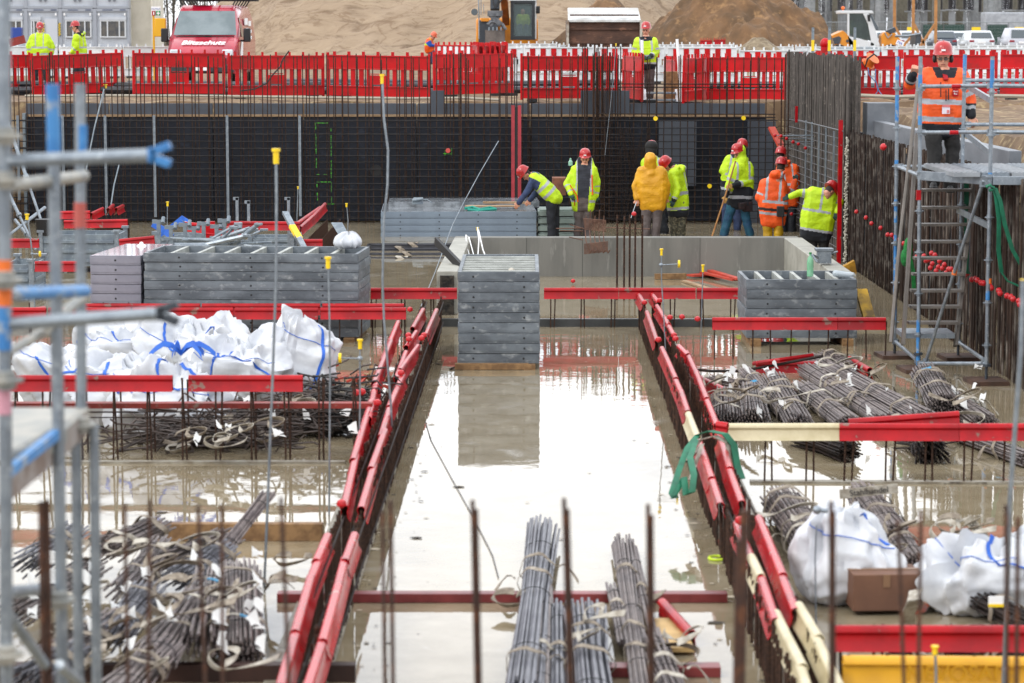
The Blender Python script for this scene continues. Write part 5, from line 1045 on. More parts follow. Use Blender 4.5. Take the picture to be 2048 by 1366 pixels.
# ---------------------------------------------------------------- the two starter walls of the channel
def starter_wall(lines, label, n, y0=16.2, y1=36, zt=.5):
    t = T('starter_wall', label, 'starter bars', ((lines[0][0] + lines[0][1]) / 2, 25, 0)); L = []
    for i in range(n):
        Y = y0 + (y1 - y0) * i / n
        for xa, xb in lines:
            q = (Y - 16) / 20; L.append((xa + (xb - xa) * q + rnd.uniform(-.012, .012), Y + rnd.uniform(-.02, .02), 0, zt - .03 + rnd.uniform(-.05, .02), rnd.uniform(-.02, .02)))
    bars(t, L, 'bar', 1.0)
    for k, (xa, xb) in enumerate(lines):
        for z in (.12, .4): m = MB(); m.tube([(xa + .02, y0, z), (xb + .02, y1, z)], .008, 5); m.build('tie_bar', DRK, t)
    m = MB(); m.box((0, 0, 0), (.001, .001, .001))
starter_wall([(-1.17, -.97), (-1.32, -1.2)], 'two dense lines of starter bars along the left side of the water channel', 190, 15.0, 35.4)
starter_wall([(1.6, 1.78), (1.8, 1.96)], 'two dense lines of starter bars along the right side of the water channel', 190, 14.0, 35.6)
def px_caps(pts, label, mat=REDL, z=.5):
    for i, c in enumerate(pts):
        x0, y0, x1, y1 = c[:4]; mm = c[4] if len(c) > 4 else mat; p, q = G(x0, y0, z), G(x1, y1, z); dz = (i % 2) * .012
        cap(p + V((0, 0, dz + (c[5] if len(c) > 5 else 0))), q + V((0, 0, dz)), mm, label % (ORD[i] if i < len(ORD) else 'last'), w_=.066, h_=.14)
px_caps([(688, 1008, 712, 905), (706, 918, 742, 800), (737, 832, 757, 738), (748, 765, 782, 680), (765, 716, 796, 640), (825, 655, 846, 617)], 'red channel on the outer line of the left starter wall, %s from the front')
px_caps([(722, 1012, 748, 925), (742, 935, 770, 858), (762, 868, 786, 788), (778, 812, 806, 748), (793, 752, 812, 700), (800, 738, 836, 690), (812, 690, 832, 660), (852, 668, 873, 618)], 'red channel on the inner line of the left starter wall, %s from the front')
px_caps([(560, 1366, 598, 1235), (590, 1262, 622, 1150), (618, 1160, 640, 1105), (632, 1120, 655, 1068)], 'near red channel on the outer line of the left starter wall, %s from the front')
px_caps([(614, 1370, 650, 1260), (645, 1280, 676, 1170), (672, 1180, 690, 1110), (690, 1120, 709, 1066)], 'near red channel on the inner line of the left starter wall, %s from the front')
px_caps([(1441, 1004, 1420, 940), (1424, 955, 1398, 880), (1395, 868, 1376, 820, BEIGE), (1376, 822, 1362, 780), (1366, 788, 1350, 752), (1352, 756, 1336, 720), (1338, 722, 1324, 692), (1314, 680, 1294, 622), (1288, 602, 1276, 583)], 'red channel on the inner line of the right starter wall, %s from the front')
px_caps([(1484, 1000, 1456, 925), (1460, 935, 1440, 868), (1434, 845, 1412, 790), (1414, 796, 1392, 740), (1393, 742, 1374, 700), (1376, 708, 1358, 690), (1350, 670, 1336, 645), (1338, 648, 1314, 610), (1318, 602, 1302, 582)], 'red channel on the outer line of the right starter wall, %s from the front')
px_caps([(1552, 1235, 1520, 1140), (1522, 1150, 1503, 1110, BEIGE), (1503, 1112, 1474, 1040)], 'near red channel on the inner line of the right starter wall, %s from the front')
px_caps([(1680, 1366, 1630, 1262, BEIGE), (1638, 1272, 1598, 1206, BEIGE), (1592, 1215, 1562, 1140), (1566, 1148, 1518, 1032)], 'near channel on the outer line of the right starter wall, %s from the front')
px_caps([(1630, 1420, 1600, 1320, BEIGE), (1606, 1330, 1578, 1275, BEIGE), (1584, 1285, 1552, 1218, BEIGE)], 'cream channel low on the inner line of the right starter wall, %s from the front')
for x, y, z in ((683, 1016, .48), (724, 790, .55), (712, 792, .55), (755, 812, .5), (802, 752, .48), (817, 676, .48), (818, 684, .48), (843, 682, .48), (848, 676, .48), (820, 624, .5), (1480, 1050, .5), (1317, 685, .47), (1351, 683, .47), (1348, 676, .47), (1289, 610, .47), (1319, 606, .47), (1340, 640, .5), (1364, 639, .5), (1395, 643, .5), (1146, 566, .1)):
    mush(G(x, y, z + .02), 'small red mushroom cap on a starter bar beside the water channel', 'red mushroom caps beside the channel')
cap(G(1512, 865, .5) * 1 + V((-.25, 0, .09)), G(1455, 862, .5) + V((-.1, -.05, .1)), RED, 'short red channel laid across the corner beside the cream channel')
# isolated tall bars of the channel column
t = T('column_bars', 'group of five tall rusty bars standing upright in the basin behind the red channels', 'rebar', G(1262, 602, 0))
L = []
for x, y0, y1 in ((1234, 430, 600), (1248, 432, 601), (1259, 430, 598), (1270, 425, 601), (1284, 430, 600)): b = G(x, y1, .1); tp = P(x - 1, y0, b.y); L.append((b.x, b.y, .1, tp.z, 0))
bars(t, L, 'bar', 1.5); mush(P(1268, 432, G(1270, 601, .1).y), 'red mushroom cap on one of the five tall bars in the basin', 'red mushroom cap on the column bars')
# stirrup basket propped on the wall
t = T('stirrup_basket', 'small bent cage of flat stirrups lying over the top of the concrete wall', 'rebar cage', P(1190, 480, 42.2)); YB = 42.2
m = MB(); rm_ = M('brown flat rebar', '#6a4a3a', '#54392c', 8, .7)
for k in range(10): y = 437 + k * 2.4; m.tube([P(1166 + k * .4, y, YB), P(1212, y + 4, YB - .1)], .007, 4)
m.build('flat_bars', rm_, t); m = MB()
for q in range(5): x = 1172 + q * 9; m.tube([P(x, 432 - (q % 2) * 12, YB + .1), P(x - 2, 458, YB + .15), P(x, 482, YB - .1), P(x + 8, 506, YB - .3), P(x + 12, 500, YB - .35)], .009, 5)
for q in range(12): m.tube([P(1168, 488 + q * 1.8, YB - .3), P(1216, 483 + q * 1.8, YB - .3)], .006, 4)
m.tube([P(1112, 457, YB), P(1166, 456, YB)], .008, 4); m.tube([P(1120, 461, YB), P(1166, 462, YB)], .008, 4); m.tube([P(1138, 474, YB), P(1166, 480, YB)], .008, 4); m.tube([P(1140, 449, YB), P(1168, 458, YB)], .008, 4); m.tube([P(1212, 455, YB), P(1300, 458, YB)], .008, 4)
m.build('stirrup_bars', rm_, t)

# ---------------------------------------------------------------- formwork panels and stacks
def panel(c, L, W, h, rot, mats, name='formwork_panel', ribs=6, skin=False, axis='x', holes=2, label='', group=None, bolt=None):
    """c = centre of the underside; L along x, W along y"""
    Rm = rz(rot); m = MB(); c = V(c); e = .045
    def W3(p): return c + Rm @ V(p)
    for s in (-1, 1):
        m.box(W3((0, s * (W / 2 - e / 2), h / 2)), (L, e, h), Rm); m.box(W3((s * (L / 2 - e / 2), 0, h / 2)), (e, W - 2 * e, h), Rm)
        m.box(W3((0, s * (W / 2 + .002), h * .5)), (L * .998, .004, h * .62), Rm); m.box(W3((s * (L / 2 + .002), 0, h * .5)), (.004, W * .99, h * .62), Rm)
    for k in range(ribs):
        q = (k + 1) / (ribs + 1) - .5
        if axis == 'x': m.box(W3((q * L, 0, h * .55)), (.05, W - 2 * e, h * .8), Rm, 4 if ribs > 2 else 0)
        else: m.box(W3((0, q * W, h * .55)), (L - 2 * e, .07, h * .8), Rm, 4 if ribs > 2 else 0)
    for k in range(holes):
        q = (k + .5) / holes - .5; q *= 1.24 if holes == 2 else 1.0; p0 = W3((q * L, -W / 2 - .006, h * .5)); p1 = W3((q * L, -W / 2 + .01, h * .5)); m.cyl(p0 - (p1 - p0) * .1, p1, .014, 8, mi=1)
    m.box(W3((0, 0, .012)), (L - 2 * e, W - 2 * e, .018), Rm, 2)
    if skin: m.box(W3((0, 0, h - .008)), (L - .02, W - .02, .022), Rm, 3)
    o = m.build(name, mats, smooth=False, bevel=.004); return tag(o, label, 'formwork panel', group)
def stack(fl, fr_, z0, n, h, depth, rot, mat, where, ribs=6, skin=None, axis='x', holes=2, jit=.008, pallet=True, gap=.007):
    """fl, fr: world x of the front face ends at depth fl.y"""
    L = (fr_ - fl).length; mid = (fl + fr_) / 2; Rm = rz(rot); c = mid + Rm @ V((0, depth / 2, 0))
    for i in range(n):
        lv = n - 1 - i; top = lv == 0; j_ = V((rnd.uniform(-jit, jit), rnd.uniform(-jit, jit), 0))
        word = 'topmost' if top else ('lowest' if i == 0 else ORD[lv] + ' from the top')
        panel((c.x + j_.x, c.y + j_.y, z0 + i * (h + gap)), L, depth, h, rot, [mat, BLK, PLYD, skin or PLYD, M('pale aluminium rib', '#a6a8a2', '#8c8e88', 5, .5, metal=.1)], ribs=ribs if top else 2, skin=bool(skin) and top, axis=axis, holes=holes, label='%s panel of the %s' % (word, where), group='formwork panels of the ' + where)
    if pallet:
        for s, l in ((-1, 'left'), (1, 'right')):
            m = MB(); p = c + Rm @ V((s * (L / 2 - .12), -.06, 0)); m.box((p.x, p.y, z0 - .055), (.12 if 0 else .14, depth + .1, .1), Rm); tag(m.build('timber_bearer', WOOD, smooth=False, bevel=.004), 'timber bearer under the %s, %s one' % (where, l), 'timber', 'timber bearers')
# centre stack in the channel
fy = G(1000, 738, 0).y; a, b = P(917, 700, fy), P(1079, 700, fy)
stack(V((a.x, fy, 0)), V((b.x, fy, 0)), .07, 9, .1185, 2.6, -.006, FORMD, 'tall grey formwork stack standing in the water channel', ribs=9, axis='y')
m = MB(); p = G(935, 735, 0); m.box((p.x + .3, fy - .05, .04), (.9, .12, .07)); tag(m.build('timber_block', WOOD, smooth=False), 'brown timber block under the front of the tall channel stack', 'timber')
m = MB(); m.tube([G(900, 738, .01), G(915, 733, .02), G(940, 736, .02), G(960, 731, .01)], .012, 5); tag(m.build('black_cable', BLK), 'short black cable end lying in the water before the tall channel stack', 'cable')
m = MB(); m.sph(P(1023, 545, fy + .4), (.05, .05, .06)); m.sph(P(1023, 552, fy + .35), (.09, .05, .03)); tag(m.build('crumpled_rag', STRAPW), 'crumpled pale rag lying on top of the tall channel stack', 'rag')
# big left stack
y = 34.2; a, b = P(286, 600, y), P(718, 600, y); a.z = b.z = 0
stack(a, b, .06, 9, .1175, 1.25, -.07, FORMD, 'wide dark formwork stack left of the channel', ribs=7, axis='x', holes=3, jit=.015)
y = 34.4; a, b = P(181, 600, y), P(284, 600, y); a.z = b.z = 0
stack(a, b, .1, 8, .122, 2.0, -.09, FORMP, 'small lilac-grey formwork stack left of the wide one', ribs=2, skin=M('glossy lilac ply', '#9a98a2', '#8e8c96', 2, .08), holes=1, jit=.006)
m = MB(); p = P(283, 492, 36); m.sph(p, (.07, .07, .03)); m.sph(p + V((0, 0, .03)), .03); tag(m.build('cable_weight', WHITE), 'small white lid standing on the lilac panel stack', 'lid')
# blue-grey stack before the back wall
y = G(900, 483, 0).y; a, b = P(762, 450, y), P(1073, 450, y); a.z = b.z = 0
stack(a, b, .06, 4, .129, 2.6, .03, FORML, 'long blue-grey formwork stack beside the bending man', ribs=2, skin=M('wet grey ply', '#8a8f94', '#5c6064', 5, .12), holes=4, jit=.004)
m = MB(); Rb = P(905, 405, y + 3); m.box((Rb.x + .25, y + 2.2, .64), (3.1, 1.3, .12), .03); tag(m.build('loose_sheet', M('wet grey ply', '')), 'pale loose sheet lying on the back of the blue-grey stack', 'sheet')
m = MB(); p = P(835, 405, y + 1.3); m.box(p, (.22, .2, .06)); m.box(p + V((0, 0, .06)), (.16, .14, .08)); m.cyl(p + V((-.1, -.1, .05)), p + V((.12, -.1, .08)), .035, 8); m.tube([p + V((.08, 0, .05)), p + V((.2, 0, .06)), p + V((.3, -.1, 0))], .012, 5); tag(m.build('clamp', GALVD, bevel=.004), 'grey steel clamp lying on the blue-grey stack', 'clamp')
m = MB(); m.box(P(985, 412, y + .8), (1.1, .35, .02), .05); m.box(P(1010, 405, y + 1.4), (.9, .12, .04), -.1); tag(m.build('plywood_offcut', PLYW, smooth=False), 'pale plywood offcuts lying on the blue-grey stack before the bending man', 'plywood')
m = MB(); m.tube([P(930, 417, y + .3), P(945, 414, y + .4), P(960, 419, y + .3), P(980, 415, y + .5), P(992, 418, y + .3), P(955, 421, y + .25), P(935, 419, y + .25)], .03, 6); tag(m.build('green_sling', M('teal webbing', '#0c8a78', rough=.6)), 'coiled teal green sling lying on the blue-grey stack', 'sling')
# galvanised stack behind it (right of the blue-grey one)
y2 = y + .1; a, b = P(1076, 450, y2), P(1150, 450, y2); m = MB(); m2 = None
for k in range(4): m = MB(); m.box(((a.x + b.x) / 2, y2 + .5, .1 + k * .15), (b.x - a.x, 1, .1)); m.box(((a.x + b.x) / 2, y2 + .5, .1 + k * .15 + .065), (b.x - a.x - .06, .94, .03)); tag(m.build('steel_tray', M('pale green galvanised', '#8f9c96', '#78857f', 5, .45, metal=.2), smooth=False, bevel=.008), 'pale galvanised steel tray beside the legs of the bending man, %s from the bottom' % ORD[k], 'steel tray', 'galvanised trays')
m = MB(); m.box(P(1118, 372, 53), (.28, .5, .36)); tag(m.build('wooden_crate', M('reddish crate', '#7a4a34', '#5e3826', 4, .7), smooth=False, bevel=.01), 'brown wooden crate standing between the bending man and the man in the open jacket', 'crate')
m = MB(); m.tube([P(1141, 331, 52.3), P(1141, 323, 52.3), P(1141, 320, 52.3), P(1141, 316, 52.3)], [.045, .045, .02, .02], 10); tag(m.build('water_bottle', M('green clear plastic', '#9cc8b4', rough=.1, alpha=.7)), 'small green plastic bottle standing beside the hooded shoulder of the man in the open jacket', 'bottle')
# right stack
y = G(1600, 691, 0).y; a, b = P(1493, 600, y), P(1714, 600, y); a.z = b.z = 0
stack(a, b, .1, 6, .123, 1.3, 0, FORMD, 'right formwork stack under the green bottle', ribs=5, axis='x')
def bottle(p, label, h=.33):
    m = MB(); pr = [(.02, 0), (.043, .01), (.045, .08), (.04, .1), (.045, .12), (.045, .2), (.035, .25), (.014, .28), (.014, .3)]; k = h / .3
    m.loft([[V(p) + V((r * k * math.cos(q), r * k * math.sin(q), z * k)) for q in [math.pi * i / 6 for i in range(12)]] for r, z in pr]); o = m.build('plastic_bottle', M('green bottle', '#7fc49a', rough=.08, alpha=.62), ang=60); tag(o, label, 'bottle')
    m = MB(); m.cyl(V(p) + V((0, 0, .3 * k)), V(p) + V((0, 0, .325 * k)), .018 * k, 10); m.build('bottle_cap', M('green cap', '#1f7a3c', rough=.4), o)
bottle(V((P(1621, 556, y + .15).x, y + .2, .89)), 'green plastic bottle standing on the right formwork stack', .3)
m = MB(); p = V((P(1672, 556, y + .2).x, y + .25, .93)); m.caps(p, p + V((.22, -.05, -.01)), .045, .03); tag(m.build('clear_bottle', M('clear plastic', '#c8d2d8', rough=.1, alpha=.6)), 'clear plastic bottle lying on the right formwork stack', 'bottle')
m = MB(); p = P(1648, 512, 37.6); p.z = .84; m.box(p, (.2, .18, .18)); m.box(p + V((0, 0, .11)), (.26, .2, .04)); m.tube([p + V((-.1, -.1, 0)), p + V((-.2, -.15, .05)), p + V((-.12, -.2, -.06))], .02, 6); m.tube([p + V((.1, 0, .05)), p + V((.2, 0, .08))], .015, 6); tag(m.build('vibrator_motor', GALV, bevel=.006), 'small grey motor unit standing on the right arm of the concrete wall', 'motor')
m = MB(); p = G(1697, 545, .1); m.add([p + V((-.1, 0, 0)), p + V((.14, 0, 0)), p + V((.14, .2, 0)), p + V((-.1, .2, 0)), p + V((-.08, 0, .1)), p + V((.1, 0, .2)), p + V((.1, .2, .2)), p + V((-.08, .2, .1))], [(3, 2, 1, 0), (4, 5, 6, 7), (0, 1, 5, 4), (1, 2, 6, 5), (2, 3, 7, 6), (3, 0, 4, 7)]); tag(m.build('yellow_tray', M('dirty yellow plastic', '#b8861c', '#8c6414', 6, .6), smooth=False), 'dirty yellow plastic tray at the foot of the corner post', 'tray')
m = MB(); m.beam(P(1722, 580, 34.6), P(1738, 636, 34.2), .16, .05); tag(m.build('yellow_board', M('stained yellow board', '#b48c1c', '#6a5428', 4, .7), smooth=False), 'stained yellow board leaning at the right end of the right formwork stack', 'board')
# red boards and plank in the basin
for i, (x0, y0, x1, y1, w_, l) in enumerate(((1380, 551, 1432, 548, .22, 'short wide'), (1405, 545, 1470, 560, .1, 'slanting'), (1420, 541, 1478, 558, .1, 'long thin'))):
    m = MB(); m.beam(G(x0, y0, .14 + i * .03), G(x1, y1, .14 + i * .03), w_, .03); tag(m.build('red_board', M('bright red board', '#b8402c', '#9c3424', 4, .6), smooth=False), '%s red board lying at the right of the basin' % l, 'board', 'red boards in the basin')
m = MB(); m.beam(G(1368, 562, .12), G(1430, 582, .12), .09, .03); tag(m.build('pale_plank', PLYW, smooth=False), 'pale thin plank lying in the basin below the red boards', 'plank')
m = MB(); m.beam(G(1310, 553, .15), G(1372, 552, .15), .08, .09); tag(m.build('timber', WOOD, smooth=False), 'brown timber lying left of the red boards in the basin', 'timber')
m = MB(); Yp = 38.5; m.beam(P(872, 482, Yp), P(928, 540, Yp - 1.2), .05, .12); o = m.build('black_edged_board', BLK, smooth=False); tag(o, 'black board with a red edge slanting over the left end of the concrete wall', 'board'); m = MB(); m.beam(P(875, 480, Yp - .01), P(931, 537, Yp - 1.21), .055, .02); m.build('red_edge', M('red board', ''), o, smooth=False)

# ---------------------------------------------------------------- right wall: cage, formwork, galvanised frame, mushroom caps
def right_wall():
    t = T('rebar_wall', 'dense rusty bar wall running towards us along the right side of the pit', 'rebar cage', (5.95, 37, 0)); L = []; Y = 26.5
    while Y < 45.6: L.append((5.9 + rnd.uniform(-.02, .02), Y, 0, 2.42 + rnd.uniform(-.04, .04), rnd.uniform(-.006, .006))); Y += .125
    Y = 26.5; L2 = []
    while Y < 45.6: L2.append((6.2 + rnd.uniform(-.02, .02), Y, 0, 2.36, rnd.uniform(-.01, .01))); Y += .125
    bars(t, L + L2, 'vertical_bar', 1.4, mat=M('weathered bar', '#38281f', '#261c17', 7, .7, c3='#6c645c', s3=5, l3=.5, h3=.66, rnd=.35, spec=.3))
    for z in (.3, .9, 1.5, 2.1): m = MB(); m.tube([(5.93, 26.5, z), (5.93, 45.6, z)], .01, 4); m.build('horizontal_bar', DRK, t)
    t = T('column_cage', 'tall dense block of long grey-brown bars rising at the back right corner', 'rebar', (5.95, 50, 0)); L = []; Y = 45.3
    while Y < 55.6:
        L.append((5.92 + rnd.uniform(-.03, .03), Y, 0, 3.7 + rnd.uniform(-.06, .06), 0)); Y += .085
    Y = 45.3
    while Y < 55.6: L.append((6.08 + rnd.uniform(-.05, .05), Y, 0, 3.68 + rnd.uniform(-.08, .06), 0)); Y += .1
    bars(t, L, 'vertical_bar', 2.1, mat=M('grey brown rebar', '#4e4742', '#36312d', 9, .7, c3='#6a625a', s3=30, rnd=.2))
    for x, g_ in ((6.0, 0),):
        m = MB(); m.box((6.3, 50.6, 1.2), (.06, 10.2, 2.3)); m.build('backing_board', M('dark board behind the bars', '#3c342e', '#2a2624', 3, .8), t, smooth=False)
    # formwork beyond
    t = T('side_formwork', 'pale grey formwork wall with a light plywood strip behind the right bar wall', 'formwork', (6.45, 39, 0))
    m = MB(); m.box((6.45, 39.2, 2.43), (.16, 12.4, .32)); m.build('top_beam', M('pale grey formwork', '#6c7076', '#5c6066', 3, .5, st=(1, .3, 1)), t, smooth=False, bevel=.01)
    m = MB(); m.box((6.38, 39.2, 2.22), (.1, 12.4, .06)); m.build('plywood_strip', PLYW, t, smooth=False)
    m = MB(); m.box((6.44, 40.8, 1.1), (.06, 9.2, 2.17)); m.build('form_panel', PLYG, t, smooth=False)
    m = MB(); m.box((6.5, 45.7, 1.45), (.5, .6, 2.9)); tag(m.build('corner_form_box', M('pale grey formwork', ''), smooth=False, bevel=.01), 'upright pale grey form box at the head of the side formwork', 'formwork')
    # caps on the wall face, two drooping lines
    k = 0
    for (x0, y0, x1, y1, n, X) in ((1718, 425, 1860, 520, 10, 5.8), (1790, 470, 1880, 545, 8, 5.8), (1852, 512, 1900, 545, 6, 5.8), (1940, 548, 2048, 610, 8, 5.8), (1868, 505, 1905, 538, 5, 5.8), (1950, 560, 2045, 602, 6, 5.8), (1885, 525, 1985, 570, 5, 5.8)):
        for i in range(n):
            x = x0 + (x1 - x0) * i / (n - 1) + rnd.uniform(-3, 3); y = y0 + (y1 - y0) * i / (n - 1) + rnd.uniform(-3, 3); r = ray(x, y); p = V((X, r.y * X / r.x, CAMZ + r.z * X / r.x)); k += 1
            c = mush(p, 'red mushroom cap sticking out of the rusty right bar wall', 'red mushroom caps on the right bar wall'); c.rotation_euler = (0, -math.pi / 2, 0); c.scale = (1.0, 1.0, 1.0)
    r = ray(1773, 294); c = mush(V((5.8, r.y * 5.8 / r.x, CAMZ + r.z * 5.8 / r.x)), 'single red mushroom cap high on the right bar wall', 'single cap high on the bar wall'); c.rotation_euler = (0, -math.pi / 2, 0); c.scale = (1.5,) * 3
right_wall()
def corner_frame():
    t = T('galvanised_grid', 'galvanised grid frame with two upright red posts in front of the corner cage', 'frame', (5.6, 50, 0)); X = 5.78
    def W(x, y): r = ray(x, y); return V((X, r.y * X / r.x, CAMZ + r.z * X / r.x))
    for x, y0, y1 in ((1612, 240, 500), (1624, 244, 380), (1638, 250, 378), (1652, 256, 376), (1668, 262, 400)): a = W(x, y0); b = W(x, y1); m = MB(); m.box((X, a.y, (a.z + b.z) / 2), (.03, .05, a.z - b.z)); m.build('upright_profile', GALV, t, smooth=False)
    m = MB()
    z = .25
    while z < 2.35: m.tube([(X + .04, 46.0, z + .06), (X + .04, 54.2, z)], .006, 4); z += .15
    m.tube([W(1596, 240), W(1686, 262)], .012, 5); m.build('cross_bars', M('grey cross bar', '#5a5c60', rough=.6), t)
    for x, y0, y1, wd in ((1596, 212, 245, .05), (1685, 240, 540, .07)): a = W(x, y0); b = W(x, y1); m = MB(); m.box((X - .03, a.y, (a.z + max(b.z, .1)) / 2), (wd, .07, a.z - max(b.z, .1))); m.build('red_post', RED, t, smooth=False)
    m = MB(); a = W(1697, 250); a.y; 
    for k in range(150): m.sph((X + rnd.uniform(-.01, .03), a.y + .25 + rnd.uniform(-.06, .06), .12 + k * .0148), (rnd.uniform(.008, .03), rnd.uniform(.01, .05), rnd.uniform(.01, .03)), 6, 4)
    m.build('foam_joint', M('dirty foam', '#a09a8e', rough=.9), t)
    for x0, x1, y in ((1550, 1628, 271), (1562, 1640, 272), (1573, 1655, 277), (1586, 1660, 284), (1597, 1665, 288), (1611, 1680, 296), (1565, 1600, 418), (1583, 1608, 428)):
        m = MB(); a = P(x0, y, 50.0); b = P(x1, y - 1, 50.4); m.tube([a, b], .009, 5); o = m.build('anchor_rod', GALV); tag(o, 'thin horizontal anchor rod with a red ball end sticking out of the corner frame', 'anchor rod', 'anchor rods at the corner')
        m = MB(); m.sph(a, .034, 10, 8); m.build('red_ball', RED, o); 
        if y < 300: m = MB(); m.cyl(b, b + V((.06, 0, 0)), .04, 8); m.build('black_cone', BLK, o)
corner_frame()
m = MB(); m.beam(P(1543, 255, 56), P(1582, 330, 55.2), .16, .05); m.beam(P(1590, 180, 57.8), P(1612, 212, 57.6), .1, .04); tag(m.build('red_board', M('bright red board', '#b8402c'), smooth=False), 'slanting salmon red board leaning at the back right corner', 'board')
m = MB()
for k, x in enumerate((1560, 1567, 1574, 1581, 1588)): p = P(x, 450, 54.4 + (k % 2) * .3); m.cyl((p.x, p.y, 0), (p.x, p.y, 3.6 + .1 * (k % 3)), .016, 5)
for k in range(18): m.tube([P(1556, 240 + k * 12, 54.3), P(1592, 241 + k * 12, 54.3)], .008, 4)
tag(m.build('corner_stirrups', RUST), 'narrow rusty stirrup cage standing at the back right corner', 'rebar cage')
t = T('hand_tool_case', 'black and red tool hanging at the right hand of the bent man in yellow', 'tool', P(1690, 432, 47.3)); m = MB(); m.beam(P(1668, 446, 47.3), P(1698, 414, 47.3), .06, .05); m.beam(P(1676, 440, 47.3), P(1690, 424, 47.3), .2, .1); m.tube([P(1670, 430, 47.3), P(1680, 455, 47.3)], .012, 5); m.build('body', BLK, t, bevel=.006); m = MB(); m.beam(P(1680, 448, 47.25), P(1702, 434, 47.25), .04, .03); m.beam(P(1676, 432, 47.25), P(1692, 422, 47.25), .02, .03); m.build('red_trim', RED, t, smooth=False)
# ---------------------------------------------------------------- rebar bundles
def bundle(p, q, R0, n, label, mat=None, spread=1.0, lift=0.0, straps=2, r=.0095, flare=.0, parent_group='bundles of straight bars', sc=1.0):
    mat = mat or BUN; p, q = V(p), V(q); d = (q - p); x, u, dn = basis(d); Ln = d.length; t = T('rebar_bundle', label, 'rebar bundle', (p + q) / 2 - V((0, 0, R0 * .8)), parent_group); m = MB(); rg = random.Random(int(p.x * 971 + q.y * 37))
    for i in range(n):
        rad = R0 * math.sqrt((i + .5) / n); a = i * 2.39996; ox, oz = rad * math.cos(a) * spread, rad * math.sin(a) * .8; k0, k1 = rg.uniform(-.03, .14) * Ln * .35, rg.uniform(-.03, .14) * Ln * .35
        b0 = V((rg.uniform(-1, 1), 0, 0)) * R0 * .25; s0, s1 = 1 + flare * rg.uniform(.2, 1), 1 + flare * rg.uniform(0, .4)
        m.tube([p + x * ox * s0 + u * oz * s0 + dn * k0, p + d * .5 + x * ox * .92 + u * (oz * .92 + .0) + b0 * .3, q + x * ox * s1 + u * oz * s1 - dn * k1], r, 5)
    m.build('bars', mat, t)
    for k in range(3):
        m = MB(); c = p + d * (.2 + .3 * k); m.tube([c + x * math.cos(a) * R0 * 1.06 * spread + u * math.sin(a) * R0 * .9 for a in [math.pi * j / 8 for j in range(17)]], .003, 4); m.build('tie_wire', BLK, t)
    for k in range(straps):
        c = p + d * ((k + 1) / (straps + 1) + rg.uniform(-.12, .12)); m = MB(); wv = dn * .055 * sc; pts = []; tw = []
        for j in range(19):
            a = -math.pi * .25 + math.pi * 1.5 * j / 18; rr = R0 * (1.08 + .12 * math.sin(j * .8 + k * 2) ** 2) + .006; pts.append(c + x * math.cos(a) * rr * spread + u * math.sin(a) * rr * .92 + dn * .05 * math.sin(j * .6 + k)); tw.append(wv + u * .01 * math.sin(j * .5))
        m.ribbon(pts, tw, .0025)
        if rg.random() < .5: m.build('strap', STRAP, t); continue
        e = pts[4 if k % 2 else 14]; sg = 1 if k % 2 else -1; pts2 = [e + x * sg * .02]
        ph = rg.uniform(-1, 1)
        for j in range(5): pts2.append(pts2[-1] + x * sg * .03 * sc + dn * (ph + .3 * j) * .02 * sc + V((0, 0, (.02, .0, -.03, -.04, -.04)[j] * sc)))
        for v in pts2: v.z = max(v.z, .012)
        m.ribbon(pts2, [wv + V((0, 0, .02 * math.sin(j))) for j in range(6)], .0025)
        m.build('strap', STRAPW if rg.random() < .4 else STRAP, t)
        if rg.random() < .12: m = MB(); m.ribbon(pts[7:10], [w_ * 1.03 for w_ in tw[7:10]], .004); m.build('blue_print', M('blue print', '#2c7aa0', rough=.6), t)
    return t
def bpx(x0, y0, x1, y1, z, *a, **k): return bundle(G(x0, y0, z), G(x1, y1, z), *a, **k)
# centre foreground
def strap_text(t, s, x, y, Y, size, ang=0):
    p = P(x, y, Y); m = MB(); Rm = Matrix.Rotation(R(ang), 3, 'Y'); m.box(p + V((0, .012, 0)), (size * len(s) * .62, .01, size * 1.1), Rm); m.build('lettered_strap', STRAPW, t, smooth=False); text(s, size, M('strap print', '#2c2a28', rough=.7), t, p, Rm @ Matrix.Rotation(math.pi / 2, 3, 'X'))
bpx(1086, 1050, 1045, 1400, .1, .1, 52, 'large bundle of grey bars in the centre foreground pointing at the tall stack', BUNG, straps=3, r=.0098, spread=1.1, flare=.35)
bpx(1090, 1180, 1078, 1420, .07, .07, 16, 'small brownish bundle lying right against the large grey foreground bundle', straps=1, r=.011)
bpx(1118, 1205, 1120, 1440, .08, .06, 12, 'narrow grey bundle between the two centre foreground bundles', BUNG, straps=1, r=.012)
bpx(1170, 1220, 1190, 1440, .1, .115, 50, 'broad short grey bundle with a curled white strap at the bottom centre', BUNG, straps=2, r=.0105, spread=1.15, flare=.3)
bpx(1243, 1080, 1290, 1420, .09, .07, 32, 'slim brown-grey bundle right of the broad grey one, leaning left', straps=3, r=.0092, flare=.4)
bpx(1262, 1085, 1320, 1340, .1, .035, 5, 'few loose bars lying right of the slim bundle', straps=1, r=.011)
bpx(1225, 1170, 1250, 1290, .08, .05, 10, 'short thin bundle left of the slim brown-grey bundle', straps=1, r=.011)
bpx(1300, 1280, 1370, 1440, .08, .1, 30, 'dark brown bundle at the bottom right of the centre foreground group', straps=2, r=.0095, flare=.4)
for x0, x1, y, w_, l in ((555, 1454, 1192, .07, 'long thin red-painted beam lying across the water channel'), (1095, 1440, 1338, .09, 'short red-painted beam under the centre foreground bundles')):
    m = MB(); a, b = G(x0, y, .04), G(x1, y, .04); m.box(((a.x + b.x) / 2, a.y, .035), (b.x - a.x, w_ * 1.6, .065)); tag(m.build('red_beam', M('red beam', '#5e1c1c', '#7a3030', 3, .4), smooth=False, bevel=.003), l, 'beam')
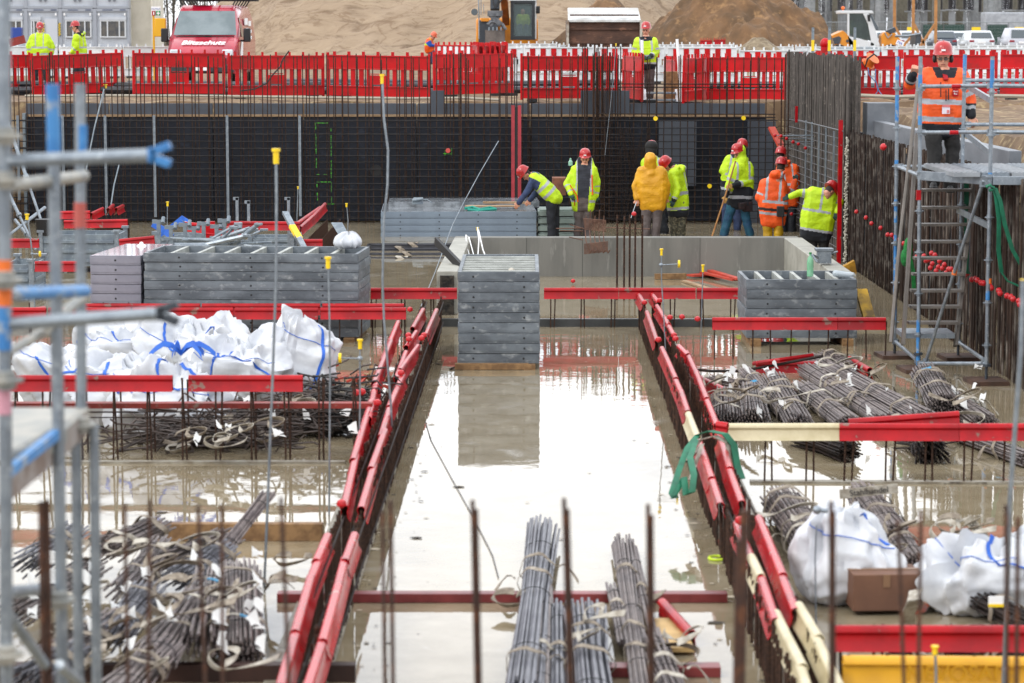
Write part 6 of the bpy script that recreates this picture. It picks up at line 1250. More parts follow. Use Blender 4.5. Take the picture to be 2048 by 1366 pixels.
cap(G(1325, 1196, .12), G(1384, 1260, .12), RED, 'loose red channel lying in the water right of the foreground bundles')
m = MB(); m.beam(G(1330, 1240, .04), G(1362, 1300, .04), .18, .03); tag(m.build('board_offcut', M('pale board', '#c0a06a', '#a88a58', 4, .7), smooth=False), 'pale board offcut lying right of the foreground bundles', 'board')
m = MB(); m.tube([G(1435 + 17 * math.cos(a), 1116 + 4 * math.sin(a), .01) for a in [math.pi * k / 8 for k in range(17)]], .012, 6); tag(m.build('spray_ring', M('neon yellow ring', '#b8d020', rough=.6)), 'small neon yellow ring lying on the wet slab near the right starter wall', 'ring')
# right area bundles
for i, (x0, y0, x1, y1, z, R0, n, l) in enumerate((
    (1450, 790, 1452, 842, .1, .14, 60, 'short fat bundle nearest the right starter wall, leftmost'), (1500, 785, 1508, 842, .12, .16, 80, 'short fat bundle with dark cut ends, second from the left'),
    (1490, 742, 1575, 832, .08, .09, 34, 'long slim bundle behind the fat ones, running back left'), (1545, 756, 1600, 850, .12, .14, 60, 'fat bundle with a big white strap loop in the middle of the group'), (1602, 776, 1700, 850, .1, .13, 60, 'wide bundle right of the strap loop, running down right'),
    (1612, 738, 1780, 845, .09, .12, 60, 'very long bundle crossing the group from upper left to lower right'), (1665, 742, 1850, 842, .16, .14, 70, 'uppermost long bundle, below the red channels'), (1625, 715, 1760, 800, .1, .1, 40, 'rear long bundle beside the white torn strap'),
    (1650, 708, 1700, 735, .08, .09, 30, 'small rear bundle with white labels'), (1850, 745, 1888, 812, .22, .16, 90, 'fat bundle with dark cut ends under the scaffold foot'), (1885, 790, 1970, 850, .1, .15, 70, 'bundle sliding out below the scaffold foot bundle'), (1700, 790, 1850, 825, .08, .08, 24, 'low bundle lying crosswise behind the long ones'),
    (1420, 760, 1530, 778, .06, .07, 20, 'thin bundle at the back left of the group'))):
    bpx(x0, y0, x1, y1, z, R0, n, 'right group: ' + l.replace('very long bundle crossing the group from upper left to lower right', 'very long bundle crossing to the lower right'), straps=2 + (i % 3 == 0), r=.0095, spread=1.1, sc=1.25)
bpx(1600, 870, 1700, 905, .1, .12, 60, 'dark messy bar ends hanging under the cream channel', DRK, straps=0, flare=.5); bpx(1840, 868, 1860, 905, .12, .14, 70, 'bristling heap of dark bar ends under the scuffed red channel', DRK, straps=0, flare=2.0); bpx(1900, 860, 2060, 920, .08, .1, 40, 'bundle with a white strap under the red channel at the right edge', straps=2)
bpx(1560, 1000, 1640, 1110, .16, .17, 80, 'thick bundle with three grey straps left of the upright white bag', straps=4, r=.0105, sc=1.3); strap_text(bpx(1720, 985, 1790, 1075, .17, .14, 60, 'bundle behind the upright white bag with a lettered strap', straps=2, r=.0105, sc=1.2), 'Stahlhandel', 1738, 983, G(1740, 1000, .25).y - .1, .07, -6)
bpx(1790, 1075, 1830, 1130, .12, .12, 50, 'bundle right of the upright white bag', straps=1, r=.0105); strap_text(bpx(1880, 1085, 2000, 1110, .16, .1, 24, 'stack of bent dark bars behind the right white bag', DRK, straps=2, sc=1.4), 'Stahlh', 1957, 1062, G(1950, 1090, .2).y - .1, .07, 50)
bpx(1780, 1300, 2050, 1330, .1, .1, 40, 'bars lying between the red and the amber channel', DRK, straps=3, sc=1.2); bpx(1960, 1200, 2070, 1260, .14, .1, 30, 'dark bars under the tag on the right white bag', DRK, straps=1)
for i, (x0, y0, x1, y1) in enumerate(((1395, 748, 1450, 775), (1512, 722, 1640, 722), (1700, 712, 1740, 735))):
    a, b = G(x0, y0, .14), G(x1, y1, .14); cap(a, b, RED, 'loose red channel lying on the slab among the right bundles, %s one' % ('left', 'middle', 'right')[i])
m = MB(); m.tube([G(1508, 727, .1), G(1560, 720, .2), G(1625, 711, .22)], .03, 6); tag(m.build('red_pipe', RED), 'thin red pipe lying over the loose red channel', 'pipe')
m = MB(); m.tube([G(1385, 738, .05), G(1420, 742, .05), G(1480, 742, .06), G(1540, 732, .1), G(1645, 712, .3)], .018, 5); tag(m.build('bent_bar', DRK), 'single long bent dark bar lying behind the right bundles', 'bar')
# lettered straps
STX = M('strap print', '#2c2a28', rough=.7)
# left near heap
rg = random.Random(77)
spots = [(60, 1130, 150, 1060, 'a'), (30, 1230, 190, 1130, 'b'), (250, 1190, 330, 1090, 'c'), (215, 1280, 300, 1180, 'd'), (330, 1130, 460, 1075, 'e'), (300, 1330, 400, 1190, 'f'), (480, 1310, 478, 1140, 'g'), (400, 1290, 420, 1150, 'h'), (100, 1330, 230, 1240, 'i'), (440, 1110, 540, 985, 'j'), (210, 1100, 320, 1050, 'k'), (60, 1366, 150, 1300, 'l'), (230, 1400, 330, 1290, 'm'), (360, 1160, 450, 1100, 'n')]
words = ['at the far left behind the scaffold tube', 'second row left, low', 'under the white straps, centre back', 'with a round dark cut end, centre left', 'lying back right', 'long one pointing down, centre', 'fat one with its round cut end facing us, at the right', 'half hidden by beige straps beside the fat one', 'bottom left of the heap', 'thin one sticking up towards the upper right', 'small one at the very back', 'bottom left corner', 'bottom centre', 'small one below the thin one']
for (x0, y0, x1, y1, _), wd in zip(spots, words):
    f = _ == 'g'; j = _ == 'j'
    bundle(G(x0, y0, .26 if not f else .14), G(x1, y1, .3 if not j else .62), .13 if f else (.045 if j else .1), 80 if f else (16 if j else 36), 'near left heap bundle, ' + wd, BUN if rg.random() < .7 else BUNG, straps=0 if j else 2, r=.009, sc=1.2, spread=1.2, flare=0 if f else .5)
m = MB(); m.box((G(170, 1330, .1).x, G(170, 1330, .1).y, .05), (3.4, .1, .12)); tag(m.build('steel_beam', M('dark brown steel', '#2c1812', '#3a221a', 3, .6), smooth=False), 'dark brown beam lying under the near left heap of bundles', 'beam')
a, b = G(298, 1068, .05), G(646, 1068, .05); m = MB(); m.box(((a.x + b.x) / 2, a.y, .07), (b.x - a.x, .1, .14)); tag(m.build('timber_beam', WOOD, smooth=False, bevel=.004), 'long brown timber beam lying in the water behind the near left heap', 'timber')
# loose straps on the heaps
def curl(x, y, z, s, mat, label, group='loose curled straps'):
    m = MB(); p = G(x, y, z); pts = []; r_ = random.Random(int(x * 3 + y)); a0 = r_.uniform(0, 6); tw0 = r_.uniform(.2, .5)
    for j in range(30): a = a0 + j * tw0 * .5; rr = s * (.75 + .25 * math.sin(j * .3 + a0)); pts.append(p + V((rr * math.cos(a) + j * s * .05 * math.cos(a0), rr * .7 * math.sin(a), (math.sin(j * .27 + a0) + .7) * s * .22)))
    m.ribbon(pts, [V((.02 * math.sin(j * .3), .05, .04 * math.cos(j * .2))).normalized() * .06 for j in range(30)], .0025); return tag(m.build('loose_strap', mat), label, 'strap', group)
for i, (x, y, z, s) in enumerate(((120, 1110, .4, .2), (150, 1190, .42, .22), (260, 1250, .4, .2), (340, 1130, .42, .22), (420, 1090, .4, .2), (330, 1190, .4, .24), (400, 1210, .36, .24), (440, 1250, .3, .24), (360, 1310, .3, .22), (500, 1190, .3, .2), (290, 1340, .3, .22), (560, 1125, .05, .13), (180, 1260, .35, .2), (230, 1100, .42, .15), (380, 1150, .42, .18), (300, 1220, .42, .2), (450, 1190, .36, .2), (480, 1250, .3, .18), (210, 1330, .3, .2), (410, 1330, .25, .2), (100, 1290, .3, .2), (520, 1170, .2, .18), (350, 1250, .38, .22))):
    curl(x, y, z, s, (STRAP, STRAPW, STRAP)[i % 3], 'curled paper strap tangled on the near left heap of rebar', 'curled straps on the near left heap')
for i, (x, y, z, s) in enumerate(((1450, 770, .3, .3), (1490, 790, .35, .3), (1530, 800, .3, .26), (1640, 770, .25, .2), (1700, 730, .3, .22), (1720, 745, .25, .25), (1800, 845, .12, .15), (1900, 800, .35, .3), (1950, 845, .2, .22), (1470, 800, .3, .26), (1600, 815, .28, .2))):
    curl(x, y, z, s, (STRAPW, STRAP)[i % 2], 'curled grey-white strap tangled on the bundles right of the channel', 'curled straps on the right bundles')
for i, (x, y, z, s) in enumerate(((1600, 1030, .35, .22), (1820, 1060, .3, .25), (1850, 1075, .35, .25), (1900, 1060, .35, .22), (1960, 1050, .36, .22), (1800, 1110, .3, .22), (1880, 1300, .2, .2), (1930, 1290, .25, .25), (1150, 1240, .25, .2), (1010, 1205, .08, .16), (1200, 1275, .2, .18), (1270, 1200, .2, .16), (1330, 1280, .2, .2), (1380, 1320, .08, .2))):
    curl(x, y, z, s, (STRAPW, STRAP)[i % 2], 'curled strap lying on the near right or centre bundles', 'curled straps on the near bundles')

def tags(lst, label, group):
    for i, (x, y, z) in enumerate(lst):
        r_ = random.Random(i * 7 + int(x)); p = G(x, y, z); m = MB(); a = V((r_.uniform(.04, .09), r_.uniform(-.04, .04), r_.uniform(-.05, .03))); b = V((r_.uniform(-.04, .04), r_.uniform(.02, .05), r_.uniform(.03, .08)))
        m.grid(lambda u, v: p + a * u + b * v + V((0, 0, .02 * math.sin(u * 3 + v * 4 + i))), 3, 3); m.add([p, p + a, p + a * 1.2 - b * .3], [(0, 1, 2)]); tag(m.build('paper_tag', M('white paper', '#cfcfcd', rough=.7)), label, 'paper tag', group)
rt = random.Random(50)
tags([(rt.uniform(50, 520), rt.uniform(1090, 1330), rt.uniform(.34, .42)) for k in range(30)], 'small white paper tag on the near left heap of rebar', 'paper tags on the near left heap')
tags([(rt.uniform(1430, 1960), rt.uniform(730, 830), rt.uniform(.2, .3)) for k in range(26)], 'small white paper tag on the bundles at the right', 'paper tags on the right bundles')
tags([(rt.uniform(340, 720), rt.uniform(800, 880), rt.uniform(.2, .45)) for k in range(14)], 'small white paper tag in the dark heaps behind the tall row', 'paper tags in the dark heaps')
# bent dark bars and scrap behind the tall row at the left
def tangle(cx, cy, z, rx, ry, rzz, n, label, mat=DRK, L0=.5, r=.008):
    c = G(cx, cy, 0); m = MB(); rg = random.Random(int(cx))
    for i in range(n):
        a = V((rg.gauss(0, .45) * rx, rg.gauss(0, .4) * ry, abs(rg.gauss(0, .5)) * rzz + .03)) + c; d = V((rg.uniform(-1, 1), rg.uniform(-.5, .5), rg.uniform(-.15, .15))).normalized() * L0 * rg.uniform(.5, 1.2); b = a + d; e = b + V((0, 0, rg.uniform(-.12, .1))) + V((rg.uniform(-.1, .1), 0, 0))
        for v in (a, b, e): v.z = max(v.z, .01)
        m.tube([a, b, e], r, 4)
    t = T('bar_tangle', label, 'rebar heap', c); m.build('bars', mat, t); return t
tangle(420, 890, 0, .75, .5, .24, 330, 'heap of short bent dark bars with grey straps behind the tall row of starter bars', BUN if 0 else M('brown short bars', '#4c403a', '#362c28', 5, .6), .45, .01)
tangle(560, 870, 0, .7, .4, .3, 330, 'heap of coiled dark stirrups in the middle behind the tall row', M('brown short bars', ''), .35, .01); tangle(690, 868, 0, .33, .3, .42, 220, 'round heap of black stirrups at the foot of the left starter wall', M('near black bars', '#1e1a18', rough=.6), .3, .01)
tangle(650, 815, 0, .55, .35, .25, 110, 'scrap heap of dark bars in front of the upright white bag', M('brown short bars', ''), .35, .01)
def scraps(cx, cy, n, rx, ry, rzz, label):
    c = G(cx, cy, 0); rg = random.Random(9)
    for i in range(n):
        p = c + V((rg.uniform(-1, 1) * rx, rg.uniform(-1, 1) * ry, rg.uniform(.3, 1) * rzz)); m = MB(); d = V((rg.uniform(-1, 1), rg.uniform(-.6, .6), rg.uniform(-.3, .3))).normalized() * rg.uniform(.08, .3)
        m.beam(p - d / 2, p + d / 2, rg.uniform(.04, .1), .02); tag(m.build('wood_scrap', (WOODR, PLYW, WOOD, M('bright red board', ''))[i % 4], smooth=False), label, 'wood scrap', 'wood scraps on the scrap heap')
scraps(695, 798, 40, .6, .3, .32, 'small wood scrap on the heap beside the upright white bag')
for i, (x, y, z, s) in enumerate(((400, 870, .3, .16), (430, 880, .25, .14), (370, 885, .15, .15), (500, 860, .35, .13), (455, 850, .35, .17), (350, 900, .05, .13), (530, 880, .12, .14), (620, 810, .4, .13), (580, 800, .45, .12), (410, 890, .2, .18), (560, 850, .4, .15), (480, 880, .2, .16))): curl(x, y, z, s, (STRAP, STRAPW)[i % 2], 'curled grey strap tangled in the heaps behind the tall row', 'curled straps in the dark heaps')

# ---------------------------------------------------------------- big white bags
def bag(px, py, w_, d_, h_, label, rot=0, seed=0, ears=((1, 1, .3),), straps=((0.1,), (.6,)), sag=.3, lean=(0, 0), cat='bulk bag', name='bulk_bag', base=None, blue=True, z0=0, taper=0):
    c = V(base) if base else G(px, py, 0); c.z = z0; Rm = rz(rot)
    def cr(s):
        q = noise.voronoi(V((s.x * 3.1 + .3 * nz(s, 3), s.y * 3.1, s.z * 2.6)))[0]; q2 = noise.voronoi(V((s.x * 6.3 + 9, s.y * 6.3, s.z * 5)))[0]; return min(1, w_) * (min(.45, q[1] - q[0]) * .26 + min(.4, q2[1] - q2[0]) * .07 - .06)
    def fn(u, v, off=0.0):
        a = 2 * math.pi * u; b = math.pi * (v * .5 if 0 else v); e = .55
        cx_ = math.copysign(abs(math.cos(a)) ** e, math.cos(a)); sx_ = math.copysign(abs(math.sin(a)) ** e, math.sin(a)); sb = math.sin(b) ** .6 if v > 0 and v < 1 else 0; cb = math.cos(b)
        p = V((cx_ * sb * w_ / 2, sx_ * sb * d_ / 2, (cb * .5 + .5) * h_)); s = V((p.x + seed * 3.7, p.y + seed, p.z))
        k = max(0, p.z / h_); am = min(1, w_); s2 = V((s.x, s.y, s.z * .6)); dsp = am * ((.5 - 2 * abs(nz(s2, 1.9))) * .1 + nz(s, 1.1) * .1 + (.3 - abs(nz(s, 9))) * .02 - cr(s) + (.3 - abs(nz((cx_ * 2.6, sx_ * 2.6, p.z * 1.3 + seed)))) * .16); p.x *= 1 - taper * k; p.y *= 1 - taper * k
        n = V((cx_ * sb, sx_ * sb, cb)); n = n.normalized() if n.length > 1e-6 else V((0, 0, 1)); p += n * (dsp * (.5 + k) + off)
        for ex, ey, ez in ears:
            dd = (V((ex * w_ / 2, ey * d_ / 2)) - V((p.x, p.y))).length
            f_ = max(0, 1 - dd / (.6 * w_)) ** 1.4 * k ** 2; p.z += ez * f_; p.x += ex * .12 * f_
        p.x += lean[0] * k * k; p.y += lean[1] * k * k; p.z = max(p.z, .004 * 1) if p.z < .004 else p.z
        return c + Rm @ p
    t = T(name, label, cat, c, 'white bulk bags' if blue else None); m = MB(); m.grid(lambda u, v: fn(u, min(max(v, .002), .998)), 110, 64, cu=True); o = m.build('sack', BAG, t, ang=50)
    if blue:
        for u0, v0, u1, v1 in straps:
            m = MB(); pts = []; wv = []
            for j in range(19): q = j / 18; u = u0 + (u1 - u0) * q; v = v0 + (v1 - v0) * q; p = fn(u, v, .012); p2 = fn(u + .008, v, .012); pts.append(p); d = (p2 - p); wv.append(d.normalized() * .034 if d.length > 1e-6 else V((.045, 0, 0)))
            m.ribbon(pts, wv, .004); m.build('lifting_strap', BBL, t)
        m = MB(); m.tube([fn(.5 + j / 80, .2 + .004 * j, .01) for j in range(34)], .004, 4); m.build('blue_seam', BBL, t)
    return t
bag(140, 820, 1.0, .8, .62, 'white bulk bag at the far left behind the scaffold tubes', seed=1, straps=((.7, .25, .78, .6), (.85, .1, .8, .5)), ears=((-1, -1, .15),))
bag(245, 845, 1.2, 1.0, .6, 'wide white bulk bag lying left of the blue strap knot, in front', seed=2, straps=((.74, .12, .76, .7), (.9, .1, .95, .6), (.6, .1, .62, .5)), ears=((1, 1, .1),))
bag(262, 760, 1.3, 1.0, .62, 'white bulk bag at the back left with a long blue strap', seed=3, straps=((.7, .1, .9, .5), (.5, .1, .6, .4)), ears=((-1, 1, .1), (1, 1, .2)))
bag(385, 765, 1.1, .9, .6, 'white bulk bag at the back with a pointed ear, middle of the row', seed=4, straps=((.66, .1, .74, .4), (.8, .1, .9, .45)), ears=((1, 1, .3), (-1, -1, .1)))
bag(345, 865, 1.25, 1.0, .55, 'white bulk bag in front with the blue strap knot on top', seed=5, straps=((.72, .02, .76, .3), (.8, .02, .92, .35), (.6, .02, .55, .3)), ears=((.2, -.2, .2),))
bag(470, 805, 1.15, .9, .66, 'white bulk bag right of the knot with a wide curved blue strap', seed=6, straps=((.68, .1, .9, .6), (.75, .12, .72, .5)), ears=((1, 1, .15), (-1, 1, .2)))
bag(598, 800, .74, .42, .78, 'upright pointed white bulk bag with one blue strap, right end of the row', seed=7, straps=((.82, .1, .76, .75),), ears=((-.5, 0, .3), (1, 0, -.15)), lean=(.08, 0), rot=.2, taper=.15)
bag(1695, 1205, .8, .5, .52, 'upright white bulk bag with thin blue seams left of the brown carton', seed=8, straps=((.82, .08, .9, .3),), ears=((-.25, .3, .28), (.4, .2, .05)), lean=(-.02, .05), taper=.22)
bag(1992, 1222, 1.05, .6, .46, 'slumped white bulk bag with wide blue straps right of the brown carton', seed=9, straps=((.7, .05, .8, .6), (.85, .08, .95, .4)), ears=((.8, .8, .25),), lean=(.05, 0))
bag(655, 502, .34, .3, .3, 'small white sack lying right of the red channels, rear one', seed=10, blue=False, ears=((.2, .2, .05),), name='white_sack', cat='sack', base=(P(655, 500, 41).x, 41, 0), z0=.0); bag(0, 0, .36, .3, .17, 'small white sack lying on the right end of the wide dark stack', seed=11, blue=False, ears=((.2, .2, .05),), name='white_sack', cat='sack', base=(P(693, 515, 34.6).x, 34.9, 0), z0=1.18)
m = MB()
for k in range(7):
    a = k * .9; p = P(362, 712, G(345, 862, 0).y - .25); m.ribbon([p + V((math.cos(a) * q * .32, math.sin(a) * q * .12, .1 * math.sin(q * 3) + .03)) for q in (0, .3, .6, .9, 1.1)], V((.0, .02, .05)), .004)
tag(m.build('blue_strap_knot', BBL), 'knotted blue lifting straps on top of the front white bag', 'strap knot')
m = MB(); p = G(1772, 1232, 0); m.box((p.x + .0, p.y + .18, .165), (.49, .36, .26), .06); o = m.build('cardboard_carton', M('brown cardboard', '#6e4c38', '#5e4030', 2, .7), smooth=False, bevel=.006); tag(o, 'brown cardboard carton between the two white bags at the bottom right', 'carton'); m = MB(); m.box((p.x + .0, p.y + .18, .298), (.5, .05, .004), .06); m.box((p.x, p.y - .005, .25), (.05, .004, .09), .06); m.box((p.x - .15, p.y + .012, .2), (.09, .004, .06), .06); m.build('tape', M('carton tape', '#7a5c44', rough=.4), o, smooth=False)
m = MB(); m.ribbon([G(1832, 1180, .4), G(1828, 1200, .38), G(1816, 1230, .2), G(1818, 1260, .02)], V((.09, 0, .02)), .004); tag(m.build('white_band', STRAPW), 'white band hanging over the brown carton', 'strap')
m = MB(); m.box(P(1992, 1203, G(1992, 1290, 0).y), (.1, .01, .07)); o = m.build('label_tag', WHITE, smooth=False); tag(o, 'small white and yellow tag hanging on the slumped white bag', 'tag'); m = MB(); m.box(P(1992, 1211, G(1992, 1290, 0).y - .004), (.1, .01, .02)); m.build('yellow_edge', YCAP, o, smooth=False)
# green sling over the right starter wall
t = T('green_sling', 'green and grey webbing sling draped over the caps of the right starter wall', 'sling', G(1410, 980, 0)); yy = G(1410, 900, .5).y
def Q(x, y, d=0): return P(x, y, yy + d)
m = MB(); m.ribbon([Q(1350, 996, -1.2), Q(1344, 985, -1.1), Q(1358, 940, -.8), Q(1375, 895, -.3), Q(1395, 870), Q(1420, 862), Q(1450, 868), Q(1468, 890), Q(1474, 930), Q(1484, 958, -.1)], V((.06, .05, .0)), .004); m.ribbon([Q(1348, 992, -1.2), Q(1368, 955, -1), Q(1372, 990, -1.2), Q(1384, 985, -1.2), Q(1388, 950, -1), Q(1380, 915, -.6), Q(1392, 880, -.1)], V((.055, .05, .0)), .004); m.build('green_band', GREEN, t)
m = MB(); m.ribbon([Q(1378, 920, -.2), Q(1382, 900, -.1), Q(1400, 880, -.05), Q(1430, 872), Q(1455, 885), Q(1466, 920), Q(1478, 945)], V((.05, .04, 0)), .005); m.ribbon([Q(1380, 918, -.3), Q(1390, 905, -.3), Q(1404, 888, -.2), Q(1390, 930, -.4), Q(1380, 960, -.8)], V((.04, .04, 0)), .004); m.build('grey_band', STRAPW, t)

# ---------------------------------------------------------------- left rear clutter
def crate(x0, x1, yt, yb, label, dep=1.0):
    Y = G(x0, yb, 0).y; a, b = P(x0, yb, Y), P(x1, yb, Y); zt = P(x0, yt, Y).z; t = T('steel_crate', label, 'steel crate', ((a.x + b.x) / 2, Y, 0), 'galvanised steel crates'); W = b.x - a.x; cx = (a.x + b.x) / 2
    m = MB()
    for s in (0, 1): m.box((cx, Y + s * dep, zt / 2 + .05), (W - .1, .03, zt - .12)); m.box((a.x + .02 + s * (W - .04), Y + dep / 2, zt / 2 + .05), (.03, dep - .1, zt - .12))
    for k in (.3, .55, .8): m.box((cx, Y - .025, zt * k), (W - .16, .03, .05)); m.box((b.x + .005, Y + dep / 2, zt * k), (.03, dep - .2, .05))
    m.box((cx, Y + dep / 2, .12), (W - .1, dep, .03)); m.build('side_wall', GALVD, t, smooth=False, bevel=.004)
    for X in (a.x + .03, b.x - .03):
        for yy_ in (Y - .01, Y + dep + .01): m = MB(); m.box((X, yy_, zt / 2 + .02), (.07, .07, zt + .04)); m.box((X, yy_, zt + .05), (.12, .12, .04)); m.build('corner_post', GALV, t, smooth=False)
    return t
crate(80, 238, 468, 545, 'grey galvanised steel crate behind the lilac panel stack'); crate(8, 68, 527, 600, 'grey steel crate at the far left edge behind the scaffold'); crate(498, 588, 474, 512, 'grey steel crate right of the prop heap', .8); crate(312, 420, 470, 512, 'low grey steel crate full of clamps left of the prop heap', .8)
def capP(x0, y0, x1, y1, Y, label, mat=RED, dY=0): cap(P(x0, y0, Y), P(x1, y1, Y + dY), mat, label)
row_x(462, 100, 258, .38, .1, 'thin dense starter bars under the rear left red channels', r=.7)
for i, (x0, y0, x1, y1, Y, l, dY) in enumerate(((128, 440, 255, 438, 48, 'long one behind the steel crate', 0), (118, 422, 180, 421, 50, 'short one far left', 0), (16, 477, 78, 477, 43, 'left of the steel crate', 0), (238, 478, 308, 471, 43, 'right of the steel crate', 0), (70, 522, 160, 522, 38, 'behind the scaffold posts at the left', 0),
    (455, 442, 600, 443, 44.5, 'long one left of the diagonal starter wall', 0), (370, 443, 484, 456, 42, 'tilted one over the white sheet', 0), (420, 476, 421, 447, 42.1, 'upright stub', .0), (600, 478, 645, 478, 42, 'short one left of the white sack', 0), (600, 452, 625, 430, 45, 'on the diagonal starter wall, near end', 1.5), (622, 434, 650, 405, 46.5, 'on the diagonal starter wall, far end', 3), (592, 445, 640, 412, 45, 'second line on the diagonal starter wall', 4), (182, 425, 205, 414, 50, 'folded short one on the rear left bars', 1.5), (216, 416, 226, 407, 51, 'dull orange short one', 1.5), (232, 415, 246, 408, 51, 'short one right of the dull orange', 1.5), (20, 622, 88, 612, 34.5, 'twin pipes lying behind the scaffold', 1))):
    if i == 7: m = MB(); m.box(P(420, 461, 42.0), (.16, .08, .3)); tag(m.build('red_stub', RED, smooth=False), 'upright red plastic stub under the tilted channel', 'protective channel'); continue
    capP(x0, y0, x1, y1, Y, 'rear left red channel, ' + l, RED, dY)
t = T('diagonal_starter_wall', 'short dense starter bar wall running diagonally left of the dark cage', 'starter bars', (P(630, 480, 46).x, 46, 0)); L = []
for k in range(60): q = k / 59; a = P(608, 470, 44.6); b = P(655, 450, 50.5); L += [(a.x + (b.x - a.x) * q, a.y + (b.y - a.y) * q, 0, .5, 0), (a.x + .25 + (b.x - a.x) * q, a.y + (b.y - a.y) * q, 0, .5, 0)]
bars(t, L, 'bar', .9)
t = T('diagonal_starter_wall', 'short dense starter bar wall at the rear left under the folded channels', 'starter bars', (P(225, 430, 51).x, 51, 0)); L = []
for k in range(40): q = k / 39; a = P(190, 450, 50); b = P(258, 440, 51.8); L += [(a.x + (b.x - a.x) * q, a.y + (b.y - a.y) * q, 0, .42, 0)]
bars(t, L, 'bar', .8)
# heap of props and clamps
rg = random.Random(31)
for i in range(13):
    x = rg.uniform(400, 475); y = rg.uniform(478, 494); Y = 39.5 + rg.uniform(-.4, .4); p = P(x, y, Y); d = V((rg.uniform(.25, .6), rg.uniform(-.3, .3), rg.uniform(-.05, .3))); m = MB(); m.tube([p - d, p + d], .035 if i % 2 else .02, 8); m.box(p + d, (.12, .12, .03)); tag(m.build('steel_prop', GALV if i % 3 else GALVD), 'short galvanised prop piece in the heap right of the low steel crate', 'prop piece', 'prop pieces in the heap')
for i in range(9):
    x = 322 + i * 22 + rg.uniform(-6, 6); Y = 40.5; p = P(x, 462 + rg.uniform(-8, 14), Y); m = MB(); m.box(p, (.06, .05, .3)); m.box(p + V((0, 0, .12)), (.2, .058, .06)); m.box(p - V((.05, 0, .06)), (.12, .066, .05)); m.box(p - V((0, 0, .3)), (.05, .044, .35)); m.cyl(p + V((.07, -.05, .1)), p + V((.07, .05, .18)), .03, 8); tag(m.build('form_clamp', GALVD, smooth=False), 'galvanised form clamp standing in the row above the wide dark stack', 'clamp', 'form clamps')
for x, y0, y1, l in ((474, 395, 450, 'left'), (497, 402, 450, 'middle'), (577, 395, 450, 'right')):
    Y = 46; a = P(x, y0, Y); m = MB(); m.box((a.x, Y, a.z / 2), (.05, .05, a.z)); m.box((a.x - .02, Y, a.z - .02), (.1, .05, .05)); tag(m.build('steel_post', GALV, smooth=False), 'upright galvanised post at the rear left, %s of three' % l, 'post')
m = MB(); m.beam(P(570, 425, 42.5), P(610, 500, 41.5), .1, .05); o = m.build('banded_profile', GALV, smooth=False); tag(o, 'leaning silver and yellow profile left of the small white sacks', 'profile'); m = MB(); m.beam(P(584, 452, 42.1), P(599, 478, 41.8), .106, .056); m.build('yellow_band', YCAP, o, smooth=False)
m = MB(); m.beam(P(496, 501, 36.3), P(652, 502, 36.3), .06, .06); o = m.build('spirit_level', RED, smooth=False); tag(o, 'long red spirit level lying on the wide dark stack', 'spirit level'); m = MB()
for x in (505, 573): m.box(P(x, 501, 36.26), (.05, .01, .03))
m.build('vial', M('vial yellow', '#c8d83c', rough=.2), o, smooth=False)
m = MB()
for k in range(9): m.tube([P(664 + k * 2.4, 446, 43.5), P(690 + k * 2.0, 488, 42.5)], .014, 5)
tag(m.build('grey_bars', GALVD), 'small leaning sheaf of grey bars above the white sacks', 'bars')
m = MB(); m.ribbon([P(305, 447, 43), P(330, 462, 43), P(345, 475, 42.9)], V((.05, 0, .1)), .01); m.ribbon([P(322, 468, 43), P(345, 452, 43), P(362, 438, 43), P(375, 446, 43)], V((.03, 0, .12)), .01); tag(m.build('blue_strap', BBL), 'twisted blue strap lying above the low steel crate', 'strap')
def sheet(): 
    m = MB(); a = P(362, 440, 42.5); m.grid(lambda u, v: a + V((u * 1.1, v * .8, -.25 * u - .12 * v + .06 * nz((u * 4, v * 4, 1)))), 12, 8); tag(m.build('white_sheet', BAG), 'crumpled white plastic sheet under the tilted red channel', 'sheet')
sheet()
# long bars lying before the basin, left
for i, (y, z) in enumerate(((489, .12), (497, .1), (508, .08), (517, .06))):
    bundle(G(735, y + 4, z), G(905, y + 4, z), .07, 22, 'long dark bundle of bars lying left of the basin, %s from the back' % ORD[i], M('black steel bars', '#26262a', '#34343a', 6, .45, metal=.3), straps=1, sc=2.0, r=.011)
# corrugated cable duct
m = MB(); m.tube([P(955, 455, 42.3), P(958, 480, 42), P(955, 520, 41)], .01, 5); m.tube([P(950, 520, 40.5), P(938, 475, 42), P(932, 470, 42.2), P(934, 495, 41.5), P(944, 530, 40)], .01, 5); m.tube([P(957, 460, 42.3), P(966, 500, 41.5), P(975, 522, 41)], .01, 5); tag(m.build('white_cable', WHITE), 'thin white cables looping over the left corner of the basin', 'cable')
# props at far left
for i, (x0, y0, x1, y1) in enumerate(((12, 235, 92, 470), (4, 360, 72, 500), (90, 415, 18, 470), (30, 440, 76, 498))):
    m = MB(); a, b = P(x0, y0, 47), P(x1, y1, 46); m.tube([a, a.lerp(b, .5)], .032, 8); m.tube([a.lerp(b, .5), b], .025, 8); m.cyl(a.lerp(b, .49), a.lerp(b, .52), .05, 8); tag(m.build('push_pull_prop', GALV), 'slanting galvanised prop at the far left behind the scaffold, %s one' % ('longest', 'middle', 'low crossing', 'lowest')[i], 'prop')
m = MB(); p = P(92, 452, 44.5); m.cyl(p - V((0, 0, .16)), p + V((0, 0, .12)), .16, 16, .19); tag(m.build('black_bucket', BLK), 'black bucket standing behind the steel crate', 'bucket')

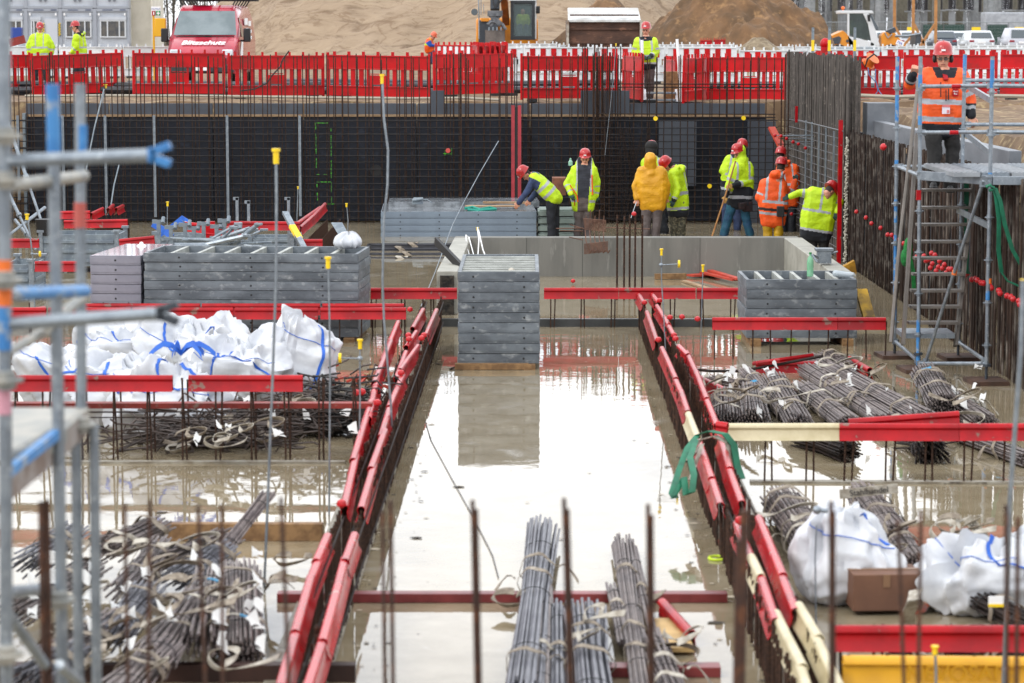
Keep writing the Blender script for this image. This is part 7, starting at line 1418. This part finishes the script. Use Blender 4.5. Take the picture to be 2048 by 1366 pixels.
# ---------------------------------------------------------------- levelling rods with yellow caps
def rod(pts, Y, label, r=.008, caph=.09, capr=.018, arm=None, dY=0, foot=True):
    n = len(pts); W3 = [P(x, y, Y + dY * i / max(1, n - 1)) for i, (x, y) in enumerate(pts)]
    if foot and W3[-1].z > .03: W3.append(V((W3[-1].x + (W3[-1].x - W3[-2].x) * .3, W3[-1].y, 0)))
    t = T('capped_rod', label, 'rod', V((W3[-1].x, W3[-1].y, W3[-1].z))); m = MB(); m.tube(W3, r, 6); m.build('rod', GALV, t)
    m = MB(); p = W3[0]; m.cyl(p - V((0, 0, caph * .8)), p, capr, 10); m.cyl(p, p + V((0, 0, caph * .2)), capr * 1.5, 10); m.build('yellow_cap', YCAP, t)
    if arm:
        (x0, y0), (x1, y1) = arm; a, b = P(x0, y0, Y), P(x1, y1, Y); m = MB(); m.tube([a, b], r * .9, 6); m.sph(a, .025, 8, 6); m.build('side_arm', GALV, t); m = MB(); m.cyl(b - V((.012, 0, 0)), b + V((.012, 0, 0)), .045, 12); m.build('arm_disc', YCAP, t)
    return t
rod([(764, 152), (768, 240), (776, 300), (775, 370), (768, 440), (765, 560), (768, 640), (782, 812)], 24, 'tall bent grey rod with a yellow cap crossing the front of the blue-grey stack', .011, .09, .015)
rod([(552, 303), (553, 400), (552, 560), (545, 760), (532, 1090)], 18.5, 'tall grey rod with a big yellow cap in front of the wide dark stack', .010, .11, .021)
rod([(656, 518), (659, 640), (660, 760), (658, 1050)], 21.5, 'grey rod with a yellow cap and a ring in front of the upright white bag', .008, .1, .019)
rod([(720, 682), (720, 800), (717, 985)], 23, 'grey rod with a yellow cap and a side arm beside the left starter wall', .008, .09, .018, ((720, 717), (680, 716)))
rod([(1323, 500), (1323, 560), (1328, 640), (1337, 820)], 30, 'thin rod with a yellow cap and a side arm rising beside the right starter wall', .007, .08, .014, ((1322, 530), (1358, 528)))
rod([(1406, 532), (1404, 600), (1402, 660)], 34, 'thin rod with a yellow cap in front of the red boards', .007, .1, .016); rod([(335, 405), (334, 470)], 44, 'short rod with a yellow cap above the low steel crate', .008, .08, .018)
rod([(596, 374), (594, 435)], 50, 'small yellow-capped rod before the last steel spacer strip', .01, .05, .014); rod([(693, 408), (696, 440), (695, 478)], 46, 'yellow-capped rod before the dark cage right of the diagonal starter wall', .008, .07, .016); rod([(955, 456), (956, 480)], 42.4, 'yellow cap on the white cables at the left corner of the basin', .006, .05, .018, foot=False)
rod([(211, 170), (204, 215), (192, 290)], 57.5, 'yellow-capped rod in front of the tilted red barrier at the left', .012, .09, .03, foot=False); rod([(208, 430), (214, 500), (222, 520)], 36, 'yellow-capped rod left behind the scaffold posts', .01, .1, .02, ((222, 505), (240, 505))) if 0 else rod([(54, 430), (60, 470), (66, 520)], 38, 'yellow-capped rod at the far left before the steel crate', .012, .09, .024, ((64, 508), (80, 508)))
rod([(1870, 1295), (1872, 1340), (1872, 1366)], 13.6, 'blurred yellow-capped rod in front of the amber channel', .008, .05, .014); rod([(1232, 88), (1228, 140), (1222, 200), (1210, 310)], 56.2, 'thin yellow-capped wire hanging before the raised grey panel', .006, .06, .012, foot=False)
rod([(1665, 70), (1664, 95)], 60, 'small yellow-capped stick among the banded posts', .006, .05, .014, foot=False) if 0 else None
m = MB(); m.tube([P(997, 282, 44), P(960, 345, 43.5), P(930, 400, 43), P(905, 450, 42), P(870, 545, 40), P(840, 618, 37)], .008, 5); tag(m.build('slanting_wire', GALV), 'long slanting grey wire rising from the left starter wall across the blue-grey stack', 'wire')
for x0, y0, x1, y1, l in ((208, 178, 172, 340, 'left'), (238, 330, 222, 410, 'right')): m = MB(); m.tube([P(x0, y0, 55), P((x0 + x1) / 2 - 2, (y0 + y1) / 2, 54.5), P(x1, y1, 54)], .016, 5); tag(m.build('slanting_wire', GALVD), 'slanting grey wire before the dark cage behind the scaffold, %s one' % l, 'wire')
m = MB(); m.tube([G(851, 845, 0) + V((0, 0, .01)), G(862, 880, .01), G(900, 950, .01), G(950, 1040, .01), G(985, 1110, .01), G(997, 1155, .01)], .004, 4); tag(m.build('floor_wire', M('dark wire', '#5a5a5c', rough=.6)), 'thin wire lying in the water channel', 'wire')
rod([(2046, 560), (2042, 700), (2030, 860), (2020, 1000), (2008, 1366)], 14, 'blurred grey pole at the right edge in front of the bags', .014, .02, .012)
# blurred rods in front of the right bag: rod with clamp
m = MB(); m.tube([P(1633, 1050, 17), P(1630, 1120, 17), P(1634, 1366, 16.9)], .006, 5); m.sph(P(1634, 1020, 17), .03); m.tube([P(1634, 1020, 17), P(1655, 1022, 17)], .015, 6); tag(m.build('clamp_rod', GALV), 'thin rod with a clamp in front of the upright white bag at the right', 'rod')

# ---------------------------------------------------------------- near rebar standing up into the picture
def near(x, y, xb, r, label, pair=None, Y=9.3):
    t = T('upright_bar', label, 'rebar', G(0, 0, 0) * 0 + V((P(xb, 1366, Y).x, Y, 0)), 'near upright bars'); m = MB(); a, b = P(x, y, Y), P(xb, 1366, Y); k = a.z / max(.01, a.z - b.z); f = a + (b - a) * k; f.z = 0
    m.tube([a, f], r, 10); m.build('bar', NEAR, t)
    if pair: dx, dy = pair; m = MB(); m.tube([P(x + dx, y + dy, Y + .01), f + V((dx / 553, .01, 0))], r, 10); m.build('lapped_bar', NEAR, t)
def near_mat():
    m = M('near ribbed rebar', '#4a2c1c', '#2c1a12', 7, .75, c3='#6e4022', s3=14, l3=.5, h3=.7); t = m.node_tree; tcn = N(t, 'ShaderNodeTexCoord'); wv = N(t, 'ShaderNodeTexWave', bands_direction='Z', i_Scale=28.0, i_Distortion=.3); bp = N(t, 'ShaderNodeBump'); bp.inputs['Strength'].default_value = .7; bp.inputs['Distance'].default_value = .01
    t.links.new(tcn.outputs['Object'], wv.inputs[0]); t.links.new(wv.outputs[1], bp.inputs['Height']); t.links.new(bp.outputs[0], t.nodes['Principled BSDF'].inputs['Normal']); return m
NEAR = near_mat()
for x, y, xb, r, pr, l in ((945, 1000, 953, .0085, (7, 18), 'doubled near bar left of the large grey bundle'), (1128, 996, 1138, .0085, (7, 22), 'doubled near bar between the two grey bundles'), (1296, 1008, 1299, .0085, (7, 22), 'doubled near bar right of the slim bundle'), (1489, 1020, 1482, .016, (-9, 60), 'thick near bar before the right starter wall'),
    (1662, 1003, 1662, .0085, (5, 20), 'near bar in front of the upright white bag'), (1796, 1040, 1808, .0075, None, 'near bar in front of the brown carton, left'), (1842, 1022, 1837, .0075, None, 'near bar in front of the brown carton, right'), (2012, 1010, 2014, .0085, None, 'near bar at the right edge, left one'), (2036, 1034, 2033, .0085, None, 'near bar at the right edge, right one'),
    (249, 1008, 256, .0075, None, 'near bar in front of the left heap, first from the left'), (300, 1000, 296, .0075, None, 'near bar in front of the left heap, second from the left'), (396, 1010, 411, .0075, None, 'near bar in front of the left heap, third from the left'), (443, 1010, 446, .0075, None, 'near bar in front of the left heap, fourth from the left'),
    (562, 995, 578, .0075, None, 'near bar left of the left starter wall'), (765, 1022, 770, .0075, None, 'thin near bar in the channel, left of a pair'), (781, 1000, 786, .0085, None, 'thin near bar in the channel, right of a pair'), (82, 1004, 88, .011, (12, -4), 'thick doubled near bar among the scaffold posts')): near(x, y, xb, r, l, pr)

# ---------------------------------------------------------------- scaffold tower on the right
def coupler(m, p, r=.045): m.cyl(p - V((0, 0, .006)), p + V((0, 0, .006)), r * 1.25, 12); m.cyl(p - V((0, 0, .03)), p + V((0, 0, .03)), r * .72, 10)
def tower():
    t = T('scaffold_tower', 'silver and blue scaffold stair tower standing in the water at the right', 'scaffold', (P(1880, 720, 31.5).x, 31.5, 0)); YA, YB, YC, YD = 32.4, 31.0, 29.9, 32.2
    def post(x0, y0, x1, y1, Y, bands=()):
        a, b = P(x0, y0, Y), P(x1, y1, Y); m = MB(); m.cyl(V((b.x, Y, .22)), V((a.x, Y, a.z)), .0242, 12); o = m.build('standard', GALV, t)
        for z0, z1, mt in bands: p0, p1 = P(x0, z0, Y).z, P(x0, z1, Y).z; m = MB(); X0 = b.x + (a.x - b.x) * (p1 / a.z); m.cyl(V((X0, Y, p1)), V((b.x + (a.x - b.x) * (p0 / a.z), Y, p0)), .0248, 12); m.build('paint_band', mt, o)
        m = MB(); m.cyl((b.x, Y, .02), (b.x, Y, .3), .017, 8); m.cyl((b.x, Y, .2), (b.x, Y, .23), .055, 8); m.build('base_jack', DGM, t)
        m = MB(); m.box((b.x, Y, .025), (.42, .5, .05), .1); tag(m.build('base_plank', M('brown base plank', '#4e362a', '#3c2a20', 4, .7), smooth=False), 'brown plank under the foot of the scaffold tower at %d' % 0 if 0 else 'brown square plank under the %s foot of the scaffold tower' % {YA: 'rear left', YB: 'front left', YC: 'front right', YD: 'rear right'}[Y], 'plank', 'planks under the scaffold feet')
        for z in (.45, .95, 1.45, 1.95, 2.42, 2.9, 3.4):
            if z < a.z - .05: m = MB(); coupler(m, V((b.x + (a.x - b.x) * z / a.z, Y, z))); m.build('rosette', GALV, t)
    post(1795, 113, 1789, 715, YA, ((113, 160, BLUE), (190, 245, BLUE), (320, 336, BLUE), (398, 445, BLUE), (470, 640, BLUE))); post(1841, 113, 1836, 745, YB, ((150, 175, BLUE), (640, 730, BLUE), (232, 250, BLUE))); post(1985, 113, 1972, 772, YC, ((120, 176, BLUE), (345, 362, BLUE), (582, 600, BLUE))); post(1930, 108, 1916, 716, YD, ((110, 150, BLUE), (330, 345, BLUE)))
    def led(x0, y0, Y0, x1, y1, Y1, r=.0242, mt=GALV, nm='ledger'): m = MB(); m.cyl(P(x0, y0, Y0), P(x1, y1, Y1), r, 10); a, b = P(x0, y0, Y0), P(x1, y1, Y1); d = (b - a).normalized(); m.box(a + d * .04, (.07, .03, .07)); m.box(b - d * .04, (.07, .03, .07)); m.build(nm, mt, t)
    led(1841, 173, YB, 1985, 171, YC); led(1841, 265, YB, 1985, 264, YC); led(1985, 171, YC, 2200, 174, YC - .3); led(1985, 264, YC, 2200, 266, YC - .3); led(1930, 161, YD, 2200, 160, YD); led(1930, 249, YD, 2200, 249, YD); led(1795, 333, YA, 1930, 334, YD); led(1795, 333, YA, 1841, 352, YB)
    led(1836, 727, YB, 1972, 727, YC); led(1789, 682, YA, 1836, 722, YB); led(1916, 684, YD, 1972, 722, YC); led(1930, 340, YD, 1985, 356, YC); led(1930, 178, YD, 1985, 208, YC, .0, GALV) if 0 else None
    for q in ((1935, 172, YD, 1984, 202, YC), (1932, 268, YD, 1980, 305, YC), (1915, 420, YD, 1978, 452, YC)): m = MB(); m.beam(P(*q[:3]), P(*q[3:]), .03, .07); m.build('diagonal_rail', GALV, t, smooth=False)
    led(1967, 362, YC - .05, 1850, 728, YB - .05, .02, GALV, 'brace')
    m = MB()
    for x, y, Y in ((1912, 173, 30.35), (1908, 265, 30.4)): m = MB(); p = P(x, y, Y); m.cyl(p - V((.05, 0, 0)), p + V((.05, 0, 0)), .0262, 10); m.build('red_tape', RED, t)
    m = MB(); p = P(1837, 390, YB); m.box(p, (.055, .055, .12)); p = P(1905, 540, 0) if 0 else P(1906, 546, 30.4); m.build('red_sticker', RED, t); m = MB(); p = P(1979, 562, YC); m.cyl(p - V((0, 0, .03)), p + V((0, 0, .03)), .026, 10); p = P(1908, 545, 30.4); m.cyl(p - V((0, 0, .03)), p + V((.01, 0, .03)), .03, 10); m.build('orange_tape', M('orange tape', '#d4661c', rough=.5), t)
    # platform
    a, b = P(1841, 354, YB), P(1985, 354, YC); z = 2.38; m = MB(); m.beam(V((a.x, YB - .03, z)), V((b.x, YC - .03, z)), .05, .11); m.beam(V((b.x, YC - .03, z)), V((b.x + 2.2, YC - .3, z)), .05, .1); m.beam(P(1930, 345, YD), P(1930, 345, YD) + V((2.4, 0, 0)), .05, .1); m.build('deck_beam', GALV, t, smooth=False, bevel=.004)
    for k in range(6):
        m = MB(); x = b.x - .28 + k * .34; m.box((x, (YC + YD) / 2 + .05, z + .06), (.31, YD - YC - .1, .05))
        for j in range(5): m.box((x - .12 + j * .06, (YC + YD) / 2 + .05, z + .088), (.025, YD - YC - .12, .008))
        m.build('deck_plank', GALV if k % 2 else M('bright aluminium', '#9a9ea2', '#888c90', 4, .45, metal=.4), t, smooth=False)
    # stair
    st = M('dull aluminium', '#77706a', '#66605a', 4, .5, metal=.3)
    m = MB(); m.beam(P(1833, 268, 31.9), P(1806, 690, 31.3), .035, .12, up=V((0, 1, 0))); m.beam(P(1947, 365, 32.2), P(1911, 692, 31.4), .035, .12, up=V((0, 1, 0))); m.build('stringer', st, t, smooth=False); m = MB(); m.tube([P(1843, 130, 32), P(1835, 180, 31.9), P(1800, 480, 31.5), P(1782, 684, 31.2)], .026, 8); m.build('handrail', st, t)
    for k, y in enumerate((380, 415, 449, 483, 516, 548, 581, 613, 645)):
        q = k / 8; m = MB(); Y = 32.2 - .8 * q; a, b = P(1838 - 22 * q, y, Y), P(1945 - 30 * q, y, Y); m.box((a + b) / 2, (b.x - a.x, .2, .03)); m.build('tread', st, t, smooth=False)
    m = MB(); a, b = P(1806, 672, 31.3), P(1910, 672, 31.3); m.box(((a.x + b.x) / 2, 31.6, a.z), (b.x - a.x, .6, .06)); m.build('bottom_landing', GALV, t, smooth=False)
tower()
t = T('green_sling', 'long green webbing sling knotted to the front right post of the scaffold tower', 'sling', P(1985, 380, 29.8)); m = MB(); YC = 29.8
m.ribbon([P(1985, 372, YC), P(1992, 392, YC), P(1998, 440, YC), P(1997, 500, YC), P(2003, 545, YC)], V((.05, .02, 0)), .004); m.ribbon([P(1990, 376, YC), P(2000, 400, YC), P(2010, 450, YC), P(2025, 500, YC), P(2060, 560, YC)], V((.05, .02, 0)), .004); m.tube([P(1972, 374, YC - .03), P(1980, 370, YC - .03), P(1990, 378, YC - .03), P(1978, 381, YC - .03)], .02, 6); m.tube([P(2003, 545, YC), P(2015, 562, YC), P(2045, 575, YC)], .012, 5); m.build('band', GREEN, t)
m = MB(); m.ribbon([P(1933, 365, 32.3), P(1933, 420, 32.3), P(1932, 540, 32.2), P(1938, 548, 32.2)], V((.06, 0, 0)), .004); tag(m.build('green_sling', GREEN), 'straight green sling hanging behind the stair of the scaffold tower', 'sling')
m = MB(); m.sph(P(1816, 500, 32), (.06, .05, .16), 10, 8); m.sph(P(1812, 515, 32), (.07, .05, .12), 10, 8); m.ribbon([P(1816, 500, 31.95), P(1826, 540, 32), P(1828, 580, 32)], V((.05, 0, 0)), .006); tag(m.build('green_net', M('green net', '#157a34', '#0f5c28', 20, .8)), 'bunched green net hanging on the left rail of the stair', 'net')

# ---------------------------------------------------------------- near scaffold at the left edge
def near_scaffold():
    t = T('near_scaffold', 'large out-of-focus scaffold frame standing close to us at the left edge', 'scaffold', (P(60, 683, 9.5).x, 9.5, 0)); WT = M('worn white-grey paint', '#a09c92', '#80827f', 6, .5, metal=.2)
    def tube(x0, y0, Y0, x1, y1, Y1, mt=GALV, r=.0242, nm='tube', par=None): m = MB(); m.cyl(P(x0, y0, Y0), P(x1, y1, Y1), r, 16); return m.build(nm, mt, par or t)
    o = tube(7, -40, 9, 13, 1420, 9, GALV, nm='standard'); tube(9, 520, 8.99, 9.5, 612, 8.99, M('orange tape', ''), .0248, 'orange_band', o); tube(8, 612, 8.99, 9, 700, 8.99, BLUE, .0248, 'blue_band', o); tube(8, 780, 8.99, 9, 828, 8.99, M('pink tape', '#c08a98', rough=.5), .0248, 'pink_band', o)
    o = tube(105, 170, 9.7, 126, 1420, 9.7, GALV, nm='standard'); tube(105, 168, 9.69, 108, 310, 9.69, BLUE, .0265, 'blue_sleeve', o)
    o = tube(160, 168, 10.4, 163, 850, 10.4, GALV, .022, 'standard'); tube(160, 405, 10.39, 160.3, 455, 10.39, M('faded red tape', '#a85048', rough=.5), .0245, 'red_band', o); tube(166, 250, 10.38, 166, 305, 10.38, BLUE, .018, 'blue_band', o)
    tube(152, 840, 10.2, 158, 1420, 10.2, GALV, .022, 'standard'); tube(188, 850, 10.2, 194, 1420, 10.2, GALV, .021, 'brace')
    for x, y, Y in ((10, 272, 8.95), (10, 360, 8.95), (10, 560, 8.95), (12, 760, 8.95), (12, 1310, 8.95), (118, 1200, 9.65), (162, 850, 10.2)): m = MB(); coupler(m, P(x, y, Y), .05); m.build('rosette', WT, t)
    def ledger(x0, y0, x1, y1, Y0, Y1, mt, hm, nm='ledger'):
        o = tube(x0, y0, Y0, x1, y1, Y1, mt, nm=nm); p = P(x1, y1, Y1); m = MB(); m.box(p + V((.0, 0, .022)), (.07, .05, .03), Matrix.Rotation(R(-20), 3, 'Y')); m.box(p + V((.0, 0, -.02)), (.07, .05, .03), Matrix.Rotation(R(20), 3, 'Y')); m.box(p - V((.03, 0, 0)), (.03, .05, .05)); m.build('wedge_head', hm, o, bevel=.004)
    ledger(14, 322, 322, 310, 9, 9.0, GALV, BLUE); ledger(14, 648, 338, 626, 9, 9.0, GALV, DGM); tube(14, 330, 9, 160, 352, 10.4, WT, nm='cross_ledger') if 0 else tube(14, 372, 9.05, 168, 352, 10.35, WT, nm='cross_ledger'); tube(14, 588, 9, 170, 582, 10, BLUE, nm='blue_ledger'); tube(95, 655, 9.6, 172, 588, 10.4, WT, .02, 'cross_ledger'); tube(14, 706, 9.05, 130, 640, 10.3, WT, .018, 'cross_ledger')
    m = MB(); a, b, c, d = P(14, 905, 9.1), P(110, 880, 9.7), P(178, 815, 10.4), P(14, 815, 10.4); n = V((0, 0, -.05)); m.add([a, b, c, d, a + n, b + n, c + n, d + n], [(0, 1, 2, 3), (7, 6, 5, 4), (0, 4, 5, 1), (1, 5, 6, 2), (2, 6, 7, 3), (3, 7, 4, 0)]); m.build('deck', WT, t, smooth=False); m = MB(); m.beam(P(14, 975, 9.0), P(165, 850, 10.3), .03, .09); m.build('deck_edge', M('worn brown steel', '#6a584e', '#8a8480', 9, .5), t, smooth=False); m = MB(); m.beam(P(14, 945, 8.99), P(120, 862, 9.75), .032, .035); m.build('blue_edge', BLUE, t, smooth=False)
    tube(14, 1185, 9, 95, 1178, 9.7, GALV, nm='ledger'); tube(14, 1225, 9, 90, 1330, 9.3, GALV, .02, 'brace'); tube(118, 1330, 9.3, 160, 1366, 9.5, GALV, .02, 'brace')
near_scaffold()
for o in C.objects:
    if o.type == 'MESH' and o.parent is None and o.get('label') is None and o.get('kind') is None: print('UNTAGGED', o.name)

# floating scraps and scum on the water (too many to count)
m = MB(); rd = random.Random(8)
for i in range(420):
    Y = rd.uniform(15, 35); e = rd.random(); x = (rd.choice((-1.0, 1.55)) + rd.gauss(0, .12) if e < .6 else rd.uniform(-9, 5.5)); s_ = rd.uniform(.004, .02) * (1 + (rd.random() < .1) * 1.5); a = rd.uniform(0, 3)
    m.add([V((x, Y, .005 + i * 1e-5)) + V((math.cos(a + q * 1.3) * s_ * (1 + .6 * (q % 2)), math.sin(a + q * 1.3) * s_, 0)) for q in range(5)], [(0, 1, 2, 3, 4)], i % 2)
tag(m.build('floating_scraps', [M('scum dark', '#3c342a', rough=.9), M('scum pale', '#a89c88', rough=.9)], smooth=False), 'tiny dark and pale scraps floating on the flooded slab', 'debris', kind='stuff')
